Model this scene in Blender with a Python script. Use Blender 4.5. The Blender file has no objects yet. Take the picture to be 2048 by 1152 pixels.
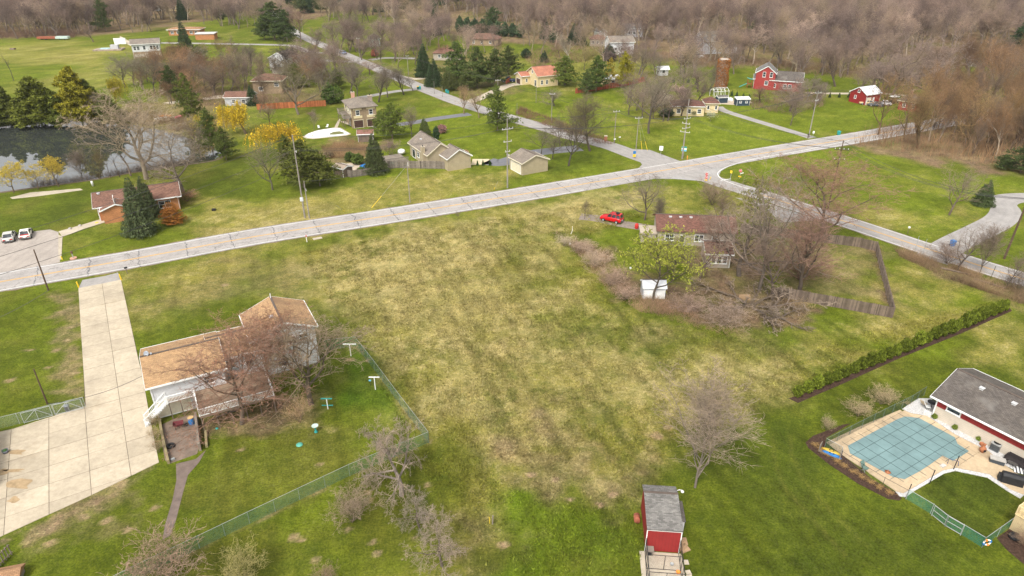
import bpy, math, random
import numpy as np
from mathutils import Vector, Matrix

# ------------------------------------------------------------------ camera, sky, sun, exposure
scene = bpy.context.scene
col = scene.collection
PITCH, FOC, CAMH = math.radians(28.0), 1365.0, 50.0
cs, sn = math.cos(PITCH), math.sin(PITCH)
camd = bpy.data.cameras.new('camera'); cam = bpy.data.objects.new('camera', camd); col.objects.link(cam)
camd.sensor_width = 36.0; camd.lens = 36.0 * FOC / 2048.0
camd.clip_start = 0.5; camd.clip_end = 6000
cam.location = (0, 0, CAMH); cam.rotation_euler = (math.pi / 2 - PITCH, 0, 0)
scene.camera = cam

SUN_EL, SUN_AZ = math.radians(52), math.radians(205)     # azimuth clockwise from +Y
world = bpy.data.worlds.new('World'); scene.world = world; world.use_nodes = True
wn, wl = world.node_tree.nodes, world.node_tree.links
sky = wn.new('ShaderNodeTexSky'); sky.sky_type = 'NISHITA'; sky.sun_disc = False
sky.sun_elevation = SUN_EL; sky.sun_rotation = SUN_AZ
sky.air_density = 1.0; sky.dust_density = 4.0; sky.ozone_density = 1.0
hs = wn.new('ShaderNodeHueSaturation'); hs.inputs['Saturation'].default_value = 0.05
wl.new(sky.outputs[0], hs.inputs['Color']); wl.new(hs.outputs[0], wn['Background'].inputs[0])
wn['Background'].inputs[1].default_value = 0.15
sund = bpy.data.lights.new('sun', 'SUN'); sund.energy = 1.45; sund.angle = math.radians(12); sund.color = (1.0, 0.93, 0.82)
sun = bpy.data.objects.new('sun', sund); col.objects.link(sun); sun.location = (0, 0, 120)
sd = Vector((math.sin(SUN_AZ) * math.cos(SUN_EL), math.cos(SUN_AZ) * math.cos(SUN_EL), math.sin(SUN_EL)))
sun.rotation_euler = sd.to_track_quat('Z', 'Y').to_euler()
scene.view_settings.view_transform = 'Standard'; scene.view_settings.look = 'None'
scene.view_settings.gamma = 1.0; scene.view_settings.exposure = 0.84
scene.view_settings.use_curve_mapping = False
scene.cycles.use_denoising = True
scene.cycles.max_bounces = 6; scene.cycles.diffuse_bounces = 2; scene.cycles.transparent_max_bounces = 12
scene.render.film_transparent = False

# ------------------------------------------------------------------ helpers
rnd = random.Random(7)
def P(px, py, z=0.0):                # ground plan: a map position read off the photograph, at height z
    k = (576 - py) / FOC
    d = Vector(((px - 1024) / FOC, cs + k * sn, -sn + k * cs))
    return Vector((0, 0, CAMH)) + d * ((z - CAMH) / d.z)
def hgt(b, ty):                      # height of a thing whose foot is b and whose top shows at image row ty
    k = (576 - ty) / FOC
    return b.y * (k * cs - sn) / (cs + k * sn) + CAMH
def ppm(b):                          # photograph pixels per metre at b
    return FOC / (b.y * cs + (CAMH - b.z) * sn)
def R(a): return math.radians(a)

class MB:
    def __init__(s): s.v = []; s.f = []
    def add(s, vs, fs):
        n = len(s.v); s.v += [tuple(v) for v in vs]; s.f += [tuple(i + n for i in f) for f in fs]; return s
    def box(s, x0, y0, z0, x1, y1, z1):
        return s.add([(x0,y0,z0),(x1,y0,z0),(x1,y1,z0),(x0,y1,z0),(x0,y0,z1),(x1,y0,z1),(x1,y1,z1),(x0,y1,z1)],
                     [(3,2,1,0),(4,5,6,7),(0,1,5,4),(1,2,6,5),(2,3,7,6),(3,0,4,7)])
    def bar(s, a, b, w, h=None, up=(0,0,1)):             # box beam from a to b
        a, b = Vector(a), Vector(b); h = w if h is None else h
        d = (b - a).normalized(); u = Vector(up)
        if abs(d.dot(u)) > .98: u = Vector((1,0,0))
        x = d.cross(u).normalized() * w / 2; y = x.cross(d).normalized() * h / 2
        vs = [a-x-y, a+x-y, a+x+y, a-x+y, b-x-y, b+x-y, b+x+y, b-x+y]
        return s.add(vs, [(3,2,1,0),(4,5,6,7),(0,1,5,4),(1,2,6,5),(2,3,7,6),(3,0,4,7)])
    def tube(s, pts, rad, n=6, cap=True):
        pts = [Vector(p) for p in pts]; m = len(pts); rads = rad if isinstance(rad, (list, tuple)) else [rad] * m
        base = len(s.v)
        for i, p in enumerate(pts):
            d = (pts[min(i+1, m-1)] - pts[max(i-1, 0)]).normalized()
            u = Vector((0,0,1)) if abs(d.z) < .95 else Vector((1,0,0))
            x = d.cross(u).normalized(); y = x.cross(d)
            for k in range(n):
                t = 2 * math.pi * k / n; s.v.append(tuple(p + (x * math.cos(t) + y * math.sin(t)) * rads[i]))
        for i in range(m - 1):
            for k in range(n):
                a = base + i*n + k; b = base + i*n + (k+1) % n
                s.f.append((a, b, b + n, a + n))
        if cap:
            s.f.append(tuple(base + k for k in range(n))[::-1]); s.f.append(tuple(base + (m-1)*n + k for k in range(n)))
        return s
    def lathe(s, prof, n=12, c=(0,0,0)):
        base = len(s.v); c = Vector(c)
        for r, z in prof:
            for k in range(n):
                t = 2*math.pi*k/n; s.v.append((c.x + r*math.cos(t), c.y + r*math.sin(t), c.z + z))
        for i in range(len(prof)-1):
            for k in range(n):
                a = base+i*n+k; b = base+i*n+(k+1) % n; s.f.append((a, b, b+n, a+n))
        s.f.append(tuple(base+k for k in range(n))[::-1]); s.f.append(tuple(base+(len(prof)-1)*n+k for k in range(n)))
        return s
    def prism(s, poly, z0, z1):
        n = len(poly); a = sum(poly[i][0]*poly[(i+1)%n][1]-poly[(i+1)%n][0]*poly[i][1] for i in range(n))
        if a < 0: poly = poly[::-1]
        vs = [(p[0],p[1],z0) for p in poly] + [(p[0],p[1],z1) for p in poly]
        fs = [tuple(range(n))[::-1], tuple(range(n, 2*n))] + [(i,(i+1)%n,n+(i+1)%n,n+i) for i in range(n)]
        return s.add(vs, fs)
    def xprism(s, prof, x0, x1):                            # cross-section (y,z) swept along x
        n = len(prof); a = sum(prof[i][0]*prof[(i+1)%n][1]-prof[(i+1)%n][0]*prof[i][1] for i in range(n))
        if a < 0: prof = prof[::-1]
        vs = [(x0,p[0],p[1]) for p in prof] + [(x1,p[0],p[1]) for p in prof]
        fs = [tuple(range(n))[::-1], tuple(range(n,2*n))] + [(i,(i+1)%n,n+(i+1)%n,n+i) for i in range(n)]
        return s.add(vs, fs)
    def yprism(s, prof, y0, y1):                            # cross-section (x,z) swept along y
        n = len(prof); a = sum(prof[i][0]*prof[(i+1)%n][1]-prof[(i+1)%n][0]*prof[i][1] for i in range(n))
        if a > 0: prof = prof[::-1]
        vs = [(p[0],y0,p[1]) for p in prof] + [(p[0],y1,p[1]) for p in prof]
        fs = [tuple(range(n))[::-1], tuple(range(n,2*n))] + [(i,(i+1)%n,n+(i+1)%n,n+i) for i in range(n)]
        return s.add(vs, fs)
    def build(s, name, mat, parent=None, smooth=False, uv=True):
        me = bpy.data.meshes.new(name); me.from_pydata(s.v, [], s.f); me.update()
        if uv:                                              # metre-true UV in every face's own plane
            lay = me.uv_layers.new(name='uv'); vv = np.array(s.v)
            for p in me.polygons:
                n = p.normal; u = Vector((-n.y, n.x, 0))
                u = Vector((1,0,0)) if u.length < 1e-3 else u.normalized()
                w = n.cross(u)
                for li in p.loop_indices:
                    c = me.vertices[me.loops[li].vertex_index].co
                    lay.data[li].uv = (c.dot(u), c.dot(w))
        if smooth: me.polygons.foreach_set('use_smooth', [True]*len(me.polygons))
        me.materials.append(mat)
        o = bpy.data.objects.new(name, me); col.objects.link(o)
        if parent is not None: o.parent = parent
        return o

def tag(o, label=None, cat=None, group=None, kind=None):
    for k, v in (('label', label), ('category', cat), ('group', group), ('kind', kind)):
        if v: o[k] = v
    return o
def thing(name, label, cat, loc=(0,0,0), rz=0.0, group=None):
    o = bpy.data.objects.new(name, None); col.objects.link(o); o.empty_display_size = .3
    o.location = loc; o.rotation_euler = (0, 0, rz)
    return tag(o, label, cat, group)
def copy_tree(o, parent=None):
    c = o.copy(); col.objects.link(c); c.parent = parent
    for ch in list(o.children): copy_tree(ch, c)
    return c

# ------------------------------------------------------------------ materials
_m = {}
def nodes(name):
    m = bpy.data.materials.new(name); m.use_nodes = True; t = m.node_tree
    return m, t, t.nodes['Principled BSDF'], t.nodes, t.links
def setp(b, rough, spec=.3, metal=0):
    b.inputs['Roughness'].default_value = rough; b.inputs['Metallic'].default_value = metal
    b.inputs['Specular IOR Level'].default_value = spec
def rgba(c, k=1.0): return (c[0]*k, c[1]*k, c[2]*k, 1)
def coords(N, kind='Object'):
    t = N.new('ShaderNodeTexCoord'); return t.outputs[kind]
def noise(N, L, vec, scale, detail=4, rough=.6):
    n = N.new('ShaderNodeTexNoise'); n.inputs['Scale'].default_value = scale
    n.inputs['Detail'].default_value = detail; n.inputs['Roughness'].default_value = rough
    L.new(vec, n.inputs['Vector']); return n.outputs['Fac']
def ramp(N, L, fac, stops):
    r = N.new('ShaderNodeValToRGB'); e = r.color_ramp.elements
    while len(e) < len(stops): e.new(.5)
    for i, (p, c) in enumerate(stops): e[i].position = p; e[i].color = c if len(c) == 4 else rgba(c)
    L.new(fac, r.inputs['Fac']); return r.outputs['Color']
def mix(N, L, fac, a, b, mode='MIX'):
    n = N.new('ShaderNodeMix'); n.data_type = 'RGBA'; n.blend_type = mode
    for sock, v in ((n.inputs[0], fac), (n.inputs[6], a), (n.inputs[7], b)):
        if hasattr(v, 'default_value') or hasattr(v, 'is_linked'): L.new(v, sock)
        elif isinstance(v, (int, float)): sock.default_value = v
        else: sock.default_value = v if len(v) == 4 else rgba(v)
    return n.outputs[2]
def math_(N, L, op, a, b=None):
    n = N.new('ShaderNodeMath'); n.operation = op
    for i, v in enumerate((a, b)):
        if v is None: continue
        if isinstance(v, (int, float)): n.inputs[i].default_value = v
        else: L.new(v, n.inputs[i])
    return n.outputs[0]
def bump(N, L, b, h, strength=.4, dist=.05):
    n = N.new('ShaderNodeBump'); n.inputs['Strength'].default_value = strength; n.inputs['Distance'].default_value = dist
    L.new(h, n.inputs['Height']); L.new(n.outputs[0], b.inputs['Normal'])

def M(name, c, rough=.75, var=.18, scale=2.5, spec=.3, metal=0, bmp=0):
    if name in _m: return _m[name]
    m, t, b, N, L = nodes(name); setp(b, rough, spec, metal)
    v = coords(N); f = noise(N, L, v, scale, 5, .65)
    L.new(ramp(N, L, f, [(.3, rgba(c, 1-var)), (.7, rgba(c, 1+var))]), b.inputs['Base Color'])
    if bmp: bump(N, L, b, noise(N, L, v, scale*8, 3), bmp, .03)
    _m[name] = m; return m
def shingle(name, c, var=.3, stain=None):
    if name in _m: return _m[name]
    m, t, b, N, L = nodes(name); setp(b, .9, .2)
    uv = coords(N, 'UV')
    br = N.new('ShaderNodeTexBrick'); L.new(uv, br.inputs['Vector']); br.inputs['Scale'].default_value = 1
    br.inputs['Brick Width'].default_value = .33; br.inputs['Row Height'].default_value = .14
    br.inputs['Mortar Size'].default_value = .012; br.inputs['Bias'].default_value = 0
    br.inputs['Color1'].default_value = rgba(c, 1-var); br.inputs['Color2'].default_value = rgba(c, 1+var)
    br.inputs['Mortar'].default_value = rgba(c, .45)
    f = noise(N, L, uv, .5, 5, .7)
    cc = mix(N, L, 1.0, br.outputs['Color'], ramp(N, L, f, [(.3, (.7,.7,.72)), (.7, (1.15,1.12,1.08))]), 'MULTIPLY')
    if stain: cc = mix(N, L, ramp(N, L, noise(N, L, uv, .22, 4), [(.52, (0,0,0)), (.66, (1,1,1))]), cc, stain)
    L.new(cc, b.inputs['Base Color']); bump(N, L, b, br.outputs['Fac'], -.5, .02)
    _m[name] = m; return m
def siding(name, c, step=.15, vert=False, rough=.6):
    if name in _m: return _m[name]
    m, t, b, N, L = nodes(name); setp(b, rough, .3)
    uv = coords(N, 'UV'); sp = N.new('ShaderNodeSeparateXYZ'); L.new(uv, sp.inputs[0])
    q = math_(N, L, 'FRACT', math_(N, L, 'DIVIDE', sp.outputs[0 if vert else 1], step))
    line = ramp(N, L, q, [(0, (.62,.62,.62)), (.12, (1,1,1)), (1, (.95,.95,.95))])
    f = noise(N, L, uv, .8, 5, .7)
    base = ramp(N, L, f, [(.3, rgba(c, .84)), (.7, rgba(c, 1.08))])
    L.new(mix(N, L, 1.0, base, line, 'MULTIPLY'), b.inputs['Base Color']); bump(N, L, b, q, .5, .02)
    _m[name] = m; return m
def brickm(name, c):
    if name in _m: return _m[name]
    m, t, b, N, L = nodes(name); setp(b, .9, .2); uv = coords(N, 'UV')
    br = N.new('ShaderNodeTexBrick'); L.new(uv, br.inputs['Vector']); br.inputs['Scale'].default_value = 1
    br.inputs['Brick Width'].default_value = .22; br.inputs['Row Height'].default_value = .075
    br.inputs['Mortar Size'].default_value = .008
    br.inputs['Color1'].default_value = rgba(c, .8); br.inputs['Color2'].default_value = rgba(c, 1.2)
    br.inputs['Mortar'].default_value = rgba(c, 1.1)
    f = noise(N, L, uv, .7, 4)
    L.new(mix(N, L, 1.0, br.outputs['Color'], ramp(N, L, f, [(.3, (.8,.8,.8)), (.7, (1.1,1.1,1.1))]), 'MULTIPLY'), b.inputs['Base Color'])
    _m[name] = m; return m
def wood(name, c, var=.35):
    if name in _m: return _m[name]
    m, t, b, N, L = nodes(name); setp(b, .85, .2)
    g = N.new('ShaderNodeNewGeometry'); f = noise(N, L, coords(N), 1.2, 5, .7)
    a = ramp(N, L, g.outputs['Random Per Island'], [(0, rgba(c, 1-var)), (1, rgba(c, 1+var))])
    L.new(mix(N, L, 1.0, a, ramp(N, L, f, [(.3, (.75,.75,.75)), (.7, (1.2,1.18,1.15))]), 'MULTIPLY'), b.inputs['Base Color'])
    _m[name] = m; return m
def foliage(name, var=.45, rough=.85, trans=0.0):                      # colour comes from each plant's own object colour
    m, t, b, N, L = nodes(name); setp(b, rough, .15)
    oi = N.new('ShaderNodeObjectInfo'); g = N.new('ShaderNodeNewGeometry')
    a = ramp(N, L, g.outputs['Random Per Island'], [(0, (1-var,)*3), (1, (1+var,)*3)])
    f = noise(N, L, coords(N), 6.0, 3)
    c2 = mix(N, L, 1.0, a, ramp(N, L, f, [(.3, (.75,.78,.8)), (.7, (1.2,1.17,1.1))]), 'MULTIPLY')
    L.new(mix(N, L, 1.0, oi.outputs['Color'], c2, 'MULTIPLY'), b.inputs['Base Color'])
    return m
def concrete(name, c, stainc=(.3,.22,.12), amount=.35):
    if name in _m: return _m[name]
    m, t, b, N, L = nodes(name); setp(b, .85, .25)
    g = N.new('ShaderNodeNewGeometry'); pos = g.outputs['Position']; oi = N.new('ShaderNodeObjectInfo')
    f1 = noise(N, L, pos, .35, 6, .7); f2 = noise(N, L, pos, 2.2, 6, .75)
    a = ramp(N, L, f1, [(.32, rgba(c, .8)), (.68, rgba(c, 1.1))])
    a = mix(N, L, 1.0, a, ramp(N, L, f2, [(.3, (.84,.83,.8)), (.7, (1.08,1.08,1.07))]), 'MULTIPLY')
    a = mix(N, L, 1.0, a, ramp(N, L, oi.outputs['Random'], [(0, (.88,.87,.85)), (1, (1.07,1.06,1.04))]), 'MULTIPLY')
    s = ramp(N, L, noise(N, L, pos, .16, 5, .7), [(.56, (0,0,0)), (.72, (amount,)*3)])
    L.new(mix(N, L, s, a, stainc), b.inputs['Base Color']); bump(N, L, b, f2, .15, .01)
    _m[name] = m; return m
def asphalt(name, c, crack=1.0, bands=0.0):
    m, t, b, N, L = nodes(name); setp(b, .9, .2); uv = coords(N, 'UV')
    f1 = noise(N, L, uv, .25, 6, .7); f2 = noise(N, L, uv, 3, 6, .75)
    a = ramp(N, L, f1, [(.3, rgba(c, .82)), (.7, rgba(c, 1.12))])
    a = mix(N, L, 1.0, a, ramp(N, L, f2, [(.3, (.86,.86,.88)), (.7, (1.1,1.1,1.08))]), 'MULTIPLY')
    sp = N.new('ShaderNodeSeparateXYZ'); L.new(uv, sp.inputs[0])
    wear = math_(N, L, 'COSINE', math_(N, L, 'MULTIPLY', sp.outputs[0], 2*math.pi/1.75))        # paler wheel tracks
    a = mix(N, L, 1.0, a, ramp(N, L, math_(N, L, 'MULTIPLY_ADD' if False else 'MULTIPLY', wear, .5), [(0, (1.0,1.0,1.0)), (.5, (.93,.93,.94))]), 'MULTIPLY')
    if crack > 0:
        mp = N.new('ShaderNodeVectorMath'); mp.operation = 'ADD'
        nz = N.new('ShaderNodeTexNoise'); nz.inputs['Scale'].default_value = .9; nz.inputs['Detail'].default_value = 5; L.new(uv, nz.inputs['Vector'])
        sc = N.new('ShaderNodeVectorMath'); sc.operation = 'SCALE'; sc.inputs['Scale'].default_value = 1.6; L.new(nz.outputs['Color'], sc.inputs[0])
        L.new(uv, mp.inputs[0]); L.new(sc.outputs[0], mp.inputs[1])
        for scl, wdt, str_ in ((.7, .03, .38), (.32, .016, .6), (.12, .007, .7)):
            vo = N.new('ShaderNodeTexVoronoi'); vo.feature = 'DISTANCE_TO_EDGE'; vo.inputs['Scale'].default_value = scl; L.new(mp.outputs[0], vo.inputs['Vector'])
            gate = ramp(N, L, noise(N, L, uv, .12, 3), [(.36, (.25,)*3), (.6, (1,)*3)])
            k = ramp(N, L, vo.outputs['Distance'], [(wdt*.45, (str_*crack,)*3), (wdt, (0,0,0))])
            a = mix(N, L, mix(N, L, 1.0, k, gate, 'MULTIPLY'), a, (.13,.12,.115))
    if bands:                                                         # sealed transverse joints
        yy = math_(N, L, 'ADD', sp.outputs[1], math_(N, L, 'MULTIPLY', noise(N, L, uv, .7, 4), 1.6))
        q = math_(N, L, 'ABSOLUTE', math_(N, L, 'SUBTRACT', math_(N, L, 'FRACT', math_(N, L, 'DIVIDE', yy, bands)), .5))
        a = mix(N, L, ramp(N, L, q, [(.008, (.75,)*3), (.015, (0,0,0))]), a, (.09,.09,.10))
    L.new(a, b.inputs['Base Color']); bump(N, L, b, f2, .2, .01)
    return m
def paint(name, c, wear=.5):
    m, t, b, N, L = nodes(name); setp(b, .7, .3)
    g = N.new('ShaderNodeNewGeometry'); f = noise(N, L, g.outputs['Position'], 1.7, 6, .75)
    L.new(mix(N, L, ramp(N, L, f, [(.4, (0,0,0)), (.75, (wear,)*3)]), c, (.33,.32,.31)), b.inputs['Base Color'])
    return m
def glass(name='window_glass', c=(.03,.035,.04)):
    if name in _m: return _m[name]
    m, t, b, N, L = nodes(name); setp(b, .08, .6)
    f = noise(N, L, coords(N), 1.1, 2)
    L.new(ramp(N, L, f, [(.4, rgba(c, .6)), (.65, rgba(c, 2.2))]), b.inputs['Base Color']); _m[name] = m; return m
def chain_link(name, c, cover):
    m, t, b, N, L = nodes(name); setp(b, .6, .3); b.inputs['Base Color'].default_value = rgba(c)
    uv = coords(N, 'UV'); sp = N.new('ShaderNodeSeparateXYZ'); L.new(uv, sp.inputs[0])
    thr = 1 - cover / 2; out = None
    for op in ('ADD', 'SUBTRACT'):                                    # two families of diagonal wires, 5 cm apart
        w = math_(N, L, 'FRACT', math_(N, L, 'DIVIDE', math_(N, L, op, sp.outputs[0], sp.outputs[1]), .07))
        w = math_(N, L, 'GREATER_THAN', w, thr); out = w if out is None else math_(N, L, 'MAXIMUM', out, w)
    tr = N.new('ShaderNodeBsdfTransparent'); mx = N.new('ShaderNodeMixShader')
    L.new(out, mx.inputs[0]); L.new(tr.outputs[0], mx.inputs[1]); L.new(b.outputs[0], mx.inputs[2])
    L.new(mx.outputs[0], t.nodes['Material Output'].inputs[0]); return m

WHITE = M('white_paint', (.78,.78,.76), .5, .08); OFFWHITE = M('cream_trim', (.66,.6,.46), .6, .1)
STEEL = M('galvanized_steel', (.42,.44,.44), .45, .12, metal=.4); BLACK = M('black_metal', (.018,.018,.02), .5, .2)
DARK = M('dark_rubber', (.02,.02,.021), .8, .3); POLE = wood('weathered_pole', (.25,.225,.2), .1); POLEB = wood('brown_pole', (.10,.065,.045), .1)
GREYWOOD = wood('grey_fence_wood', (.21,.18,.15)); REDWOOD = wood('red_stained_wood', (.34,.09,.045)); BROWNWOOD = wood('brown_old_wood', (.15,.115,.09))
TANWOOD = wood('yellow_new_wood', (.62,.49,.28), .12); GLASS = glass()
CONC = concrete('old_concrete', (.47,.405,.315)); CONC2 = concrete('pale_concrete', (.48,.42,.34), (.36,.28,.17), .25)
YELLOW = M('yellow_plastic', (.75,.5,.03), .5, .1); TEAL = M('teal_plastic', (.03,.30,.28), .45, .1); BLUE = M('blue_plastic', (.02,.16,.42), .4, .1)
RED = M('red_paint', (.5,.03,.025), .5, .15); ORANGE = M('orange_plastic', (.75,.25,.04), .5, .1)
MULCH = M('dark_mulch', (.06,.036,.026), .95, .5, 4, .1, bmp=.8); GRAVEL = M('white_gravel', (.5,.49,.48), .9, .35, 7, .2, bmp=.6)

# ------------------------------------------------------------------ ground
def pip(X, Y, poly):
    ins = np.zeros(X.shape, bool); n = len(poly)
    for i in range(n):
        x0, y0 = poly[i]; x1, y1 = poly[(i+1) % n]
        if y0 == y1: continue
        c = ((Y >= y0) != (Y >= y1)) & (X < (x1-x0)*(Y-y0)/(y1-y0)+x0); ins ^= c
    return ins
def seg_dist(X, Y, pts, closed=True):
    d = np.full(X.shape, 1e9); n = len(pts)
    for i in range(n if closed else n-1):
        x0, y0 = pts[i]; x1, y1 = pts[(i+1) % n]; dx, dy = x1-x0, y1-y0; l2 = dx*dx+dy*dy+1e-9
        t = np.clip(((X-x0)*dx+(Y-y0)*dy)/l2, 0, 1); d = np.minimum(d, np.hypot(X-x0-t*dx, Y-y0-t*dy))
    return d
def g2(pts): return [tuple(P(*p))[:2] for p in pts]
_gr = np.random.default_rng(3)
def vnoise(X, Y, s, seed):                                  # value noise, wavelength s metres
    r = np.random.default_rng(seed).random((256, 256)).astype(np.float32)
    x, y = (X/s).astype(np.float32), (Y/s).astype(np.float32); xf, yf = np.floor(x), np.floor(y); fx, fy = x-xf, y-yf; r = r.ravel()
    xi, yi = xf.astype(np.int32), yf.astype(np.int32); x0, x1, y0, y1 = (xi & 255)*256, ((xi+1) & 255)*256, yi & 255, (yi+1) & 255
    fx = fx*fx*(3-2*fx); fy = fy*fy*(3-2*fy); a, b_, c, d = np.take(r, x0+y0), np.take(r, x1+y0), np.take(r, x0+y1), np.take(r, x1+y1)
    a += (b_-a)*fx; c += (d-c)*fx; return a+(c-a)*fy
def fbm(X, Y, s, seed, o=4):
    t = 0; w = 1; tot = 0
    for k in range(o): t = t+w*vnoise(X, Y, s/2**k, seed+k); tot += w; w *= .55
    return t/tot

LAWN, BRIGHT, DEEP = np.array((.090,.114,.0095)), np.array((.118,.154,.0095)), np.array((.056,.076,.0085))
STRAW, OLIVE, DIRT, LITTER, GOLD = np.array((.28,.228,.10)), np.array((.168,.156,.032)), np.array((.20,.14,.09)), np.array((.15,.10,.065)), np.array((.21,.185,.045))
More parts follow.
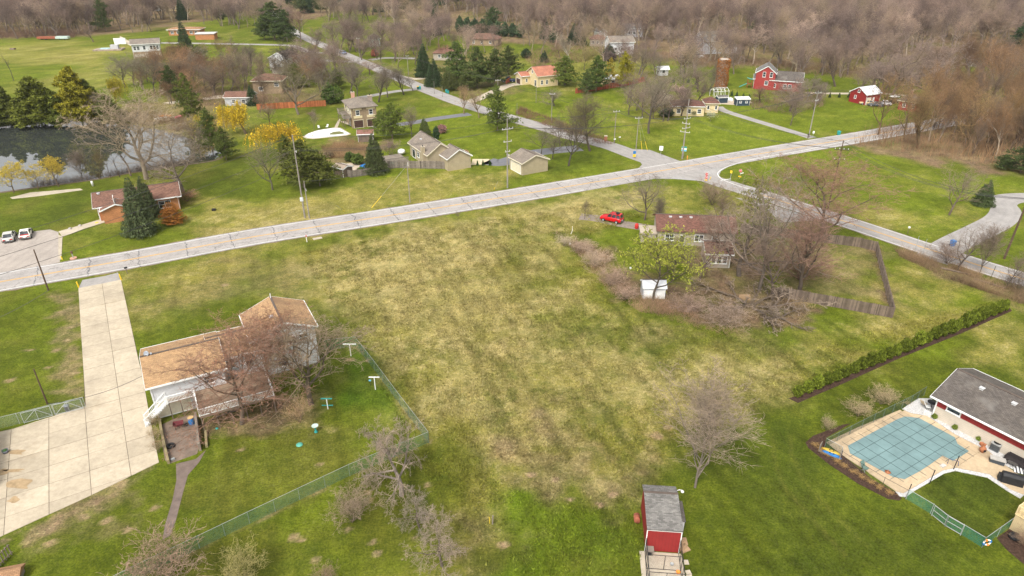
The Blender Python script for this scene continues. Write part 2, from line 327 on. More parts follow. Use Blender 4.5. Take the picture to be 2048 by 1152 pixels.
# (outline on the map, colour, weight, edge softness in m, breakup wavelength)
REG = [
 # broad zones
 ([(-400,118),(200,78),(400,100),(380,200),(0,215)], BRIGHT, .35, 12, 20),
 ([(-400,150),(-400,120),(120,78),(240,100),(150,128)], GOLD, .55, 10, 14),
 ([(0,176),(250,120),(290,150),(120,190),(0,212)], GOLD, .35, 8, 12),
 ([(640,270),(1000,190),(1080,240),(1290,318),(1270,340),(1000,376),(800,345),(700,300)], BRIGHT, .6, 6, 9),
 ([(1100,250),(1260,180),(1480,190),(1640,210),(1860,210),(1740,262),(1600,280),(1360,322),(1180,285)], BRIGHT, .65, 6, 9),
 ([(1480,335),(1700,300),(1800,330),(2048,352),(2100,380),(2000,400),(1900,480),(1700,440)], BRIGHT, .45, 4, 9),
 ([(1600,420),(1740,410),(1900,430),(1960,420),(1880,455),(1740,450)], GOLD, .6, 4, 5),
 ([(370,430),(500,400),(640,395),(830,345),(1000,345),(1040,372),(780,432),(400,490)], GOLD, .8, 4, 6),
 ([(420,470),(640,400),(640,440),(440,485)], STRAW, .35, 3, 4),
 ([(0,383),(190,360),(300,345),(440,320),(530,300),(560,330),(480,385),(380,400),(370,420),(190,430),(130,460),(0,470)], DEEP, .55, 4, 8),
 ([(530,500),(900,450),(560,560),(250,600),(260,640),(240,560)], OLIVE, .75, 5, 7),
 ([(330,560),(560,510),(640,560),(640,600),(430,620),(300,620)], DIRT, .28, 5, 4),
 ([(0,600),(155,580),(170,800),(0,835)], LAWN*.85, .7, 2, 6),
 # the rough central field
 ([(590,500),(760,455),(1000,418),(1180,402),(1290,430),(1150,478),(1190,560),(1270,625),(1420,670),(1620,690),(1760,655),(1900,640),(1600,775),(1470,850),(1330,905),(1280,985),(1090,985),(960,940),(880,880),(720,700),(640,580)], OLIVE, .85, 3.5, 7),
 ([(600,505),(880,450),(1050,425),(1100,470),(1120,560),(1240,680),(1420,720),(1560,720),(1450,800),(1240,830),(1180,900),(1000,900),(890,850),(740,690),(660,590)], STRAW, .38, 5, 5),
 ([(700,500),(900,460),(1010,470),(960,540),(1080,640),(1010,700),(860,640),(760,640),(690,560)], STRAW, .32, 5, 4),
 ([(960,870),(1060,850),(1240,920),(1270,990),(1120,1000),(1010,960)], DIRT, .5, 3.5, 3),
 ([(880,880),(1000,1000),(1000,1120),(960,1140),(900,1000)], OLIVE, .7, 2.5, 4), ([(960,940),(1010,1010),(1020,1152),(960,1152),(930,1050)], DIRT, .4, 2, 2.5), ([(860,880),(960,940),(1000,1000),(930,1010),(880,940)], OLIVE, .6, 2, 4),
 ([(1000,1020),(1110,975),(1230,1010),(1290,1080),(1280,1152),(1000,1200)], np.array((.085,.125,.008)), .75, 3, 5),
 ([(1100,480),(1180,600),(1280,680),(1180,690),(1060,600),(1060,520)], LAWN, .42, 5, 5),
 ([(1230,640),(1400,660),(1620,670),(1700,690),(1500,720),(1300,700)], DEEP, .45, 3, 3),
 ([(1270,640),(1560,700),(1480,820),(1330,760)], STRAW, .3, 4, 3.5),
 ([(1790,520),(2000,600),(1790,660),(1640,700),(1800,600)], GOLD, .65, 4, 5),
 ([(1200,400),(1320,370),(1500,390),(1560,430),(1460,440),(1290,430)], GOLD, .45, 3, 4),
 ([(1040,410),(1230,370),(1290,400),(1200,430),(1080,450)], STRAW, .45, 4, 4),
 # lawns round the near houses
 ([(1330,950),(1480,850),(1600,790),(2048,640),(2100,800),(1850,790),(1620,900),(1800,1000),(2000,1120),(2048,1200),(1370,1200)], LAWN*.86, .85, 3, 7),
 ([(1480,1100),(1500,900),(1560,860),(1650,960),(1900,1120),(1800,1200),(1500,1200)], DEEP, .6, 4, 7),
 ([(1960,640),(2048,650),(2048,760),(1950,720)], GOLD, .5, 4, 5),
 ([(270,640),(480,600),(640,640),(700,680),(690,830),(850,870),(400,1080),(300,1152),(0,1152),(0,1075),(320,930),(420,900)], LAWN*.85, .75, 2.5, 6),
 ([(430,880),(560,860),(830,880),(500,1040),(380,1090)], OLIVE*.75, .35, 3, 5),
 ([(700,690),(735,700),(860,880),(820,890),(690,790)], np.array((.062,.105,.007)), .8, 1.2, 5),
 ([(870,880),(1000,1100),(960,1152),(270,1152),(560,1040)], np.array((.078,.088,.010)), .8, 2.5, 6),
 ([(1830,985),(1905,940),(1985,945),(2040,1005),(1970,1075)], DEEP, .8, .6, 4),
 # leaf litter, bare earth
 ([(1130,478),(1200,520),(1260,600),(1400,640),(1580,650),(1660,600),(1560,575),(1520,480),(1400,470),(1380,560),(1270,560),(1200,500)], LITTER, .9, 2, 3),
 ([(1560,470),(1740,492),(1770,600),(1640,600),(1560,560)], DIRT, .35, 3, 3),
 ([(1740,495),(1755,495),(1790,635),(1775,625)], LITTER, .7, .8, 2),
 ([(1700,292),(1790,255),(2080,180),(2300,200),(2300,370),(2048,352),(1850,325)], LITTER, .95, 3, 5),
 ([(1800,505),(1900,530),(2048,590),(2048,625),(1900,565)], LITTER, .6, 1.5, 3),
 ([(555,790),(620,780),(640,850),(590,870),(550,830)], STRAW, .55, 1.5, 2),
 ([(380,830),(560,800),(580,850),(500,875),(430,880)], LITTER, .7, 1.5, 2.5),
 ([(120,590),(156,585),(170,800),(140,790)], DIRT, .5, 1.5, 1.6),
 ([(20,1068),(180,995),(310,930),(300,955),(150,1030),(60,1085)], DIRT, .7, .9, 1.2),
 ([(120,1020),(250,980),(230,1060),(100,1100)], DIRT, .3, 2, 1.4),
 ([(180,470),(330,200),(480,190),(520,300),(440,330)], OLIVE, .35, 6, 8),
 ([(180,240),(420,170),(470,240),(400,300),(240,260)], LITTER, .6, 5, 6),
 ([(480,190),(640,150),(660,200),(520,225)], LITTER, .5, 5, 5),
 ([(640,300),(700,265),(760,290),(760,340),(680,345)], LITTER, .6, 3, 3),
 ([(1060,285),(1200,260),(1190,330),(1110,340)], DEEP, .5, 4, 5),
 ([(1240,190),(1420,200),(1400,235),(1260,275)], OLIVE, .6, 6, 6),
 ([(840,100),(1020,110),(1000,190),(900,180),(840,160)], LITTER, .5, 6, 6),
 ([(1100,110),(1320,120),(1310,165),(1150,185)], OLIVE, .6, 6, 6),
 # the woods
 ([(-900,78),(120,76),(300,62),(420,40),(480,12),(-900,-60)], LITTER, .95, 6, 12),
 ([(440,18),(600,40),(720,20),(840,55),(1000,85),(1100,95),(1180,75),(1330,110),(1380,130),(1500,135),(1680,155),(1780,165),(1960,128),(2300,120),(3000,-80),(440,-80)], LITTER, .95, 8, 14),
 ([(1600,115),(1800,120),(1960,125),(1830,155),(1680,150)], OLIVE, .6, 5, 7),
]
SPOTS = [(170,1035,.6),(310,1015,.45),(585,1075,.5),(603,1080,.4),(695,1060,.45),(745,1085,.35),(757,1106,.5),(830,1075,.3),(855,970,.3),(735,985,.35),(742,1000,.3),(630,1120,.55),(110,700,.5),(135,680,.4),(98,735,.4),(150,745,.5),(60,700,.4),(140,655,.4),(20,760,.5),(120,625,.5),(1310,872,.8),(1335,855,.5),(215,1042,.5),(255,1060,.35),(100,1085,.5),(640,930,.3),(1010,1090,.5),(480,900,.4),(1200,1010,.4),(1140,1000,.4),(1225,990,.5),(1060,950,.5),(1110,960,.6),(560,600,.5),(450,570,.6),(700,720,.5),(1440,880,.4)]
def axis(step_bands):
    out = [step_bands[0][0]]
    for a, b, s0, s1 in step_bands:
        n = 0; x = a
        while x < b:
            t = (x-a)/(b-a); x += s0+(s1-s0)*t; out.append(x)
    return np.array(out)
ys = np.concatenate([axis([(-60, 36, 12, 4)]), axis([(37, 118, .32, .5), (118, 240, .6, 2.4), (240, 700, 2.2, 10), (700, 2600, 12, 300)])])
xp = axis([(0.2, 62, .36, .45), (62, 140, .7, 2.0), (140, 520, 2.5, 14), (520, 2600, 20, 300)])
xs = np.concatenate([-xp[::-1], xp])
GX, GY = np.meshgrid(xs, ys)
def ground_colour(X, Y):
    n1, n2, n3 = fbm(X, Y, 26, 11), fbm(X, Y, 7, 21), fbm(X, Y, 1.6, 31, 3)
    C = LAWN[None]*np.ones(X.shape)[..., None]
    def lay(C, c, w): return C*(1-w[..., None])+c*w[..., None]
    C = lay(C, BRIGHT, np.clip((n1-.45)*2.2, 0, .7)); C = lay(C, OLIVE, np.clip((n2-.52)*2.2, 0, .6))
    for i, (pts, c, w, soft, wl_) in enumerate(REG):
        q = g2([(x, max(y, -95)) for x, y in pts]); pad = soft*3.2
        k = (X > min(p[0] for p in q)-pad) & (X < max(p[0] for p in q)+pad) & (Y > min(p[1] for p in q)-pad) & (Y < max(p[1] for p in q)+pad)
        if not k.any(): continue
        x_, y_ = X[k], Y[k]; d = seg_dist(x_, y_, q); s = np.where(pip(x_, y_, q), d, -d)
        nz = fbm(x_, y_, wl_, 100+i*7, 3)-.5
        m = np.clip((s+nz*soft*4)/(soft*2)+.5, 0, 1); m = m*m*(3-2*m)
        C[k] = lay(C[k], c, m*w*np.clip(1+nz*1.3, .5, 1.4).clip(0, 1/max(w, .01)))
    C = C*(.74+.52*n3)[..., None]*(.8+.4*fbm(X, Y, 3.5, 77, 3))[..., None]
    # straw clumps thick where the grass is dry, dark green hollows between
    dry = np.clip((C[..., 0]-.115)*8, 0, 1); st = np.clip((fbm(X, Y, 1.15, 81, 3)-.5)*7, 0, 1)*np.clip((fbm(X, Y, 6, 85, 3)-.32)*4, 0, 1)
    C = lay(C, np.array((.40,.33,.15)), .55*st*dry); hl = np.clip((fbm(X, Y, 1.5, 91, 3)-.54)*7, 0, 1)*np.clip((fbm(X, Y, 9, 95, 3)-.4)*4, 0, 1)
    C = lay(C, DEEP*1.15, .5*hl)
    # mowing rows in the field and over the lawns
    th = R(108); u = X*math.cos(th+math.pi/2)+Y*math.sin(th+math.pi/2)
    wv = .5+.5*np.sin(u*2*np.pi/2.3+3*fbm(X, Y, 12, 51)); wv = wv*np.clip(fbm(u/1.1, (X+Y)/14, 1, 53, 3)*2.4-.6, 0, 1); C = C*(1.05-.29*wv*np.clip(1.3-(np.hypot(X-5, Y-80)/75), 0, 1))[..., None]
    th = R(-56); u = X*math.cos(th+math.pi/2)+Y*math.sin(th+math.pi/2)
    wv = .5+.5*np.sin(u*2*np.pi/1.7+4*fbm(X, Y, 9, 57)); C = C*(1-.13*wv*np.clip(1.4-(np.hypot(X-35, Y-55)/28), 0, 1))[..., None]
    # wheel tracks
    for pts in ([(1545,870),(1548,920),(1570,975),(1620,1035),(1690,1110)], [(1580,868),(1582,910),(1605,960),(1660,1020),(1730,1090)]):
        d = seg_dist(X, Y, g2(pts), False); C = lay(C, GOLD*.85, .22*np.clip(1-d/.35, 0, 1))
    for pts in ([(985,1090),(1005,1000),(1040,900),(1060,820)],): 
        d = seg_dist(X, Y, g2(pts), False); C = lay(C, GOLD, .25*np.clip(1-d/1.2, 0, 1))
    # scuffed bare spots, and the strip of bare earth under the fence
    for i, (px, py, r_) in enumerate(SPOTS):
        c = P(px, py); k = (np.abs(X-c.x) < 2.2) & (np.abs(Y-c.y) < 2.2)
        if k.any(): x_, y_ = X[k], Y[k]; d = np.hypot((x_-c.x)/1.25, y_-c.y)+.55*(fbm(x_, y_, .9, 300+i, 2)-.5)*2*r_; C[k] = lay(C[k], DIRT*1.35, .8*np.clip((r_-d)/(.45*r_), 0, 1))
    for pts in ([(858,888),(790,916),(700,954),(600,1002),(500,1050),(400,1099),(300,1147)], [(860,886),(802,810),(752,742),(714,693)]):
        d = seg_dist(X, Y, g2(pts), False); C = lay(C, DIRT*1.2, .6*np.clip(1-d/.4, 0, 1)*np.clip(fbm(X, Y, 1.3, 411, 2)*3-.9, 0, 1))
    return C.clip(.004, .6)
GC = np.zeros(GX.shape+(3,))
for j in range(0, GX.shape[0], 64): GC[j:j+64] = ground_colour(GX[j:j+64], GY[j:j+64])

def grid_mesh(name, X, Y, Z, C):
    r, c = X.shape; me = bpy.data.meshes.new(name); n = r*c
    me.vertices.add(n); me.vertices.foreach_set('co', np.stack([X, Y, Z], -1).astype(np.float32).ravel())
    i = np.arange(n).reshape(r, c); q = np.stack([i[:-1,:-1], i[:-1,1:], i[1:,1:], i[1:,:-1]], -1).reshape(-1, 4)
    me.loops.add(q.size); me.loops.foreach_set('vertex_index', q.ravel().astype(np.int32))
    me.polygons.add(len(q)); me.polygons.foreach_set('loop_start', np.arange(0, q.size, 4, dtype=np.int32))
    me.update(calc_edges=True)
    if C is not None:
        a = me.color_attributes.new('Col', 'FLOAT_COLOR', 'POINT')
        a.data.foreach_set('color', np.concatenate([C, np.ones(C.shape[:2]+(1,))], -1).astype(np.float32).ravel())
    return me
def ground_mat():
    m, t, b, N, L = nodes('grass_ground'); setp(b, .95, .08)
    at = N.new('ShaderNodeVertexColor'); at.layer_name = 'Col'
    g = N.new('ShaderNodeNewGeometry'); pos = g.outputs['Position']
    f1, f2, f3 = noise(N, L, pos, 1.1, 6, .75), noise(N, L, pos, 4.5, 5, .8), noise(N, L, pos, .28, 5, .7)
    c = mix(N, L, 1.0, at.outputs[0], ramp(N, L, f1, [(.3, (.66,.7,.66)), (.5, (1,1,1)), (.7, (1.4,1.32,1.35))]), 'MULTIPLY')
    c = mix(N, L, 1.0, c, ramp(N, L, f2, [(.34, (.5,.54,.52)), (.5, (1,1,1)), (.68, (1.6,1.5,1.5))]), 'MULTIPLY')
    c = mix(N, L, 1.0, c, ramp(N, L, f3, [(.3, (.8,.84,.8)), (.7, (1.2,1.16,1.1))]), 'MULTIPLY')
    sep = N.new('ShaderNodeSeparateColor'); L.new(at.outputs[0], sep.inputs[0])
    dry = math_(N, L, 'MULTIPLY', sep.outputs[0], 4.2)
    fl = ramp(N, L, noise(N, L, pos, 2.3, 6, .85), [(.53, (0,0,0)), (.6, (.85,.85,.85))])
    c = mix(N, L, mix(N, L, 1.0, fl, ramp(N, L, dry, [(.38, (0.05,)*3), (1, (1,1,1))]), 'MULTIPLY'), c, (.42,.35,.17))
    L.new(c, b.inputs['Base Color']); bump(N, L, b, f2, .9, .12)
    return m
GROUND = ground_mat()
gm = grid_mesh('ground', GX, GY, np.zeros_like(GX), GC); gm.materials.append(GROUND)
go = bpy.data.objects.new('ground', gm); col.objects.link(go); tag(go, 'grassy ground of lawns and a rough straw-coloured field', kind='structure')

# ------------------------------------------------------------------ sheets, roads, drives
def sheet(name, pts, mat, z, label=None, parent=None, kind='structure', world_pts=False):
    q = pts if world_pts else g2(pts)
    b = MB().prism([tuple(p) for p in q], z-.6 if z > .2 else -.05, z); o = b.build(name, mat, parent)
    return tag(o, label, kind=None if parent else kind)
def smooth_line(pts, n=8):
    pts = [np.array(p, float) for p in pts]; out = []
    for i in range(len(pts)-1):
        p0, p1, p2, p3 = pts[max(i-1, 0)], pts[i], pts[i+1], pts[min(i+2, len(pts)-1)]
        for k in range(n):
            t = k/n; out.append(.5*((2*p1)+(-p0+p2)*t+(2*p0-5*p1+4*p2-p3)*t*t+(-p0+3*p1-3*p2+p3)*t**3))
    return out+[pts[-1]]
def strip_mesh(name, line, w0, w1, mat, z, parent=None, dash=None):
    """a ribbon along a ground line between offsets w0 and w1; u across, v along, in metres"""
    line = [np.array(p[:2], float) for p in line]; n = len(line); v = []; uv = []; s = 0
    for i in range(n):
        d = line[min(i+1, n-1)]-line[max(i-1, 0)]; d /= np.linalg.norm(d); nrm = np.array((d[1], -d[0]))
        if i: s += np.linalg.norm(line[i]-line[i-1])
        a = w0[i] if hasattr(w0, '__len__') else w0; b = w1[i] if hasattr(w1, '__len__') else w1
        for w in (a, b): q = line[i]+nrm*w; v.append((q[0], q[1], z)); uv.append((w, s))
    f = [(2*i, 2*i+1, 2*i+3, 2*i+2) for i in range(n-1)]
    me = bpy.data.meshes.new(name); me.from_pydata(v, [], f); me.update()
    lay = me.uv_layers.new(name='uv')
    for l in me.loops: lay.data[l.index].uv = uv[l.vertex_index]
    me.materials.append(mat); o = bpy.data.objects.new(name, me); col.objects.link(o)
    if parent is not None: o.parent = parent
    return o
def resample(line, step):
    line = [np.array(p[:2], float) for p in line]; out = [line[0]]; acc = 0
    for a, b in zip(line, line[1:]):
        l = np.linalg.norm(b-a); n = max(1, int(l/step))
        for k in range(1, n+1): out.append(a+(b-a)*k/n)
    return out
ASPH = asphalt('cracked_asphalt', (.36,.335,.315), 1.0, 7.5); ASPH2 = asphalt('worn_asphalt', (.33,.31,.292), .35, 0)
ASPH3 = asphalt('fresh_asphalt', (.335,.32,.305), .05, 0); TAR = asphalt('dark_drive_asphalt', (.17,.17,.185), .3, 0)
PADM = asphalt('stained_pad_asphalt', (.37,.325,.285), .5, 0)
YLINE = paint('yellow_line_paint', (.62,.34,.05), .35); WLINE = paint('white_line_paint', (.78,.77,.75), .6)
lineA = resample(smooth_line(g2([(-330,618),(-150,592),(0,564),(256,520),(512,473),(768,433),(1024,392),(1280,349),(1536,305),(1721,274),(1880,246),(2048,215),(2300,172)]), 4), 4)
rA = strip_mesh('road', lineA, -3.9, 3.9, ASPH, .036); tag(rA, 'main road with pale cracked asphalt', kind='structure')
for nm, a, b in (('center_line', -.2, -.06), ('center_line', .06, .2)): strip_mesh(nm, lineA, a, b, YLINE, .040, rA)
lineB = resample(smooth_line(g2([(1335,333),(1274,312),(1214,290),(1144,273),(1099,258),(1024,237),(937,211),(882,191),(832,171),(782,149),(727,125),(672,102),(604,72),(560,45),(535,20)]), 4), 3)
rB = strip_mesh('road', lineB, -2.9, 2.9, ASPH2, .026); tag(rB, 'side road running away past the houses', kind='structure')
lineC = resample(smooth_line(g2([(1335,338),(1400,352),(1450,368),(1536,394),(1620,421),(1711,450),(1786,475),(1861,500),(2006,546),(2160,592),(2330,642)]), 4), 3)
rC = strip_mesh('road', lineC, -2.8, 2.8, ASPH2, .030); tag(rC, 'side road running down to the right edge', kind='structure')
cutC = [p for p in lineC if p[0] > P(1500,383).x]
for nm, a, b in (('center_line', -.19, -.05), ('center_line', .05, .19)): strip_mesh(nm, cutC, a, b, YLINE, .036, rC)
for a, b in ((-2.62, -2.5), (2.5, 2.62)): strip_mesh('edge_line', cutC, a, b, WLINE, .036, rC)
iA0 = [i for i, p in enumerate(lineA) if p[0] < P(1200,362).x][-1]; iA1 = [i for i, p in enumerate(lineA) if p[0] > P(1540,304).x][0]
for a, b in ((-3.5, -3.36),): strip_mesh('edge_line', lineA, a, b, WLINE, .040, rA)
strip_mesh('edge_line', lineA[:iA0], 3.36, 3.5, WLINE, .040, rA); strip_mesh('edge_line', lineA[iA1:], 3.36, 3.5, WLINE, .040, rA)
SHOULD = M('gritty_shoulder', (.21,.165,.125), .95, .35, 1.2, .1)
rs = random.Random(12)
def shoulder(line, off, label):
    q = resample(line, 1.2); w = [off+(.12+.45*rs.random()*rs.random())*(1 if off > 0 else -1) for _ in q]
    lo = [off-.1*(1 if off > 0 else -1)]*len(q); o = strip_mesh('road_shoulder', q, lo if off > 0 else w, w if off > 0 else lo, SHOULD, .013); tag(o, label, kind='structure')
shoulder(lineA[:iA0], 3.9, 'gritty near shoulder of the main road'); shoulder(lineA[:iA0], -3.9, 'gritty far shoulder of the main road'); shoulder(lineA[iA1:], 3.9, 'gritty near shoulder beyond the crossing'); shoulder(lineA[iA1:], -3.9, 'gritty far shoulder beyond the crossing')
shoulder(cutC, 2.8, 'gritty near shoulder of the lower side road'); shoulder(cutC, -2.8, 'gritty far shoulder of the lower side road'); shoulder(lineB[8:], 2.9, 'gritty shoulder of the upper side road, far side'); shoulder(lineB[8:], -2.9, 'gritty shoulder of the upper side road, near side')
# flared corners of the crossing
fl = sheet('road', [(1180,356),(1190,366),(1240,360),(1300,357),(1350,358),(1400,362),(1440,369),(1490,381),(1536,395),(1500,378),(1470,369),(1446,359),(1438,351),(1442,342),(1456,334),(1490,323),(1530,314),(1560,305),(1400,330),(1300,345)], ASPH3, .022, 'newer asphalt flare of the crossing')
sheet('road', [(1215,351),(1262,343),(1279,335),(1284,329),(1278,320),(1250,306),(1225,296),(1300,300),(1362,323),(1300,340)], ASPH2, .020, 'worn asphalt apron at the mouth of the side road')
edge = smooth_line(g2([(1700,282),(1600,303),(1530,315),(1490,323.5),(1456,334.5),(1441,343),(1438,350),(1447,359),(1470,368.5),(1500,378)]), 5)
strip_mesh('edge_line', edge, .18, .34, WLINE, .044, fl)
strip_mesh('edge_line', smooth_line(g2([(1440,361),(1462,358)]), 2), -.15, .15, WLINE, .044, fl)
# drives
sheet('driveway', [(117,464),(100,459),(65,463),(30,470),(-60,484),(-60,575),(0,552),(120,524)], PADM, .016, 'asphalt parking pad at the lakeside house')
wk = sheet('path', [(117,463),(125,474),(170,457),(212,444),(206,437),(160,451)], CONC2, .03, 'concrete walk to the lakeside house')
sheet('curb', [(117,470),(125,473),(123,519),(117,519)], CONC2, .06, 'concrete strip edging the parking pad')
def drive(pts, w, mat, label, z=.014):
    ln = smooth_line(g2(pts), 5); o = strip_mesh('driveway', ln, -w/2, w/2, mat, z); return tag(o, label, kind='structure')
drive([(1625,276),(1600,268),(1560,256),(1500,238),(1450,222),(1436,213)], 3.0, ASPH2, 'narrow drive to the cream bungalow')
drive([(940,228),(880,236),(850,241),(820,246),(770,252),(740,250)], 3.6, TAR, 'dark drive to the two-storey house')
drive([(1160,296),(1100,302),(1060,308),(1005,325),(975,322)], 5.0, TAR, 'dark drive between tan house and garage')
drive([(835,178),(790,183),(750,190),(715,196)], 3.2, ASPH2, 'grey drive crossing the lawn')
drive([(660,107),(620,104),(590,93),(560,90),(460,88),(330,86),(318,88)], 4.0, ASPH2, 'grey drive to the far white house')
drive([(735,124),(690,123),(640,121),(610,124)], 4, ASPH2, 'grey drive to the white gabled house')
drive([(740,120),(770,116),(830,117)], 4, ASPH2, 'drive opposite the white gabled house')
drive([(1612,186),(1680,187),(1760,187),(1800,190),(1860,196),(1960,210)], 2.6, CONC2, 'pale lane behind the red barn')
drive([(790,150),(830,158),(860,152)], 3.0, CONC2, 'pale drive by the evergreens')
drive([(935,205),(975,190),(1010,173),(1035,168)], 4.0, CONC2, 'pale drive to the terracotta house')
drive([(1862,520),(1900,492),(1960,462),(2000,440),(2012,420),(2004,405),(2030,396),(2120,394)], 5.2, ASPH2, 'curving grey drive on the right')
drive([(1160,433),(1195,437),(1240,447),(1290,455),(1330,462)], 3.2, M('dirt_drive', (.22,.18,.15), .95, .3, 1.5), 'dirt drive with the red car')
sheet('driveway', [(157,577),(240,560),(236,545),(210,552),(165,560)], ASPH2, .014, 'gravelly apron of the concrete drive')
sheet('driveway', [(1536,420),(1470,395),(1530,405),(1640,440),(1560,445)], ASPH2, .012, 'asphalt pull-off beside the side road')
for i, (a, b, c, d) in enumerate([((262,84),(262,92),(238,80),(240,72)), ((680,243),(745,238),(752,247),(700,251))]):
    sheet('driveway', [a, b, c, d], CONC2, .018, ('concrete court by the far white house', 'concrete apron before the two garage doors')[i])

# poured concrete drive: every slab a piece
def clip(poly, a, b):                                     # keep the side left of a->b
    out = []; n = len(poly)
    for i in range(n):
        p, q = poly[i], poly[(i+1) % n]
        dp = (b[0]-a[0])*(p[1]-a[1])-(b[1]-a[1])*(p[0]-a[0]); dq = (b[0]-a[0])*(q[1]-a[1])-(b[1]-a[1])*(q[0]-a[0])
        if dp >= 0: out.append(p)
        if dp*dq < 0: t = dp/(dp-dq); out.append((p[0]+(q[0]-p[0])*t, p[1]+(q[1]-p[1])*t))
    return out
def slabs(name, label, px, org, ang, w, l, z, mat, gap=.05, world_pts=False):
    q = px if world_pts else g2(px); o0 = np.array(tuple(P(*org))[:2]); c, s = math.cos(R(ang)), math.sin(R(ang))
    rt = thing(name, label, None); rt['kind'] = 'structure'
    loc = [((p[0]-o0[0])*c+(p[1]-o0[1])*s, -(p[0]-o0[0])*s+(p[1]-o0[1])*c) for p in q]
    i0, i1 = int(min(p[0] for p in loc)//w), int(max(p[0] for p in loc)//w)
    j0, j1 = int(min(p[1] for p in loc)//l), int(max(p[1] for p in loc)//l)
    for i in range(i0, i1+1):
        for j in range(j0, j1+1):
            x0, x1, y0, y1 = i*w+gap/2, (i+1)*w-gap/2, j*l+gap/2, (j+1)*l-gap/2
            pl = loc
            for a, b in (((x0,y0),(x1,y0)), ((x1,y0),(x1,y1)), ((x1,y1),(x0,y1)), ((x0,y1),(x0,y0))):
                if len(pl) >= 3: pl = clip(pl, a, b)
            if len(pl) < 3: continue
            ar = abs(sum(pl[k][0]*pl[(k+1)%len(pl)][1]-pl[(k+1)%len(pl)][0]*pl[k][1] for k in range(len(pl))))/2
            if ar < .15: continue
            wp = [(o0[0]+p[0]*c-p[1]*s, o0[1]+p[0]*s+p[1]*c) for p in pl]
            MB().prism(wp, -.05, z+rnd.uniform(-.012, .012)).build('slab', mat, rt)
    return rt
slabs('driveway', 'long pale concrete drive of jointed slabs', [(157,577),(242,560),(260,642),(275,712),(285,752),(297,820),(305,861),(318,925),(180,992),(9,1070),(-120,1130),(-120,890),(27,858),(172,812),(162,660)],
      (170,818), 31.0, 3.62, 3.0, .05, CONC)
sheet('ground_joint', [(160,580),(240,563),(260,642),(285,752),(297,820),(316,924),(180,990),(9,1067),(-118,1125),(-118,892),(27,860),(170,813)], M('dark_joint', (.11,.085,.06), .95), .02, 'dirt in the joints of the concrete drive')
stain = M('oil_stain', (.34,.245,.14), .9, .25, 2)
for c, rx, ry in [((36,905),.8,.5), ((42,968),1.2,.9), ((30,942),.9,.3), ((28,1000),.5,.5), ((4,945),.7,.4)]:
    o = P(*c); pts = [(o.x+rx*math.cos(t)*(1+.35*math.sin(3*t+c[0])+.2*math.sin(5*t+c[1])), o.y+ry*math.sin(t)*(1+.3*math.cos(2*t+c[1]))) for t in np.linspace(0, 2*math.pi, 22)[:-1]]
    m = MB(); m.add([(p[0],p[1],.07) for p in pts], [tuple(range(len(pts)))]); tag(m.build('stain', stain), 'brown stain on the concrete drive', kind='structure')
sheet('path', [(352,928),(392,918),(412,900),(398,925),(376,950),(366,985),(352,1040),(340,1072),(325,1080),(330,1050),(345,1000),(353,960)], M('wet_mud', (.155,.115,.095), .45, .3, 1.5, .5, bmp=.5), .012, 'muddy runoff path')
# pond
def water():
    m, t, b, N, L = nodes('pond_water'); setp(b, .02, .9); b.inputs['Base Color'].default_value = (.04,.045,.042,1); b.inputs['IOR'].default_value = 2.7
    return m
sheet('water', [(-160,250),(0,254),(60,247),(140,239),(215,242),(270,250),(330,262),(390,280),(436,296),(446,308),(428,320),(340,333),(255,346),(190,358),(80,373),(0,384),(-160,402)], water(), .02, 'still pond reflecting the trees')
DEBRIS = M('shore_earth', (.13,.095,.07), .95, .4, 1.5)
shore = strip_mesh('shore', smooth_line(g2([(-40,388),(0,385),(80,374),(190,359),(255,347),(340,334),(428,321),(447,309)]), 5), -.35, .5, DEBRIS, .03); tag(shore, 'muddy near shore of the pond', kind='structure')
sheet('path', [(20,395),(60,385),(160,377),(166,380),(80,392),(25,398)], CONC2, .014, 'broken concrete path by the pond')

# ------------------------------------------------------------------ plants: prototypes of unit height and unit spread
def mesh_np(name, V, T, mat):
    me = bpy.data.meshes.new(name); V = np.asarray(V, np.float32); T = np.asarray(T, np.int32)
    me.vertices.add(len(V)); me.vertices.foreach_set('co', V.ravel())
    me.loops.add(T.size); me.loops.foreach_set('vertex_index', T.ravel())
    me.polygons.add(len(T)); me.polygons.foreach_set('loop_start', np.arange(0, T.size, 3, dtype=np.int32))
    me.update(calc_edges=True); me.materials.append(mat); return me
def seg_mesh(S, k):
    """frusta for segments S (n,8): p0,p1,r0,r1; k-sided; r1==0 gives cones"""
    S = np.asarray(S, float); n = len(S)
    if n == 0: return np.zeros((0,3)), np.zeros((0,3), int)
    a, b, r0, r1 = S[:,0:3], S[:,3:6], S[:,6], S[:,7]; d = b-a; d /= np.linalg.norm(d, axis=1, keepdims=True)+1e-9
    u = np.where(np.abs(d[:,2:3]) < .9, np.array([[0,0,1.]]), np.array([[1.,0,0]])); x = np.cross(d, u); x /= np.linalg.norm(x, axis=1, keepdims=True)+1e-9; y = np.cross(x, d)
    t = 2*np.pi*np.arange(k)/k; ring = x[:,None]*np.cos(t)[None,:,None]+y[:,None]*np.sin(t)[None,:,None]
    A = a[:,None]+ring*r0[:,None,None]
    if np.all(r1 == 0):
        V = np.concatenate([A, b[:,None]], 1); o = (np.arange(n)*(k+1))[:,None,None]
        T = np.array([[i, (i+1) % k, k] for i in range(k)])[None]+o
    else:
        B = b[:,None]+ring*r1[:,None,None]; V = np.concatenate([A, B], 1); o = (np.arange(n)*2*k)[:,None,None]
        T = np.array([q for i in range(k) for q in ([i, (i+1) % k, k+(i+1) % k], [i, k+(i+1) % k, k+i])])[None]+o
    return V.reshape(-1,3), T.reshape(-1,3)
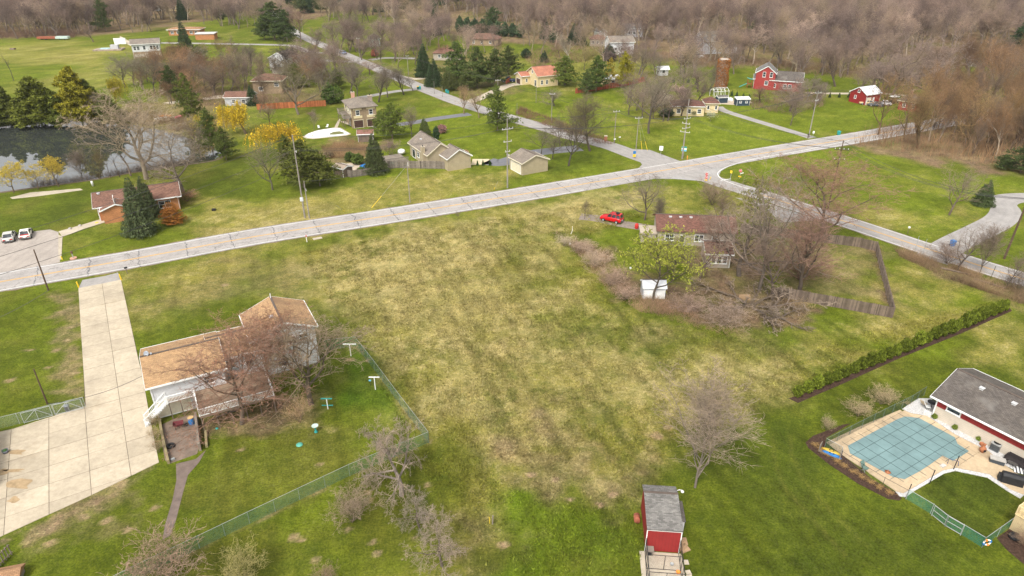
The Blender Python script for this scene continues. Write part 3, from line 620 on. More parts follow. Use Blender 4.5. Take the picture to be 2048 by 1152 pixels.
def cat(parts):
    V, T, n = [], [], 0
    for v, t in parts:
        if len(v): V.append(v); T.append(np.asarray(t)+n); n += len(v)
    return np.concatenate(V), np.concatenate(T)
def unit(V, T, Vt=None):
    pass
BARK = foliage('bark', .18); TWIG = foliage('twigs', .35); NEEDLE = foliage('needles', .55); LEAF = foliage('leaves', .4)

def grow(seed, trunk=.22, limbs=9, sub=(7,6,6), ang=(.75,.8,.9), ratio=(.72,.5,.45,.42), trop=(.02,.10,.06,.03), wob=(.08,.16,.22,.3), stems=1, lean=0., radius=.022, droop=0., hz0=.3):
    """recursive branching; returns segments with their level"""
    r = random.Random(seed); segs = []
    nseg = (5, 5, 4, 3, 2)
    def perp(d, a, az):
        u = (0,0,1) if abs(d[2]) < .9 else (1,0,0)
        x = (d[1]*u[2]-d[2]*u[1], d[2]*u[0]-d[0]*u[2], d[0]*u[1]-d[1]*u[0]); l = math.sqrt(x[0]**2+x[1]**2+x[2]**2); x = (x[0]/l, x[1]/l, x[2]/l)
        y = (x[1]*d[2]-x[2]*d[1], x[2]*d[0]-x[0]*d[2], x[0]*d[1]-x[1]*d[0])
        ca, sa, c, s = math.cos(a), math.sin(a), math.cos(az), math.sin(az)
        return tuple(d[i]*ca+(x[i]*c+y[i]*s)*sa for i in range(3))
    def rec(p, d, Ln, rad, lev):
        n = nseg[lev]; step = Ln/n; maxlev = len(sub)+1
        kids = 0 if lev >= maxlev else (limbs if lev == 0 else sub[lev-1])
        start = (hz0 if lev == 0 else .18); spots = sorted(start+(1-start)*((k+r.random())/kids) for k in range(kids)) if kids else []
        si = 0; az = r.random()*6.28
        for i in range(n):
            w = wob[min(lev, 3)]; t = trop[min(lev, 3)]-(droop if lev >= 2 else 0)
            d = (d[0]+r.gauss(0, w), d[1]+r.gauss(0, w), d[2]+r.gauss(0, w)+t*2); l = math.sqrt(d[0]**2+d[1]**2+d[2]**2); d = (d[0]/l, d[1]/l, d[2]/l)
            q = (p[0]+d[0]*step, p[1]+d[1]*step, p[2]+d[2]*step)
            f0, f1 = i/n, (i+1)/n; ra, rb = rad*(1-.75*f0), rad*(1-.75*f1)
            last = i == n-1
            segs.append((*p, *q, ra, 0 if (last and lev >= maxlev) else rb, lev))
            while si < len(spots) and spots[si] <= f1+1e-6:
                f = spots[si]; si += 1; tt = (f-f0)*n; b = tuple(p[m]+(q[m]-p[m])*tt for m in range(3))
                az += 2.4+r.uniform(-.5, .5)
                a = ang[min(lev, 2)]*r.uniform(.65, 1.25)*(1.15-.45*f if lev == 0 else 1)
                ln = Ln*ratio[min(lev, 3)]*r.uniform(.7, 1.2)*(1.25-.55*f)
                rec(b, perp(d, a, az), ln, max(rad*(1-.7*f)*(.62 if lev == 0 else .55), .0016), lev+1)
            p = q
    for s in range(stems):
        a = 2*math.pi*s/stems+r.uniform(-.4, .4); sp = 0 if stems == 1 else r.uniform(.15, .5)+lean
        d = (math.cos(a)*math.sin(sp), math.sin(a)*math.sin(sp), math.cos(sp)) if stems > 1 else (math.sin(lean), 0, math.cos(lean))
        rec((math.cos(a)*.01*(stems > 1), math.sin(a)*.01*(stems > 1), 0), d, r.uniform(.6, .75) if stems == 1 else r.uniform(.45, .75), radius*(1 if stems == 1 else .5), 0)
    return np.array(segs)
def norm(S):
    ends = S[:, 3:6]; zt = np.percentile(ends[:,2], 99.7); c = ends[S[:,8] >= 2] if (S[:,8] >= 2).any() else ends
    rr = np.percentile(np.hypot(c[:,0], c[:,1]), 86)
    S = S.copy(); k = np.array([.5/rr, .5/rr, 1/zt]); S[:,0:3] *= k; S[:,3:6] *= k; S[:,6:8] *= 1/zt
    return S
def bare_proto(name, S, bud=0, budsize=.012, seed=0, thin=1.0, twigr=.0022):
    S = norm(S); lv = S[:,8]; T0 = S[lv <= 1]; mx = lv.max()
    tv, tt = cat([seg_mesh(T0[T0[:,8] == 0][:, :8], 8), seg_mesh(T0[T0[:,8] == 1][:, :8], 5)])
    C = S[lv >= 2].copy(); C[:,6] = np.maximum(C[:,6]*thin, twigr*.8); fine = C[:,7] == 0
    parts = [seg_mesh(np.where(np.arange(8) == 7, np.maximum(C[~fine][:, :8], twigr*.5), C[~fine][:, :8]), 3), seg_mesh(C[fine][:, :8], 3)]
    tm = mesh_np(name+'_trunk', tv, tt, BARK); cv, ct = cat(parts); cm = mesh_np(name+'_crown', cv, ct, TWIG)
    lm = None
    if bud:
        g = np.random.default_rng(seed); F = C[fine]; idx = g.integers(0, len(F), bud); t = g.random(bud)[:,None]
        c = F[idx, 0:3]*(1-t)+F[idx, 3:6]*t+g.normal(0, .006, (bud,3)); lm = leaf_mesh(name+'_leaves', c, budsize, g)
    return (tm, cm, lm)
def leaf_mesh(name, c, size, g, up=None, stretch=1.6, mat=None):
    n = len(c); a = g.normal(size=(n,3)); a /= np.linalg.norm(a, axis=1, keepdims=True)
    if up is not None: a = a*(1-up[1])+np.array(up[0])*up[1]; a /= np.linalg.norm(a, axis=1, keepdims=True)
    b = np.cross(a, g.normal(size=(n,3))); b /= np.linalg.norm(b, axis=1, keepdims=True)+1e-9
    s = size*g.uniform(.6, 1.4, (n,1)); V = np.stack([c-b*s*.5, c+b*s*.5, c+a*s*stretch], 1).reshape(-1,3)
    return mesh_np(name, V, np.arange(3*n).reshape(-1,3), mat or LEAF)

PROTO = {}
def protos():
    P_ = PROTO
    P_['round'] = [bare_proto('round%d' % i, grow(10+i, limbs=11, sub=(8,7,5), ang=(.75,.75,.85), hz0=.34, trop=(.02,.13,.07,.04), radius=.027), twigr=.0014) for i in range(4)]
    P_['vase'] = [bare_proto('vase%d' % i, grow(30+i, limbs=11, sub=(8,7,5), ang=(.55,.6,.7), trop=(.02,.2,.12,.08), hz0=.26, radius=.028), twigr=.0014) for i in range(3)]
    P_['big'] = [bare_proto('big%d' % i, grow(50+i, limbs=9, sub=(9,8,7), ang=(.95,.8,.85), ratio=(.85,.55,.45,.42), trop=(.02,.08,.05,.02), wob=(.1,.2,.26,.3), hz0=.22, radius=.034), twigr=.0011) for i in range(3)]
    P_['airy'] = [bare_proto('airy%d' % i, grow(40+i, limbs=10, sub=(7,6,4), ang=(.8,.75,.8), ratio=(.8,.55,.48,.45), trop=(.02,.12,.07,.04), wob=(.1,.18,.24,.28), hz0=.25, radius=.026), twigr=.0013) for i in range(4)]
    P_['upright'] = [bare_proto('upright%d' % i, grow(70+i, limbs=22, sub=(8,7,4), ang=(.42,.5,.6), ratio=(.7,.42,.45,.45), trop=(.05,.22,.12,.08), wob=(.025,.14,.22,.3), hz0=.12, radius=.018), twigr=.0013) for i in range(2)]
    P_['orchard'] = [bare_proto('orchard%d' % i, grow(90+i, limbs=10, sub=(9,8,6), ang=(1.05,.9,.9), ratio=(1.05,.5,.45,.42), trop=(0,.0,-.02,-.04), wob=(.15,.25,.3,.35), hz0=.3, radius=.035), twigr=.002) for i in range(3)]
    P_['shrub'] = [bare_proto('shrub%d' % i, grow(110+i, limbs=6, sub=(5,4), ang=(.6,.7,.8), stems=12, hz0=.2, radius=.012, wob=(.12,.2,.25,.3)), twigr=.0032) for i in range(3)]
    P_['fallen'] = [bare_proto('fallen%d' % i, grow(130+i, limbs=5, sub=(5,4,3), ang=(.7,.7,.8), trop=(-.05,-.02,.02,0), stems=7, lean=.75, hz0=.25, radius=.03, wob=(.15,.25,.3,.3)), twigr=.0035) for i in range(2)]
    P_['buds'] = [bare_proto('buds%d' % i, grow(150+i, limbs=11, sub=(9,8,7), ang=(.8,.8,.9), hz0=.2, trop=(.02,.1,.06,.03)), bud=7000, budsize=.0027, seed=i, twigr=.0012) for i in range(2)]
    P_['leafy'] = [bare_proto('leafy%d' % i, grow(160+i, limbs=9, sub=(7,6,5), ang=(.7,.8,.9), hz0=.3), bud=8500, budsize=.010, seed=i) for i in range(2)]
    P_['snag'] = [bare_proto('snag0', grow(175, limbs=4, sub=(3,2), ang=(.5,.7,.9), hz0=.35, ratio=(.6,.4,.35,.3), radius=.03), twigr=.004)]
    P_['far'] = [bare_proto('far%d' % i, grow(180+i, limbs=10, sub=(7,6,3), ang=(.6,.65,.8), hz0=.36, trop=(.02,.18,.1,.05), radius=.03), twigr=.0019) for i in range(4)]
    # conifers
    def spruce(name, seed, whorls=26, per=10, dens=16, power=.85, droop=.25, ir=.12, gap=0.):
        g = np.random.default_rng(seed); V = []; S = []
        for w in range(whorls):
            z = .04+.95*(w+g.random()*.6)/whorls; Rr = .5*(1-z)**power+.015
            for k in range(per if z < .8 else max(4, per//2)):
                az = 2*np.pi*(k+g.random()*.9)/per; L_ = Rr*g.uniform(1-ir*2.2, 1+ir)
                if gap and g.random() < gap: L_ *= g.uniform(.35, .8)
                dx, dy = np.cos(az), np.sin(az); S.append((0, 0, z, dx*L_, dy*L_, z-droop*L_*.25, .004*(1-z)+.0012, .0008, 0))
                m = max(3, int(dens*L_/.5)); t = np.sqrt(g.uniform(.08, 1, m)); lat = g.normal(0, .055, m)*(1.1-.5*t)*(.6+L_*1.6)
                x = dx*L_*t-dy*lat; y = dy*L_*t+dx*lat; zz = z-droop*L_*t*.3+.05*L_*t*t-g.random(m)*.016
                V.append(np.stack([x, y, zz, np.full(m, dx), np.full(m, dy)], 1))
        V = np.concatenate(V); n = len(V); c = V[:, :3]; out = np.stack([V[:,3], V[:,4], g.uniform(-.75, .1, n)], 1)+g.normal(0, .35, (n,3)); out /= np.linalg.norm(out, axis=1, keepdims=True)
        sd_ = np.cross(out, np.array([0,0,1.])+g.normal(0, .3, (n,3))); sd_ /= np.linalg.norm(sd_, axis=1, keepdims=True)
        s = g.uniform(.016, .034, (n,1)); tri = np.stack([c-sd_*s*.45, c+sd_*s*.45, c+out*s*1.5], 1).reshape(-1,3)
        tri2 = np.stack([c-np.array([0,0,1.])*s*.4, c+np.array([0,0,1.])*s*.25, c+out*s*1.4], 1).reshape(-1,3)
        cm = mesh_np(name+'_crown', np.concatenate([tri, tri2]), np.arange(6*n).reshape(-1,3), NEEDLE)
        tv, tt = cat([seg_mesh([(0,0,0,0,0,.5,.016,.010),(0,0,.5,0,0,1,.010,.001)], 7), seg_mesh(np.array(S)[:, :8], 3)])
        return (mesh_np(name+'_trunk', tv, tt, BARK), cm, None)
    P_['spruce'] = [spruce('spruce%d' % i, 200+i, 36, 14, 36) for i in range(3)]
    P_['cedar'] = [spruce('cedar%d' % i, 210+i, 28, 13, 30, .55, -.6, .2) for i in range(2)]
    def pine(name, seed, n_br=46, tufts=12, z0=.22, spread=.5, fat=1.0):
        g = np.random.default_rng(seed); S = [(0,0,0,.01,0,.5,.018,.012),(.01,0,.5,0,.01,.98,.012,.002)]; C = []
        for k in range(n_br):
            z = z0+(1-z0)*((k+g.random())/n_br)**1.05; az = k*2.4+g.normal(0, .4)
            prof = min(1, (z-z0+.12)/.2)*(1-((z-z0)/(1-z0)))**.6; L_ = spread*max(.09, prof)*g.uniform(.5, 1.2)*(1+.22*math.sin(az*1.0+seed+z*5))
            up = g.uniform(-.05, .22); e = np.array([np.cos(az)*L_, np.sin(az)*L_, z+L_*up]); S.append((0,0,z,*e,.006*(1-z)+.0018,.0012))
            m = max(4, int(tufts*L_/.3)); t = g.uniform(.3, 1.05, (m,1)); C.append(np.array([0,0,z])*(1-t)+e*t+g.normal(0, 1, (m,3))*np.array([.045,.045,.016])*(.5+L_*1.5))
        C = np.concatenate(C); per = 10; c = np.repeat(C, per, 0)+g.normal(0, .008, (len(C)*per,3)); n = len(c)
        d = g.normal(size=(n,3))*np.array([1,1,.6])+np.array([0,0,.25]); d /= np.linalg.norm(d, axis=1, keepdims=True); b = np.cross(d, g.normal(size=(n,3))); b /= np.linalg.norm(b, axis=1, keepdims=True)
        s = g.uniform(.018, .034, (n,1))*fat; V = np.stack([c-b*s*.28, c+b*s*.28, c+d*s*1.35], 1).reshape(-1,3)
        tv, tt = seg_mesh(np.array(S), 6)
        return (mesh_np(name+'_trunk', tv, tt, BARK), mesh_np(name+'_crown', V, np.arange(3*n).reshape(-1,3), NEEDLE), None)
    P_['pine'] = [pine('pine%d' % i, 230+i, 78, 20, .14) for i in range(4)]
    P_['densepine'] = [pine('densepine%d' % i, 250+i, 110, 30, .08, fat=1.5) for i in range(3)]
    P_['openpine'] = [pine('openpine%d' % i, 240+i, 40, 14, .3) for i in range(2)]
    def bush(name, seed, n=1500, top=1.0, size=.06, upv=.3, egg=1.0):
        g = np.random.default_rng(seed); d = g.normal(size=(n,3)); d /= np.linalg.norm(d, axis=1, keepdims=True); rr = g.random((n,1))**.28
        lump = 1+.14*np.sin(d[:,:1]*7+seed)*np.cos(d[:,1:2]*6)+.1*np.sin(d[:,2:3]*9+d[:,:1]*5)
        c = d*rr*lump*np.array([.46,.46,.48])+np.array([0,0,.5]); k = 1-.35*egg*np.clip(c[:,2]-.35, 0, 1)*1.5; c[:,0] *= k; c[:,1] *= k
        cm = leaf_mesh(name+'_crown', c, size, g, ((0,0,1.), upv), 1.4, NEEDLE)
        tv, tt = seg_mesh([(0,0,0,0,0,.55,.03,.012),(0,0,.1,.16,.06,.6,.014,.006),(0,0,.1,-.14,.1,.6,.014,.006)], 5)
        return (mesh_np(name+'_trunk', tv, tt, BARK), cm, None)
    P_['bush'] = [bush('bush%d' % i, 260+i, 1900, size=.075) for i in range(3)]
    P_['hedge'] = [bush('hedge%d' % i, 270+i, 1900, size=.085, upv=.55, egg=1.3) for i in range(3)]
    def willow(name, seed):
        S = norm(grow(seed, limbs=7, sub=(5,4), ang=(.7,.7,.8), hz0=.3, radius=.04, trop=(.02,.12,.03,0))); g = np.random.default_rng(seed)
        T0 = S[S[:,8] <= 1]; tv, tt = seg_mesh(T0[:, :8], 6); F = S[S[:,8] >= 2]; n = 620; idx = g.integers(0, len(F), n); a = F[idx, 3:6]; segs = []; cc = []
        L_ = np.minimum(a[:,2]*.75, g.uniform(.15, .55, n)); prev = a
        for k in range(4):
            q = prev+np.stack([g.normal(0, .012, n)+a[:,0]*.05/(k+1), g.normal(0, .012, n)+a[:,1]*.05/(k+1), -L_/4], 1)
            segs.append(np.concatenate([prev, q, np.full((n,1), .0022), np.full((n,1), .0016)], 1)); cc.append(prev+(q-prev)*g.random((n,1))); prev = q
        S2 = F[:, :8].copy(); S2[:,7] = np.maximum(S2[:,7], .002)
        cv, ct = cat([seg_mesh(np.concatenate(segs), 3), seg_mesh(S2, 3)])
        return (mesh_np(name+'_trunk', tv, tt, BARK), mesh_np(name+'_crown', cv, ct, TWIG), leaf_mesh(name+'_leaves', np.concatenate(cc), .021, g, ((0,0,-1.), .5)))
    P_['willow'] = [willow('willow%d' % i, 280+i) for i in range(3)]
protos()
GREYB, DKB, TAN, PINK, REDB, OLV, ORB, PALE = (.15,.115,.09), (.075,.058,.046), (.25,.19,.125), (.205,.145,.12), (.26,.10,.06), (.145,.125,.06), (.25,.14,.065), (.30,.25,.19)
PG, PG2, DG, YG, BG, JUN = (.055,.085,.022), (.085,.115,.02), (.024,.045,.022), (.125,.13,.018), (.035,.062,.045), (.16,.075,.025)
TRUNKC = {'spruce': (.09,.065,.05), 'pine': (.11,.085,.065)}
ORD = 'first second third fourth fifth sixth seventh eighth ninth tenth eleventh twelfth thirteenth fourteenth fifteenth sixteenth seventeenth eighteenth nineteenth twentieth'.split()
ORD += ['twenty-'+o for o in ORD[:9]]
def tree(kind, bx, by, ty, w, c, label, cat_=None, name=None, group=None, leaf=None, bark=None, rz=None, var=None, wz=None):
    b = P(bx, by); h = hgt(b, ty); ww = w/ppm(Vector((b.x, b.y, h*.5)))
    ps = PROTO[kind]; pr = ps[var % len(ps)] if var is not None else rnd.choice(ps)
    con = kind in ('spruce', 'pine', 'densepine', 'openpine', 'cedar'); shr = kind in ('shrub', 'bush', 'hedge', 'fallen')
    t = thing(name or ('conifer_tree' if con else 'shrub' if shr else 'bare_tree'), label, cat_ or ('shrub' if shr else 'tree'), b, rnd.uniform(0, 6.28) if rz is None else rz, group)
    ww *= 1.22 if kind in ('pine', 'densepine') else 1; t.scale = (ww, ww*(wz or 1), h)
    k = rnd.uniform(.9, 1.12)*(1.75 if con else 1.6 if kind in ('bush', 'hedge') else 1.25 if kind in ('orchard', 'upright', 'buds', 'big', 'shrub', 'airy') else 1.05)
    lk = 1.0
    for nm, me, cc in (('trunk', pr[0], bark or TRUNKC.get(kind) or tuple(.75*x+.02 for x in c)), ('crown', pr[1], c), ('leaves', pr[2], leaf or c)):
        if me is None: continue
        o = bpy.data.objects.new(nm, me); col.objects.link(o); o.parent = t; kk = lk if nm == 'leaves' else (k if nm == 'crown' or con else 1.0 if bark else min(k, .7)); cr = (1, 1, 1) if not con or nm != 'crown' else (1.05, 1.05, .9) if kind == 'spruce' else (1.22, 1.05, .65); o.color = (cc[0]*kk*cr[0], cc[1]*kk*cr[1], cc[2]*kk*cr[2], 1)
    return t

# ------------------------------------------------------------------ buildings
def opening(parent, side, u, z, w, h, L, W, o, kind='window', mat=None, frame=WHITE):
    """window or door on a wall: n = near, f = far, w / e = the ends"""
    def pl(u0, u1, d0, d1, z0, z1):
        m = MB()
        if side == 'n': m.box(u0, o-d1, z0, u1, o-d0, z1)
        elif side == 'f': m.box(u0, W-o+d0, z0, u1, W-o+d1, z1)
        elif side == 'w': m.box(o-d1, u0, z0, o-d0, u1, z1)
        else: m.box(L-o+d0, u0, z0, L-o+d1, u1, z1)
        return m
    t = min(.09, w*.12); fr = MB()
    for a in ((u-w/2, u-w/2+t, z, z+h), (u+w/2-t, u+w/2, z, z+h), (u-w/2+t, u+w/2-t, z+h-t, z+h), (u-w/2+t, u+w/2-t, z, z+t)):
        b = pl(a[0], a[1], -.02, .07, a[2], a[3]); fr.add(b.v, b.f)
    if kind == 'window':
        if w > .7 and h > .8: b = pl(u-w/2+t, u+w/2-t, -.02, .05, z+h/2-.025, z+h/2+.025); fr.add(b.v, b.f)
        if w > 1.5: b = pl(u-.04, u+.04, -.02, .055, z+t, z+h-t); fr.add(b.v, b.f)
        f = fr.build('window', frame, parent); pl(u-w/2+t, u+w/2-t, -.03, .03, z+t, z+h-t).build('pane', mat or GLASS, f)
        pl(u-w/2-.06, u+w/2+.06, -.02, .12, z-.07, z-.003).build('sill', frame, f)
    elif kind == 'door':
        f = fr.build('door', frame, parent); pl(u-w/2+t, u+w/2-t, -.03, .035, z+.02, z+h-t).build('leaf', mat or WHITE, f)
        pl(u+w/2-t-.16, u+w/2-t-.1, .035, .09, z+h*.45, z+h*.5).build('handle', STEEL, f)
    else:
        f = fr.build('garage_door', frame, parent); n = 4; s = (h-t-.02)/n
        for k in range(n): pl(u-w/2+t, u+w/2-t, -.03, .03, z+.02+k*s, z+.02+(k+1)*s-.025).build('panel', mat or WHITE, f)
    return f
def house(name, label, A, ze, ang, L, W, rise, ridge='x', o=.4, wall=None, roof=None, trim=WHITE, openings=(), t=.14, rf=.5, ze2=None, z0=-.05, cat_='house', hipin=None, off=(0,0), base=None, gable=None):
    """A: map position of the near-left roof corner at eave height ze; roof L x W metres, turned by ang"""
    a = P(A[0], A[1], ze); c, s = math.cos(R(ang)), math.sin(R(ang))
    rt = thing(name, label, cat_, (a.x+off[0]*c-off[1]*s, a.y+off[0]*s+off[1]*c, 0), R(ang))
    zr = ze+rise; zf = ze if ze2 is None else ze2
    if ridge == 'flat':
        MB().box(o, o, z0, L-o, W-o, ze).build('wall', wall, rt); MB().box(0, 0, ze, L, W, ze+.25).build('roof', roof, rt)
    elif ridge == 'x':
        yr = W*rf; sn_, sf_ = rise/yr, (zr-zf)/(W-yr)
        MB().xprism([(o, z0), (W-o, z0), (W-o, zf+o*sf_), (yr, zr), (o, ze+o*sn_)], o, L-o).build('wall', wall, rt)
        MB().xprism([(0, ze), (yr, zr), (W, zf), (W, zf+t), (yr, zr+t), (0, ze+t)], 0, L).build('roof', roof, rt)
        MB().box(.02, yr-.13, zr+t-.03, L-.02, yr+.13, zr+t+.03).build('ridge_cap', M('ridge_dark', (.11,.085,.07), .9), rt)
        if trim:
            
            for xd in (o+.12, L-o-.12): MB().tube([(xd, o-.06, ze-.02), (xd, o-.06, .1)], .045, 6).build('downpipe', trim, rt)
            m = MB().box(-.03, -.09, ze-.06, L+.03, -.004, ze+t+.005).box(-.03, W+.004, zf-.06, L+.03, W+.09, zf+t+.005)
            for x in (-.035, L+.004):
                m.xprism([(-.004, ze-.1), (yr, zr-.1), (yr, zr+t+.01), (-.004, ze+t+.01)], x, x+.031).xprism([(yr+.003, zr-.1), (W, zf-.1), (W, zf+t+.01), (yr+.003, zr+t+.01)], x, x+.031)
            m.build('fascia', trim, rt)
    elif ridge == 'y':
        xr = L*rf; sl, sr = rise/xr, (zr-zf)/(L-xr)
        MB().yprism([(o, z0), (L-o, z0), (L-o, zf+o*sr), (xr, zr), (o, ze+o*sl)], o, W-o).build('wall', wall, rt)
        MB().yprism([(0, ze), (xr, zr), (L, zf), (L, zf+t), (xr, zr+t), (0, ze+t)], 0, W).build('roof', roof, rt)
        MB().box(xr-.13, .02, zr+t-.03, xr+.13, W-.02, zr+t+.03).build('ridge_cap', M('ridge_dark', (.11,.085,.07), .9), rt)
        if trim:
            m = MB().box(-.09, -.03, ze-.06, -.004, W+.03, ze+t+.005).box(L+.004, -.03, zf-.06, L+.09, W+.03, zf+t+.005)
            for y in (-.035, W+.004):
                m.yprism([(-.004, ze-.1), (xr, zr-.1), (xr, zr+t+.01), (-.004, ze+t+.01)], y, y+.031).yprism([(xr+.003, zr-.1), (L, zf-.1), (L, zf+t+.01), (xr+.003, zr+t+.01)], y, y+.031)
            m.build('fascia', trim, rt)
    else:
        MB().box(o, o, z0, L-o, W-o, ze+.02).build('wall', wall, rt)
        q = min(L, W)/2 if hipin is None else hipin
        r0, r1 = ((q, W/2, zr), (L-q, W/2, zr)) if L >= W else ((L/2, q, zr), (L/2, W-q, zr))
        b = [(0,0,ze),(L,0,ze),(L,W,ze),(0,W,ze)]; u = [(x,y,ze+t) for x,y,_ in b]
        fs = [(3,2,1,0),(0,1,5,4),(1,2,6,5),(2,3,7,6),(3,0,4,7)]
        fs += [(4,5,9,8),(5,6,9),(6,7,8,9),(7,4,8)] if L >= W else [(4,5,8),(5,6,9,8),(6,7,9),(7,4,8,9)]
        MB().add(b+u+[r0, r1], fs).build('roof', roof, rt)
        if trim: MB().box(-.07,-.07,ze-.08,L+.07,-.004,ze+t-.01).box(-.07,W+.004,ze-.08,L+.07,W+.07,ze+t-.01).box(-.07,-.003,ze-.08,-.004,W+.003,ze+t-.01).box(L+.004,-.003,ze-.08,L+.07,W+.003,ze+t-.01).build('fascia', trim, rt)
    if base: MB().box(o-.04, o-.04, z0, L-o+.04, W-o+.04, base[0]).build('plinth', base[1], rt)
    for op in openings: opening(rt, op[0], op[1], op[2], op[3], op[4], L, W, o, *(op[5:]))
    return rt
def chimney(h, x, y, z0, z1, w=.7, d=.9, mat=None):
    c = MB().box(x-w/2, y-d/2, z0, x+w/2, y+d/2, z1).build('chimney', mat, h)
    MB().box(x-w/2-.06, y-d/2-.06, z1, x+w/2+.06, y+d/2+.06, z1+.12).build('cap', CONC2, c); MB().lathe([(.14,0),(.14,.35)], 8, (x,y,z1+.12)).build('flue', BLACK, c); return c
def vent(h, x, y, z, dome=False):
    if dome: o = MB().lathe([(.42,0),(.42,.12),(.36,.24),(.2,.33),(.01,.36)], 14, (x,y,z-.05)).build('skylight_dome', WHITE, h, True)
    else: o = MB().box(x-.2, y-.2, z-.12, x+.2, y+.2, z+.12).box(x-.26, y-.26, z+.12, x+.26, y+.26, z+.17).build('roof_vent', M('vent_metal', (.5,.5,.5), .4), h)
    return o

W_WHITE = siding('white_siding', (.66,.66,.67), .18); W_TAN = siding('tan_board_siding', (.42,.35,.235), .2); W_CREAM = M('cream_stucco', (.62,.5,.29), .9, .12, 1.5)
W_BRICKO = brickm('orange_brick', (.42,.19,.085)); W_RED = siding('red_siding', (.33,.045,.04), .16); W_REDV = siding('red_board_siding', (.27,.024,.024), .3, True)
W_GREY = siding('grey_siding', (.5,.5,.52), .18); W_PALE = M('pale_stucco', (.36,.315,.255), .9, .12); W_BRICKT = brickm('tan_brick', (.3,.22,.14)); W_TEAL = siding('pale_teal_siding', (.42,.5,.47), .2)
R_TAN = shingle('tan_shingle', (.42,.27,.145), .18, (.26,.165,.095,1)); R_BROWN = shingle('red_brown_shingle', (.20,.11,.08)); R_GREYT = shingle('taupe_shingle', (.24,.205,.17), .15); R_DARK = shingle('charcoal_shingle', (.125,.11,.098), .22, (.17,.155,.14, 1))
R_GREY = shingle('grey_shingle', (.2,.192,.182)); R_TERRA = shingle('terracotta_roof', (.44,.185,.12), .15); R_MAROON = shingle('maroon_shingle', (.17,.085,.065)); R_METAL = siding('white_metal_roof', (.72,.74,.76), .4, True); R_OCHRE = shingle('ochre_roof', (.36,.21,.115), .12)
BROWNP = M('brown_door_paint', (.075,.04,.032), .6, .1); CREAMP = M('cream_panel', (.66,.56,.34), .7, .08)

# the split-level house on the concrete drive
A_ = 28.5
h1 = house('split_level_house', 'split-level house with orange-tan roof and white siding beside the concrete drive', (291,780), 4.4, A_, 8.6, 9.2, 1.55, 'x', .35, W_WHITE, R_TAN,
           openings=[('n', 2.35, .05, 3.6, 2.2, 'garage', OFFWHITE), ('n', 6.5, 2.9, 1.2, 1.1)])
def on(hs, nm_A, ze, Ln, Wd, rise, ridge, rf=.5, ops=(), wall=W_WHITE, roof=R_TAN, o=.35, z0=-.05, ze2=None):
    """a further block of the same house: its parts join the house"""
    sub = house('block', None, nm_A, ze, math.degrees(hs.rotation_euler.z), Ln, Wd, rise, ridge, o, wall, roof, openings=ops, rf=rf, z0=z0, cat_=None, ze2=ze2)
    bpy.context.view_layer.update()
    d = sub.location-hs.location; c, s = math.cos(-hs.rotation_euler.z), math.sin(-hs.rotation_euler.z); off = Vector((d.x*c-d.y*s, d.x*s+d.y*c, d.z))
    for ch in list(sub.children): ch.parent = hs; ch.location = off
    bpy.data.objects.remove(sub); return off
on(h1, (422,726), 4.4, 6.2, 6.8, 1.4, 'x', ops=[('n', 2.0, 2.8, 1.2, 1.1), ('n', 4.2, 2.3, 1.0, 1.9, 'door', GLASS)])
om = on(h1, (500,687), 5.4, 8.2, 7.5, 1.7, 'y', ops=[('n', 1.9, 3.0, 1.0, 1.3), ('n', 4.9, 3.7, 1.1, 1.1), ('n', 6.3, 3.7, 1.1, 1.1), ('n', 3.4, .8, 1.4, 1.2)])
vent(h1, om.x+3.2, om.y+2.4, 6.95); MB().tube([(om.x+4.1, om.y+6.9, 7.0), (om.x+4.1, om.y+6.9, 7.9)], .06).build('vent_pipe', WHITE, h1)
for dx, dy in ((.8, 5.3), (1.25, 5.1)):
    d = MB().lathe([(.02,0),(.25,.05),(.42,.15),(.43,.17),(.25,.08),(.01,.03)], 14).build('satellite_dish', M('dish_grey', (.26,.28,.31), .5), h1, True); k = .75 if dx < 1 else .3
    d.location = (dx, dy-.6, 6.25); d.rotation_euler = (R(60), 0, R(-30)); d.scale = (k, k, k)
    MB().tube([(dx, dy-.55, 5.6), (dx, dy-.55, 6.25)], .03).build('dish_post', STEEL, h1)

# its deck, stair and railing
dk = thing('deck', 'weathered raised deck with white railing behind the split-level house', 'deck', P(395,842), R(A_))
def loc(pt, root):
    d = pt-root.location; a = -root.rotation_euler.z; return Vector((d.x*math.cos(a)-d.y*math.sin(a), d.x*math.sin(a)+d.y*math.cos(a), d.z))
DZ = 2.3
c0_, c1_, c2_, c3_ = (loc(P(*p, DZ), dk) for p in ((398,826), (548,792), (520,745), (378,788)))
dx0, dx1, dy0, dy1 = c0_.x, c1_.x, min(c0_.y, c1_.y), c2_.y
dy1 = max(dy1, 3.4)
nb = int((dy1-dy0)/.16)
pl_ = MB()
for k in range(nb): pl_.box(dx0, dy0+k*.16, DZ-.04, dx1, dy0+k*.16+.145, DZ)
b = pl_.build('decking', wood('deck_board', (.25,.18,.125), .25), dk); b['kind'] = 'stuff'
fr = MB()
for x in np.linspace(dx0+.1, dx1-.1, 6): fr.bar((x, dy0+.1, 0), (x, dy0+.1, DZ-.05), .12)
fr.box(dx0, dy0, DZ-.25, dx1, dy0+.06, DZ-.045).box(dx0, dy0+.07, DZ-.25, dx0+.06, dy1, DZ-.045); fr.build('deck_frame', BROWNWOOD, dk)
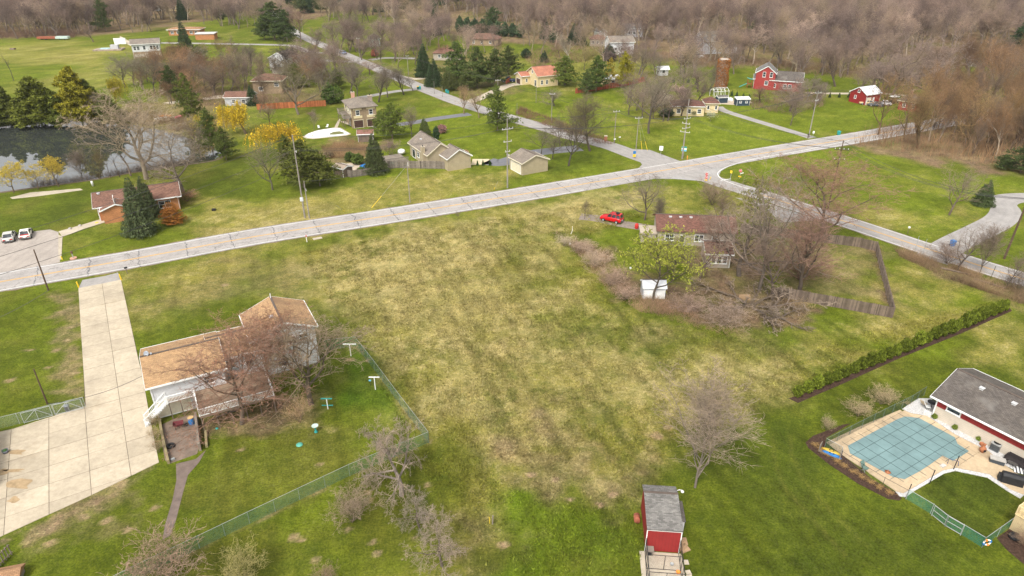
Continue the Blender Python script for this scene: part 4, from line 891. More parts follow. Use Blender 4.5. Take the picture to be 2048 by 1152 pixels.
def railing(root, a, b, hgt_=.95, mat=WHITE, gap=.14):
    a, b = Vector(a), Vector(b); L_ = (b-a).length; m = MB(); up = Vector((0,0,1))
    m.bar(a+up*hgt_, b+up*hgt_, .12, .06); m.bar(a+up*.12, b+up*.12, .06, .06)
    r = m.build('rail', mat, root); n = max(2, int(L_/gap)); bl = MB()
    for k in range(n+1): p = a+(b-a)*k/n; bl.bar(p+up*.12, p+up*hgt_, .045)
    o = bl.build('baluster', mat, root); o['kind'] = 'stuff'
    for p in (a, b): MB().bar(p, p+up*(hgt_+.08), .11).build('post', mat, root)
railing(dk, (dx0, dy0, DZ), (dx1, dy0, DZ)); railing(dk, (dx0, dy0+.14, DZ), (dx0, dy1-1.5, DZ)); railing(dk, (dx1, dy0+.14, DZ), (dx1, dy1-1.2, DZ))
# landing over the garage door and the stair down to the drive, along the wall
hb = loc(h1.location, dk); wl0 = hb.y+.33; s1 = loc(P(331,793,DZ+.95), dk); s0 = loc(P(376,781,DZ+.95), dk)
ly = min(s0.y, s1.y, wl0-1.0); lx = s1.x
MB().box(lx, ly, DZ-.05, dx0-.08, wl0-.02, DZ).build('landing', wood('deck_board', (0,0,0)), dk)
railing(dk, (lx+.05, ly, DZ), (dx0-.14, ly, DZ))
n = 11; xb = lx-2.7
for k in range(n):
    f = (k+.5)/n; MB().box(lx-2.7*f-.15, ly+.02, DZ*(1-f)-.04, lx-2.7*f+.15, ly+1.0, DZ*(1-f)).build('step', WHITE, dk)
for yy in (0, 1.02): railing(dk, (lx-.08, ly+yy, DZ-.05), (xb, ly+yy, .05), gap=.2)
for x in (lx+.12, lx+1.3): MB().bar((x, ly+.1, 0), (x, ly+.1, DZ-.06), .1).build('post', BROWNWOOD, dk)
# retaining timbers and sunken court below the deck
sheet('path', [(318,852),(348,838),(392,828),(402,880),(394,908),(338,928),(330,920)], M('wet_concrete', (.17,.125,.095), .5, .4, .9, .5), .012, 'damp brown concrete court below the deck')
def wall_line(name, label, pts, h, w, mat, cat_='wall', closed=False):
    q = [P(*p) for p in pts]; t = thing(name, label, cat_, q[0])
    for a, b in zip(q, q[1:]): MB().bar(a-q[0]+Vector((0,0,h/2-.03)), b-q[0]+Vector((0,0,h/2-.03)), w, h+.06).build('timber', mat, t)
    return t
wall_line('retaining_wall', 'mossy timber retaining wall beside the concrete drive', [(320,842),(327,880),(338,928)], .5, .25, wood('mossy_timber', (.24,.2,.11)))
wall_line('retaining_wall', 'pale timber retaining wall under the deck corner', [(394,838),(397,870),(401,902)], 1.0, .25, GREYWOOD)
wall_line('retaining_wall', 'short mossy timber edging by the lawn', [(412,865),(414,895)], .35, .25, wood('mossy_timber', (0,0,0)))

# lakeside brick ranch
h2 = house('ranch_house', 'orange brick ranch house with brown roof by the pond', (185,418), 2.8, 26.2, 15.4, 9.2, 1.55, 'x', .6, W_BRICKO, R_BROWN,
      openings=[('n', 12.2, .75, 2.2, 1.5), ('w', 3, 1, 1.2, 1.1)])
on(h2, (199,424), 2.6, 5.6, 3.4, 1.0, 'y', wall=W_BRICKO, roof=R_BROWN, o=.3, ops=[])
MB().lathe([(.3,0),(.3,.08),(.01,.1)], 10, (0,0,0)).build('wall_ornament', YELLOW, h2)
_wo = h2.children[-1]; _w = loc(P(229,424,2.0), h2); _wo.location = (_w.x, _w.y-.05, 2.0); _wo.rotation_euler = (R(90), 0, 0)
vent(h2, 1.2, 4.0, 4.3); MB().box(.62,.55,0,.78,.7,2.6).build('porch_post', WHITE, h2)

# tan house with fenced yard, and its garage
h3 = house('tan_house', 'tan sided house with taupe gables behind a grey board fence', (854,313), 3.0, 28.5, 7.2, 12.5, 2.5, 'y', .4, W_TAN, R_GREYT, trim=OFFWHITE,
      openings=[('w', 9.5, .1, 1.9, 2.1, 'door', GLASS), ('w', 3.4, .1, 1.9, 2.1, 'door', GLASS), ('w', 6.6, 1.0, 1.4, 1.2)])
on(h3, (894,320), 2.8, 6.4, 5.4, 1.9, 'y', wall=W_TAN, roof=R_GREYT, o=.3)
chimney(h3, -.35+.4, 2.6, 0, 4.6, .7, 1.1, W_TAN); vent(h3, 2.0, 8.5, 4.65)
h4 = house('detached_garage', 'tan detached garage with taupe gable roof by the dark drive', (1044,329), 2.7, 30, 7.4, 6.4, 1.5, 'y', .3, W_TAN, R_GREYT, trim=OFFWHITE, cat_='garage', openings=[('w', 3.2, .02, 4.4, 2.2, 'garage', OFFWHITE)])
# two-storey house with the garage doors
h5 = house('two_storey_house', 'two-storey tan brick house with hip roof and two brown garage doors', (699,218), 5.6, 24.3, 8.0, 11, 1.6, 'hip', .55, W_BRICKT, R_GREYT, trim=None,
      openings=[('n', 2.2, 3.5, 1.1, 1.4), ('n', 5.9, 3.5, 1.1, 1.4), ('n', 2.2, .05, 2.7, 2.2, 'garage', BROWNP, OFFWHITE), ('n', 5.9, .05, 2.7, 2.2, 'garage', BROWNP, OFFWHITE),
                ('w', 2.5, 3.1, 1.2, 2, 'door', GLASS), ('w', 5.0, 3.4, 1.2, 1.4), ('w', 7.6, 3.1, 1.6, 2, 'door', GLASS), ('w', 4.0, .1, 1.6, 2, 'door', GLASS)])
for x in (2.2, 5.9): MB().box(x-1.2, .505, 2.75, x+1.2, .545, 3.4).build('cream_panel', CREAMP, h5); MB().box(x-1.2, .505, 4.95, x+1.2, .545, 5.4).build('cream_panel', CREAMP, h5)
for y in (1.3, 3.8, 6.3, 9.2): MB().box(.505, y-.45, 3.0, .545, y+.45, 5.4).build('cream_panel', CREAMP, h5)
chimney(h5, 3.0, 8.5, 5.5, 8.2, .9, .9, M('pink_brick', (.5,.28,.2))); chimney(h5, 7.2, 6.0, 5.2, 7.4, 1.2, .8, M('grey_brick', (.3,.24,.2)))
for y0, y1 in ((1.0, 4.2), (6.6, 9.6)):
    b = MB().box(-1.7, y0, 2.75, .5, y1, 2.9).build('balcony', GREYWOOD, h5); rl = MB()
    for z in (3.2, 3.5, 3.8): rl.box(-1.72, y0, z, -1.64, y1, z+.16).box(-1.64, y0, z, .5, y0+.07, z+.16).box(-1.64, y1-.07, z, .5, y1, z+.16)
    rl.build('railing', GREYWOOD, b)
    MB().bar((-1.55, y0+.15, 0), (-1.55, y0+.15, 2.75), .14).bar((-1.55, y1-.15, 0), (-1.55, y1-.15, 2.75), .14).build('post', BROWNWOOD, b)
# terracotta house
h6 = house('terracotta_house', 'cream house with terracotta roof and low garage wing', (1078,154), 3.6, 26, 8.8, 9.5, 2.6, 'x', .4, W_CREAM, R_TERRA, trim=OFFWHITE, openings=[('n', 2, .8, .9, 1.5), ('n', 4, .8, .9, 1.5), ('w', 2.2, .1, 1.2, 2.2, 'door', GLASS), ('w', 4.5, 4.2, 1, 1)], off=(-.6, 0))
on(h6, (1042,154), 2.9, 6.2, 5.4, 1.2, 'x', wall=W_CREAM, roof=R_TERRA, ops=[('w', 2.7, .02, 3.2, 2.0, 'garage', BROWNP), ('n', 2.4, .9, .8, 1.2), ('n', 4.6, .9, .5, 1.0)])
# cream hip-roofed bungalow
h7 = house('bungalow', 'cream hip-roofed bungalow behind blossoming trees', (1410,207.5), 2.8, -4, 4.6, 5.5, 1.5, 'hip', .4, W_CREAM, R_MAROON, trim=OFFWHITE, openings=[('n', 1.2, 1.0, .7, 1.2), ('n', 3.5, 1.0, .7, 1.2)])
on(h7, (1345,213), 2.8, 9.8, 7.0, 1.5, 'hip', wall=W_CREAM, roof=R_MAROON, ops=[('n', 2.0, .8, 1.2, 1.3), ('n', 5.0, .8, 1.2, 1.3), ('n', 8.0, .8, 1.2, 1.3)])
# red house
h8 = house('red_house', 'large red sided house with dark roofs and white trim', (1511,146), 5.4, -20, 6.9, 8.6, 2.4, 'y', .3, W_RED, R_GREY, openings=[('n', 2.9, 4.2, 1.0, 1.7), ('n', 5.2, 4.2, 1.0, 1.7), ('n', 4.0, 1.6, 1.2, 1.4)], rf=.55)
on(h8, (1539,161), 3.2, 10.8, 7.6, 2.6, 'x', wall=W_RED, roof=R_DARK, ops=[('n', 1.6, .9, 1.4, 1.3), ('n', 5.2, .9, 1.2, 1.3), ('n', 6.8, .9, 1.2, 1.3), ('e', 3.4, 1.0, .8, 1.3)])
on(h8, (1506,158), 3.2, 2.6, 5.0, 1.3, 'x', wall=W_RED, roof=R_GREY)
# red barn and the small red house beside it
h9 = house('red_barn', 'small red barn with white metal roof', (1734,191), 3.1, 25.9, 7.0, 6.6, 1.9, 'x', .25, W_REDV, R_METAL, cat_='barn', openings=[('w', 3.3, 3.4, .8, .8), ('w', 4.2, 1.4, .8, 1.0), ('n', 1.6, .05, 1.9, 2.2, 'garage', OFFWHITE), ('n', 3.6, .05, .9, 2.1, 'door', WHITE)])
h10 = house('small_red_house', 'small red brick house with dark hip roof by the barn', (1795,201), 2.7, -42, 7.2, 6.4, 2.0, 'hip', .5, W_RED, R_DARK, trim=OFFWHITE, openings=[('n', 2, .9, .9, 1.3), ('n', 4.6, .9, .9, 1.3), ('e', 3, .9, .9, 1.3)])
chimney(h10, 2.6, 3.4, 4.2, 5.6, .6, .6, M('pink_brick', (0,0,0)))
# far left white house, with terrace court
h11 = house('white_two_storey_house', 'white two-storey house with grey-brown roof in the far green field', (259,90), 5.6, 22, 11.6, 7.5, 1.7, 'x', .5, W_WHITE, R_GREYT,
      openings=[('n', x, z, 1.1, 1.6) for x, z in ((1.6,3.3),(2.9,3.3),(5.2,3.3),(7.9,3.3),(9.1,3.3),(10.3,3.3),(8.6,.5),(9.9,.5))]+[('n', x, .9, .6, .7) for x in (1.5,2.4,3.3,4.2)]+[('w', 3.7, 3.6, 1, 1.2), ('n', 5.6, .05, .9, 2, 'door', WHITE)], base=(2.6, W_BRICKT))
t = thing('garden_terrace', 'stone-walled terrace garden beside the far white house', 'terrace', P(214,100), R(10))
MB().box(-5,-3,-.05,7,3,.5).build('stone_bed', M('stone_mix', (.3,.24,.19), .9, .5, 1), t); MB().box(-2.5,-1,.5,1.5,.8,.9).build('hot_tub', M('pale_blue', (.4,.55,.58), .5), t); MB().box(2.0,-1,.5,5.2,1,2.2).build('grey_shed', W_GREY, t)
cr = house('white_wall', 'white flat-topped garage wall with court beside the far white house', (226,78), 2.4, 12, 5.2, .8, 0, 'flat', .05, WHITE, WHITE, trim=None, cat_='wall')
h12 = house('low_brick_house', 'long low orange brick house with ochre roof at the far drive', (332,60), 2.8, 4, 17, 9, 1.0, 'hip', .7, W_BRICKO, R_OCHRE, openings=[('n', x, .8, 1.6, 1.3) for x in (2.5, 5.5, 12, 14.5)])
h12b = house('flat_garage', 'flat-roofed orange brick garage beside the far drive', (388,69), 2.6, 8, 9.5, 7, 0, 'flat', .3, W_BRICKO, M('pale_flat_roof', (.5,.48,.46), .8), cat_='garage')
h13 = house('white_gabled_house', 'white house with brown gable roof beyond the orange fence', (535,116.5), 4.4, -14, 8.6, 9, 2.2, 'y', .3, W_WHITE, R_GREYT, openings=[('n', 6, 3, .8, 1), ('w', 3, 1.4, 1, 1.2)])
on(h13, (574,119.5), 2.7, 6, 6, 1.4, 'x', wall=W_WHITE, roof=R_GREYT)
h14 = house('brown_hip_house', 'brick house with brown hip roof behind the orange fence', (500,163), 4.2, 4, 10.5, 8, 1.8, 'hip', .5, W_BRICKT, R_BROWN, trim=OFFWHITE, openings=[('n', 8.3, 2.4, 1.5, 1.3), ('n', 3, 1, 1.5, 1.3)])
h15 = house('small_brown_gable_house', 'small grey-brown gabled house half hidden by an evergreen', (548,148), 2.6, 28, 7.2, 6.5, 1.5, 'x', .35, W_PALE, R_GREYT, trim=OFFWHITE, openings=[('n', 3, .8, 1.2, 1.2)])
h16 = house('low_brown_shed', 'low brown-roofed cabin beyond the yellow willows', (446,196), 2.5, 3, 9, 6, 1.3, 'x', .3, W_GREY, R_BROWN, openings=[('n', 3, .8, 1.2, 1.1), ('n', 6, .8, 1.2, 1.1)])
far_h = [('teal_cottage', 'tiny pale teal cottage across the side road', (735,79), 3.2, 10, 6, 7, 1.8, 'y', W_TEAL, R_GREYT), ('brown_far_house', 'red-brown roofed house behind the far hedge', (930,78), 2.8, -10, 16, 9, 2.2, 'hip', W_BRICKT, R_BROWN),
 ('brown_low_house', 'low brown roofed house behind the evergreens', (864,107), 2.7, -6, 12, 8, 1.8, 'hip', W_PALE, R_BROWN), ('white_far_house', 'white far house with large gable amid leafless trees', (1220,86), 5.0, 10, 11.5, 9, 2.2, 'x', W_WHITE, R_GREYT),
 ('grey_far_house', 'grey far house with slate roof deep in the woods', (1250,58), 4.0, 8, 10, 8, 2, 'x', W_GREY, R_GREY), ('pale_far_cottage', 'small pale far cottage at the edge of the woods', (1198,66), 3.6, 20, 5, 7, 1.8, 'y', W_WHITE, R_GREY),
 ('dormered_house', 'grey house with steep roof behind pinkish leafless trees', (1408,84), 5.2, 14, 17, 10, 3.6, 'x', W_GREY, R_GREY), ('white_shed_far', 'white shed beside the row of red fence', (1317,140), 2.2, 6, 4.4, 4, 1.0, 'x', W_WHITE, R_METAL),
 ('cream_cabin', 'cream cabin with white roof behind the red fence', (1212,160), 2.6, 18, 6.0, 5, 1.0, 'x', W_CREAM, R_METAL), ('grey_roof_house', 'brown roofed far house left of the white gabled one', (1178,79), 3.0, -6, 8, 8, 1.8, 'hip', W_PALE, R_BROWN),
 ('top_left_house', 'far white house near the top edge on the left', (305,12), 3, 10, 9, 7, 1.6, 'x', W_WHITE, R_GREYT), ('top_left_brown_house', 'far tan house near the top edge on the left', (328,12), 3, 10, 8, 7, 1.6, 'x', W_CREAM, R_OCHRE), ('low_pale_shed', 'open grey shelter by the far right clearing', (1945,120), 2.6, 0, 6, 4, .5, 'x', W_PALE, R_GREYT)]
for nm, lb, A, ze, an, L_, W_, rs, rd, wl_, rf_ in far_h:
    house(nm, lb, A, ze, an, L_, W_, rs, rd, .4, wl_, rf_, trim=None if rd == 'hip' else WHITE, openings=[('n', L_*k, ze*.35, 1.2, 1.3) for k in ((.25, .5, .75) if L_ > 7 else (.5,))] if rd != 'y' else [('n', L_*.5, ze*.35, 1.2, 1.3)])
# ranch behind the thicket
h26 = house('thicket_ranch_house', 'red-brown roofed ranch house hidden by bare trees and thicket', (1313,463), 2.7, -5, 14, 7.6, 1.7, 'x', .4, W_PALE, R_MAROON, trim=None, openings=[('n', 2.4, .9, 1.6, 1.3), ('n', 4.6, .05, 1.0, 2.0, 'door', GLASS), ('n', 7.5, .9, 1.6, 1.3), ('n', 10.4, .9, 1.4, 1.2)])
on(h26, (1411,509), 2.5, 4.6, 5.6, 1.0, 'x', wall=W_PALE, roof=R_MAROON, ops=[('n', 1.5, .8, .8, 1.3), ('n', 2.4, .8, .8, 1.3), ('n', 3.3, .8, .8, 1.3)])
for x in (2.6, 4.4, 6.2): vent(h26, x, 3.2, 4.2)
MB().box(-2.4, 1.2, -.05, .2, 4.6, 1.7).build('flat_roof_wing', W_PALE, h26); MB().box(-2.6, 1.0, 1.7, .35, 4.8, 1.82).build('wing_roof', M('tan_flat_roof', (.4,.34,.27)), h26)
# white metal shed
h27 = house('white_metal_shed', 'small white metal garden shed under the leafing tree', (1286,577), 1.85, -1, 3.6, 2.6, .75, 'x', .12, siding('white_corrugated', (.5,.52,.55), .25, True), M('white_shed_roof', (.58,.59,.61), .5, .1), cat_='shed', rf=.5, openings=[])
MB().box(.25, -.02+.12, .1, 3.35, .13, 1.5).build('door_panel', WHITE, h27)

# red shed at the bottom with its kennel
sh = house('red_shed', 'red shed with grey shingled roof beside the kennel run', (1294,1060), 2.7, -5, 3.15, 5.4, .5, 'x', .12, W_REDV, R_GREY, rf=.74, ze2=2.75, cat_='shed', trim=None)
hx = [o for o in sh.children if o.name.startswith('roof')][0]
SHL = wood('loose_grey_shingle', (.185,.178,.168), .3); m = MB(); rr = random.Random(4)
for j in range(29):
    y0 = j*.14; z0_, z1_ = 2.7+.14+.5*y0/4.0, 2.7+.14+.5*min((y0+.19), 4.0)/4.0
    x = -(.165 if j % 2 else 0)
    while x < 3.15:
        xa, xb = max(x+.008, 0), min(x+.322, 3.15); x += .33
        if xb-xa < .05: continue
        tk = .012+rr.uniform(0, .008); m.add([(xa,y0,z0_+.004),(xb,y0,z0_+.004),(xb,y0+.15,z1_+.002),(xa,y0+.15,z1_+.002),(xa,y0,z0_+tk+.012),(xb,y0,z0_+tk+.012),(xb,y0+.15,z1_+.006),(xa,y0+.15,z1_+.006)], [(4,5,6,7),(0,1,5,4),(1,2,6,5),(3,0,4,7)])
s_ = m.build('shingle', SHL, sh); s_['kind'] = 'stuff'
MB().box(3.04, 2.4, 0, 3.75, 4.8, 1.5).build('lean_to', W_WHITE, sh); MB().add([(3.04,2.3,1.75),(3.85,2.3,1.5),(3.85,4.9,1.5),(3.04,4.9,1.75),(3.04,2.3,1.8),(3.85,2.3,1.55),(3.85,4.9,1.55),(3.04,4.9,1.8)], [(3,2,1,0),(4,5,6,7),(0,1,5,4),(1,2,6,5),(2,3,7,6),(3,0,4,7)]).build('lean_to_roof', R_DARK, sh)
lm = MB().tube([(3.05,5.1,2.6),(3.5,5.15,2.75),(3.75,5.15,2.7)], .03).build('lamp_arm', WHITE, sh); MB().lathe([(.16,0),(.16,.05),(.07,.15),(.02,.22)], 10, (3.78,5.15,2.5)).build('lamp_shade', WHITE, lm, True)
MB().box(.02,.07,0,.11,.115,2.65).box(3.04,.07,0,3.13,.115,2.65).box(.02,.07,2.56,3.13,.116,2.7).build('trim_board', WHITE, sh)

# ------------------------------------------------------------------ kennel, pool, yard things
LINKG = chain_link('green_chain_link', (.10,.24,.17), .30); LINKB = chain_link('black_chain_link', (.04,.075,.06), .38); LINKW = chain_link('grey_chain_link', (.3,.36,.33), .22); LINKK = chain_link('kennel_wire', (.06,.06,.06), .1); LINKT = chain_link('teal_chain_link', (.03,.26,.19), .34)
def link_fence(name, label, pts, h, mat, post=STEEL, step=2.6, rail=True, railm=None, world_pts=False, midrail=False, r=.024):
    q = pts if world_pts else [P(*p) for p in pts]; t = thing(name, label, 'fence', q[0]); up = Vector((0,0,1))
    for i, (a, b) in enumerate(zip(q, q[1:])):
        a, b = a-q[0], b-q[0]; L_ = (b-a).length; n = max(1, round(L_/step)); d = (b-a)/n
        for k in range(n+(i == len(q)-2)): MB().tube([a+d*k, a+d*k+up*(h+.06)], r, 6).build('post', post, t)
        for k in range(n):
            m = MB(); p0, p1 = a+d*k, a+d*(k+1); m.add([p0+up*.03, p1+up*.03, p1+up*h, p0+up*h], [(0,1,2,3)]); m.build('mesh_panel', mat, t)
        if rail: MB().tube([a+up*h, b+up*h], r*.8, 6).build('top_rail', railm or post, t)
        if midrail: MB().tube([a+up*h*.5, b+up*h*.5], r*.6, 6).build('mid_rail', post, t)
    return t
GPOST = M('green_grey_post', (.17,.215,.19), .5)
def shp(x, y, z=0): a = sh.rotation_euler.z; return Vector((sh.location.x+x*math.cos(a)-y*math.sin(a), sh.location.y+x*math.sin(a)+y*math.cos(a), z))
sheet('kennel_floor', [tuple(shp(x, y))[:2] for x, y in ((-.45,-5),(3.3,-5),(3.3,-.02),(-.45,-.02))], CONC2, .05, 'concrete floor of the kennel run', world_pts=True)
kn = thing('kennel_run', 'black wire kennel run in front of the red shed', 'kennel', shp(0,0), sh.rotation_euler.z)
def kpanel(a, b, h=1.8):
    a, b = Vector(a), Vector(b); up = Vector((0,0,h)); m = MB()
    for p, q in ((a, a+up), (b, b+up), (a+up, b+up), (a+Vector((0,0,.08)), b+Vector((0,0,.08))), ((a+b)/2, (a+b)/2+up)): m.tube([p, q], .028, 6)
    f = m.build('panel_frame', BLACK, kn); MB().add([a, b, b+up, a+up], [(0,1,2,3)]).build('mesh_panel', LINKK, f)
for a, b in (((.05,-.1,0),(.0,-1.9,0)), ((0,-1.9,0),(-.05,-3.7,0)), ((-.05,-3.7,0),(-.1,-5,0)), ((3.05,-.1,0),(3.0,-1.9,0)), ((3.0,-1.9,0),(2.95,-3.7,0)), ((2.95,-3.7,0),(2.9,-5,0)), ((.0,-1.9,0),(3.0,-1.9,0)), ((-.05,-3.7,0),(2.95,-3.7,0))): kpanel(a, b)
t = thing('dog_house', 'small grey wooden dog door box against the red shed', 'dog house', shp(.42,-.25), sh.rotation_euler.z)
MB().box(-.3,-.25,.05,.3,.3,.62).build('wall', GREYWOOD, t); MB().box(-.36,-.32,.62,.36,.32,.68).build('roof', GREYWOOD, t); MB().box(-.17,-.262,.12,.17,-.25,.5).build('opening', BLACK, t)
def bowl(px_, label, mat, r): 
    o = MB().lathe([(r*.8,.0),(r,.12),(r*.92,.12),(r*.7,.03),(.01,.03)], 14).build('feeding_bowl', mat, None, True); o.location = px_; tag(o, label, 'bowl')
bowl(shp(2.3,-1.3,.06), 'steel bowl on the kennel floor', STEEL, .17); bowl(shp(2.75,-2.1,.06), 'round orange feeding bowl on the kennel floor', ORANGE, .2)
t = thing('barrel', 'rusty barrel lying against the red shed', 'barrel', shp(-.42,3.6)); o = MB().lathe([(.28,-.42),(.3,-.4),(.3,-.14),(.315,-.13),(.3,-.12),(.3,.14),(.315,.15),(.3,.16),(.3,.4),(.28,.42)], 14).build('drum', M('rust', (.28,.09,.05), .8, .3), t, True); o.location = (0,0,.33); o.rotation_euler = (R(90),0,R(-5))
for i, (x, y) in enumerate(((3.55,1.4),(3.6,.6))):
    o = MB().box(-.45,-.4,0,.45,.4,.12).bar((-.4,-.3,.15),(.4,.2,.2),.2,.06).build('board_pile', wood('tan_board', (.33,.22,.13)), None); o.location = shp(x, y); o.rotation_euler = (0,0,.4*i); tag(o, ('tan plywood sheets leaning by the lean-to', 'tan plywood sheets on the ground beside the red shed')[i], 'boards')
for i, (x, y) in enumerate(((3.6,-.9),(3.65,-2.0),(3.7,-2.4))):
    o = MB().box(-.22,-.24,0,.22,.24,.06).build('stepping_stone', CONC2); o.location = shp(x, y); o.rotation_euler = (0,0,.2*i); tag(o, ('first', 'second', 'third')[i]+' pale paving stone beside the kennel run, counting from the shed', 'paving stone')

# pool garden
HP = house('pool_house', 'house with charcoal roof and red band beside the covered pool', (1861,793), 2.7, -56.1, 17, 9.6, 1.85, 'x', .55, siding('beige_siding', (.56,.49,.4), .22), R_DARK, openings=[('n', 2.5, 1.7, 1.5, .6)])
MB().box(.6,.505,1.62,1.68,.548,2.6).build('red_band', W_REDV, HP); MB().box(3.32,.505,1.62,13,.548,2.6).build('red_band', W_REDV, HP)
for x, y, dm in ((3.3,3.7,0),(6.6,3.7,0),(8.4,3.1,1),(9.6,2.0,0),(10.8,2.4,0)): vent(HP, x, y, 2.84+1.85*y/4.8, dm)
MB().tube([(.62,.5,2.5),(.62,.5,.1)], .05).build('downpipe', WHITE, HP)
c4 = lambda x, y: (1536+x*.375, 720+y*.375)
slabs('pool_deck', 'tan concrete deck round the covered pool', [c4(*p) for p in ((310,440),(480,360),(715,262),(760,285),(850,300),(1000,400),(1180,490),(1260,560),(1365,630),(1500,700),(1600,800),(1365,720),(1290,690),(1180,610),(1000,575),(930,590),(760,690),(720,712),(680,700),(390,505))], c4(1000,575), 31.5, 4.2, 4.2, .045, concrete('pool_concrete', (.5,.39,.265), (.4,.3,.18), .2), gap=.03)
gv = sheet('gravel_bed', [c4(*p) for p in ((715,262),(800,205),(870,205),(1000,330),(1200,450),(1400,560),(1500,640),(1340,600),(1230,545),(1180,488),(1000,398),(850,298),(760,283))], GRAVEL, .03, 'white gravel strip along the pool house')
sheet('gravel_bed', [c4(*p) for p in ((680,702),(720,714),(760,692),(930,592),(1000,577),(1180,612),(1290,692),(1365,722),(1345,740),(1280,702),(1170,628),(1000,592),(940,606),(780,700),(735,732),(700,728))], GRAVEL, .06, 'white gravel edging of the pool deck')
sheet('mulch_bed', [c4(*p) for p in ((200,440),(240,405),(400,345),(440,340),(310,415),(300,470),(400,510),(560,640),(680,705),(715,738),(700,750),(640,742),(480,660),(330,560),(215,470))], MULCH, .03, 'mulch bed round the pool fence')
sheet('mulch_bed', [c4(*p) for p in ((1220,950),(1290,900),(1400,980),(1500,1090),(1450,1152),(1365,1090),(1270,1010))], MULCH, .03, 'mulch bed below the yellow wood deck')
sheet('mulch_bed', [(1577,797),(1596,806),(1680,770),(1800,716),(1920,668),(2024,622),(2018,614),(1900,664),(1760,722),(1640,776)], MULCH, .02, 'mulch strip under the evergreen hedge')
COVER = M('pool_cover_cloth', (.15,.232,.235), .85, .2, .4); STRAP = M('pool_strap', (.05,.08,.08), .8)
pc_px = [c4(*p) for p in ((425,460),(565,385),(690,318),(730,304),(805,312),(995,415),(1010,450),(1070,488),(1030,515),(985,540),(930,512),(870,555),(800,600),(728,638),(665,625),(545,560),(437,500))]
q = [P(*p) for p in pc_px]; pcv = thing('pool_cover', 'green safety cover stretched over the swimming pool', 'pool cover', (q[0].x, q[0].y, 0))
MB().prism([(p.x-q[0].x, p.y-q[0].y) for p in q], .052, .085).build('cover_sheet', COVER, pcv)
pl2 = [(p.x-q[0].x, p.y-q[0].y) for p in q]
def chord(o, d):                                   # where a line crosses the cover outline
    hits = []
    for i in range(len(pl2)):
        a, b = np.array(pl2[i]), np.array(pl2[(i+1) % len(pl2)]); e = b-a; den = d[0]*e[1]-d[1]*e[0]
        if abs(den) < 1e-9: continue
        w = a-o; t_ = (w[0]*e[1]-w[1]*e[0])/den; s_ = (w[0]*d[1]-w[1]*d[0])/den
        if 0 <= s_ < 1: hits.append(t_)
    return (min(hits), max(hits)) if len(hits) > 1 else None
u1, u2 = np.array((math.cos(R(31.1)), math.sin(R(31.1)))), np.array((math.cos(R(121.1)), math.sin(R(121.1))))
og = np.array(tuple(P(*c4(720,455))-q[0])[:2])
for d, nrm in ((u1, u2), (u2, u1)):
    for k in range(-9, 10):
        o_ = og+nrm*(k*1.42+.4); h_ = chord(o_, d)
        if h_ and h_[1]-h_[0] > .6: a, b = o_+d*(h_[0]-.75), o_+d*(h_[1]+.75); MB().bar((a[0],a[1],.094), (b[0],b[1],.094), .04, .012).build('strap', STRAP, pcv)
link_fence('chain_link_fence', 'black chain-link fence along the back of the pool', [c4(300,468), c4(560,335), c4(760,235), c4(830,190)], 1.3, LINKB, r=.025, step=1.9, post=M('dark_green_post', (.12,.155,.135), .5))
link_fence('chain_link_fence', 'short fence panel beside the kayak rack', [c4(300,468), c4(385,515)], 1.3, LINKB, r=.025, step=1.2)
link_fence('chain_link_fence', 'low wire fence between the pool deck and mulch bed', [c4(385,530), c4(495,600), c4(610,672), c4(735,740)], 1.1, chain_link('fine_wire', (.2,.2,.18), .06), r=.022, step=2.4, post=BLACK)
link_fence('chain_link_fence', 'green chain-link fence with gate along the small lawn', [c4(735,742), c4(865,820), c4(940,880), c4(1025,930), c4(1140,1000)], 1.25, LINKT, r=.028, step=2.2, midrail=False)
link_fence('chain_link_fence', 'green chain-link fence running up to the yellow deck', [c4(1140,1000), c4(1300,885)], 1.25, LINKT, r=.028, step=2.4)
gt = thing('fence_gate', 'double steel gate in the green fence of the small lawn', 'gate', P(*c4(865,822)))
g0, g1, g2_ = (P(*c4(*p))-gt.location for p in ((868,824),(940,882),(1022,930)))
for a, b in ((g0, g1), (g1, g2_)):
    a, b = a+Vector((0,-.12,0)), b+Vector((0,-.12,0)); m = MB(); up = Vector((0,0,1.3))
    for p, r_ in ((a, a+up), (b, b+up), (a+up, b+up), (a+up*.1, b+up*.1), (a+up*.55, b+up*.55)): m.tube([p, r_], .03, 6)
    m.build('gate_leaf', STEEL, gt)
for i, (p, tp) in enumerate(((c4(735,738), (770,632)), (c4(860,662), (897,560)), (c4(988,585), (1028,490)))):
    b = P(*p); o = MB().bar((0,0,0), (.05,0,1.9), .06).build('fence_post', BLACK); o.location = b; tag(o, ('black post at the corner of mulch bed and small lawn', 'middle black post between pool deck and small lawn', 'black post beside the pool ladder at the small lawn')[i], 'post', 'black posts on the pool deck edge')
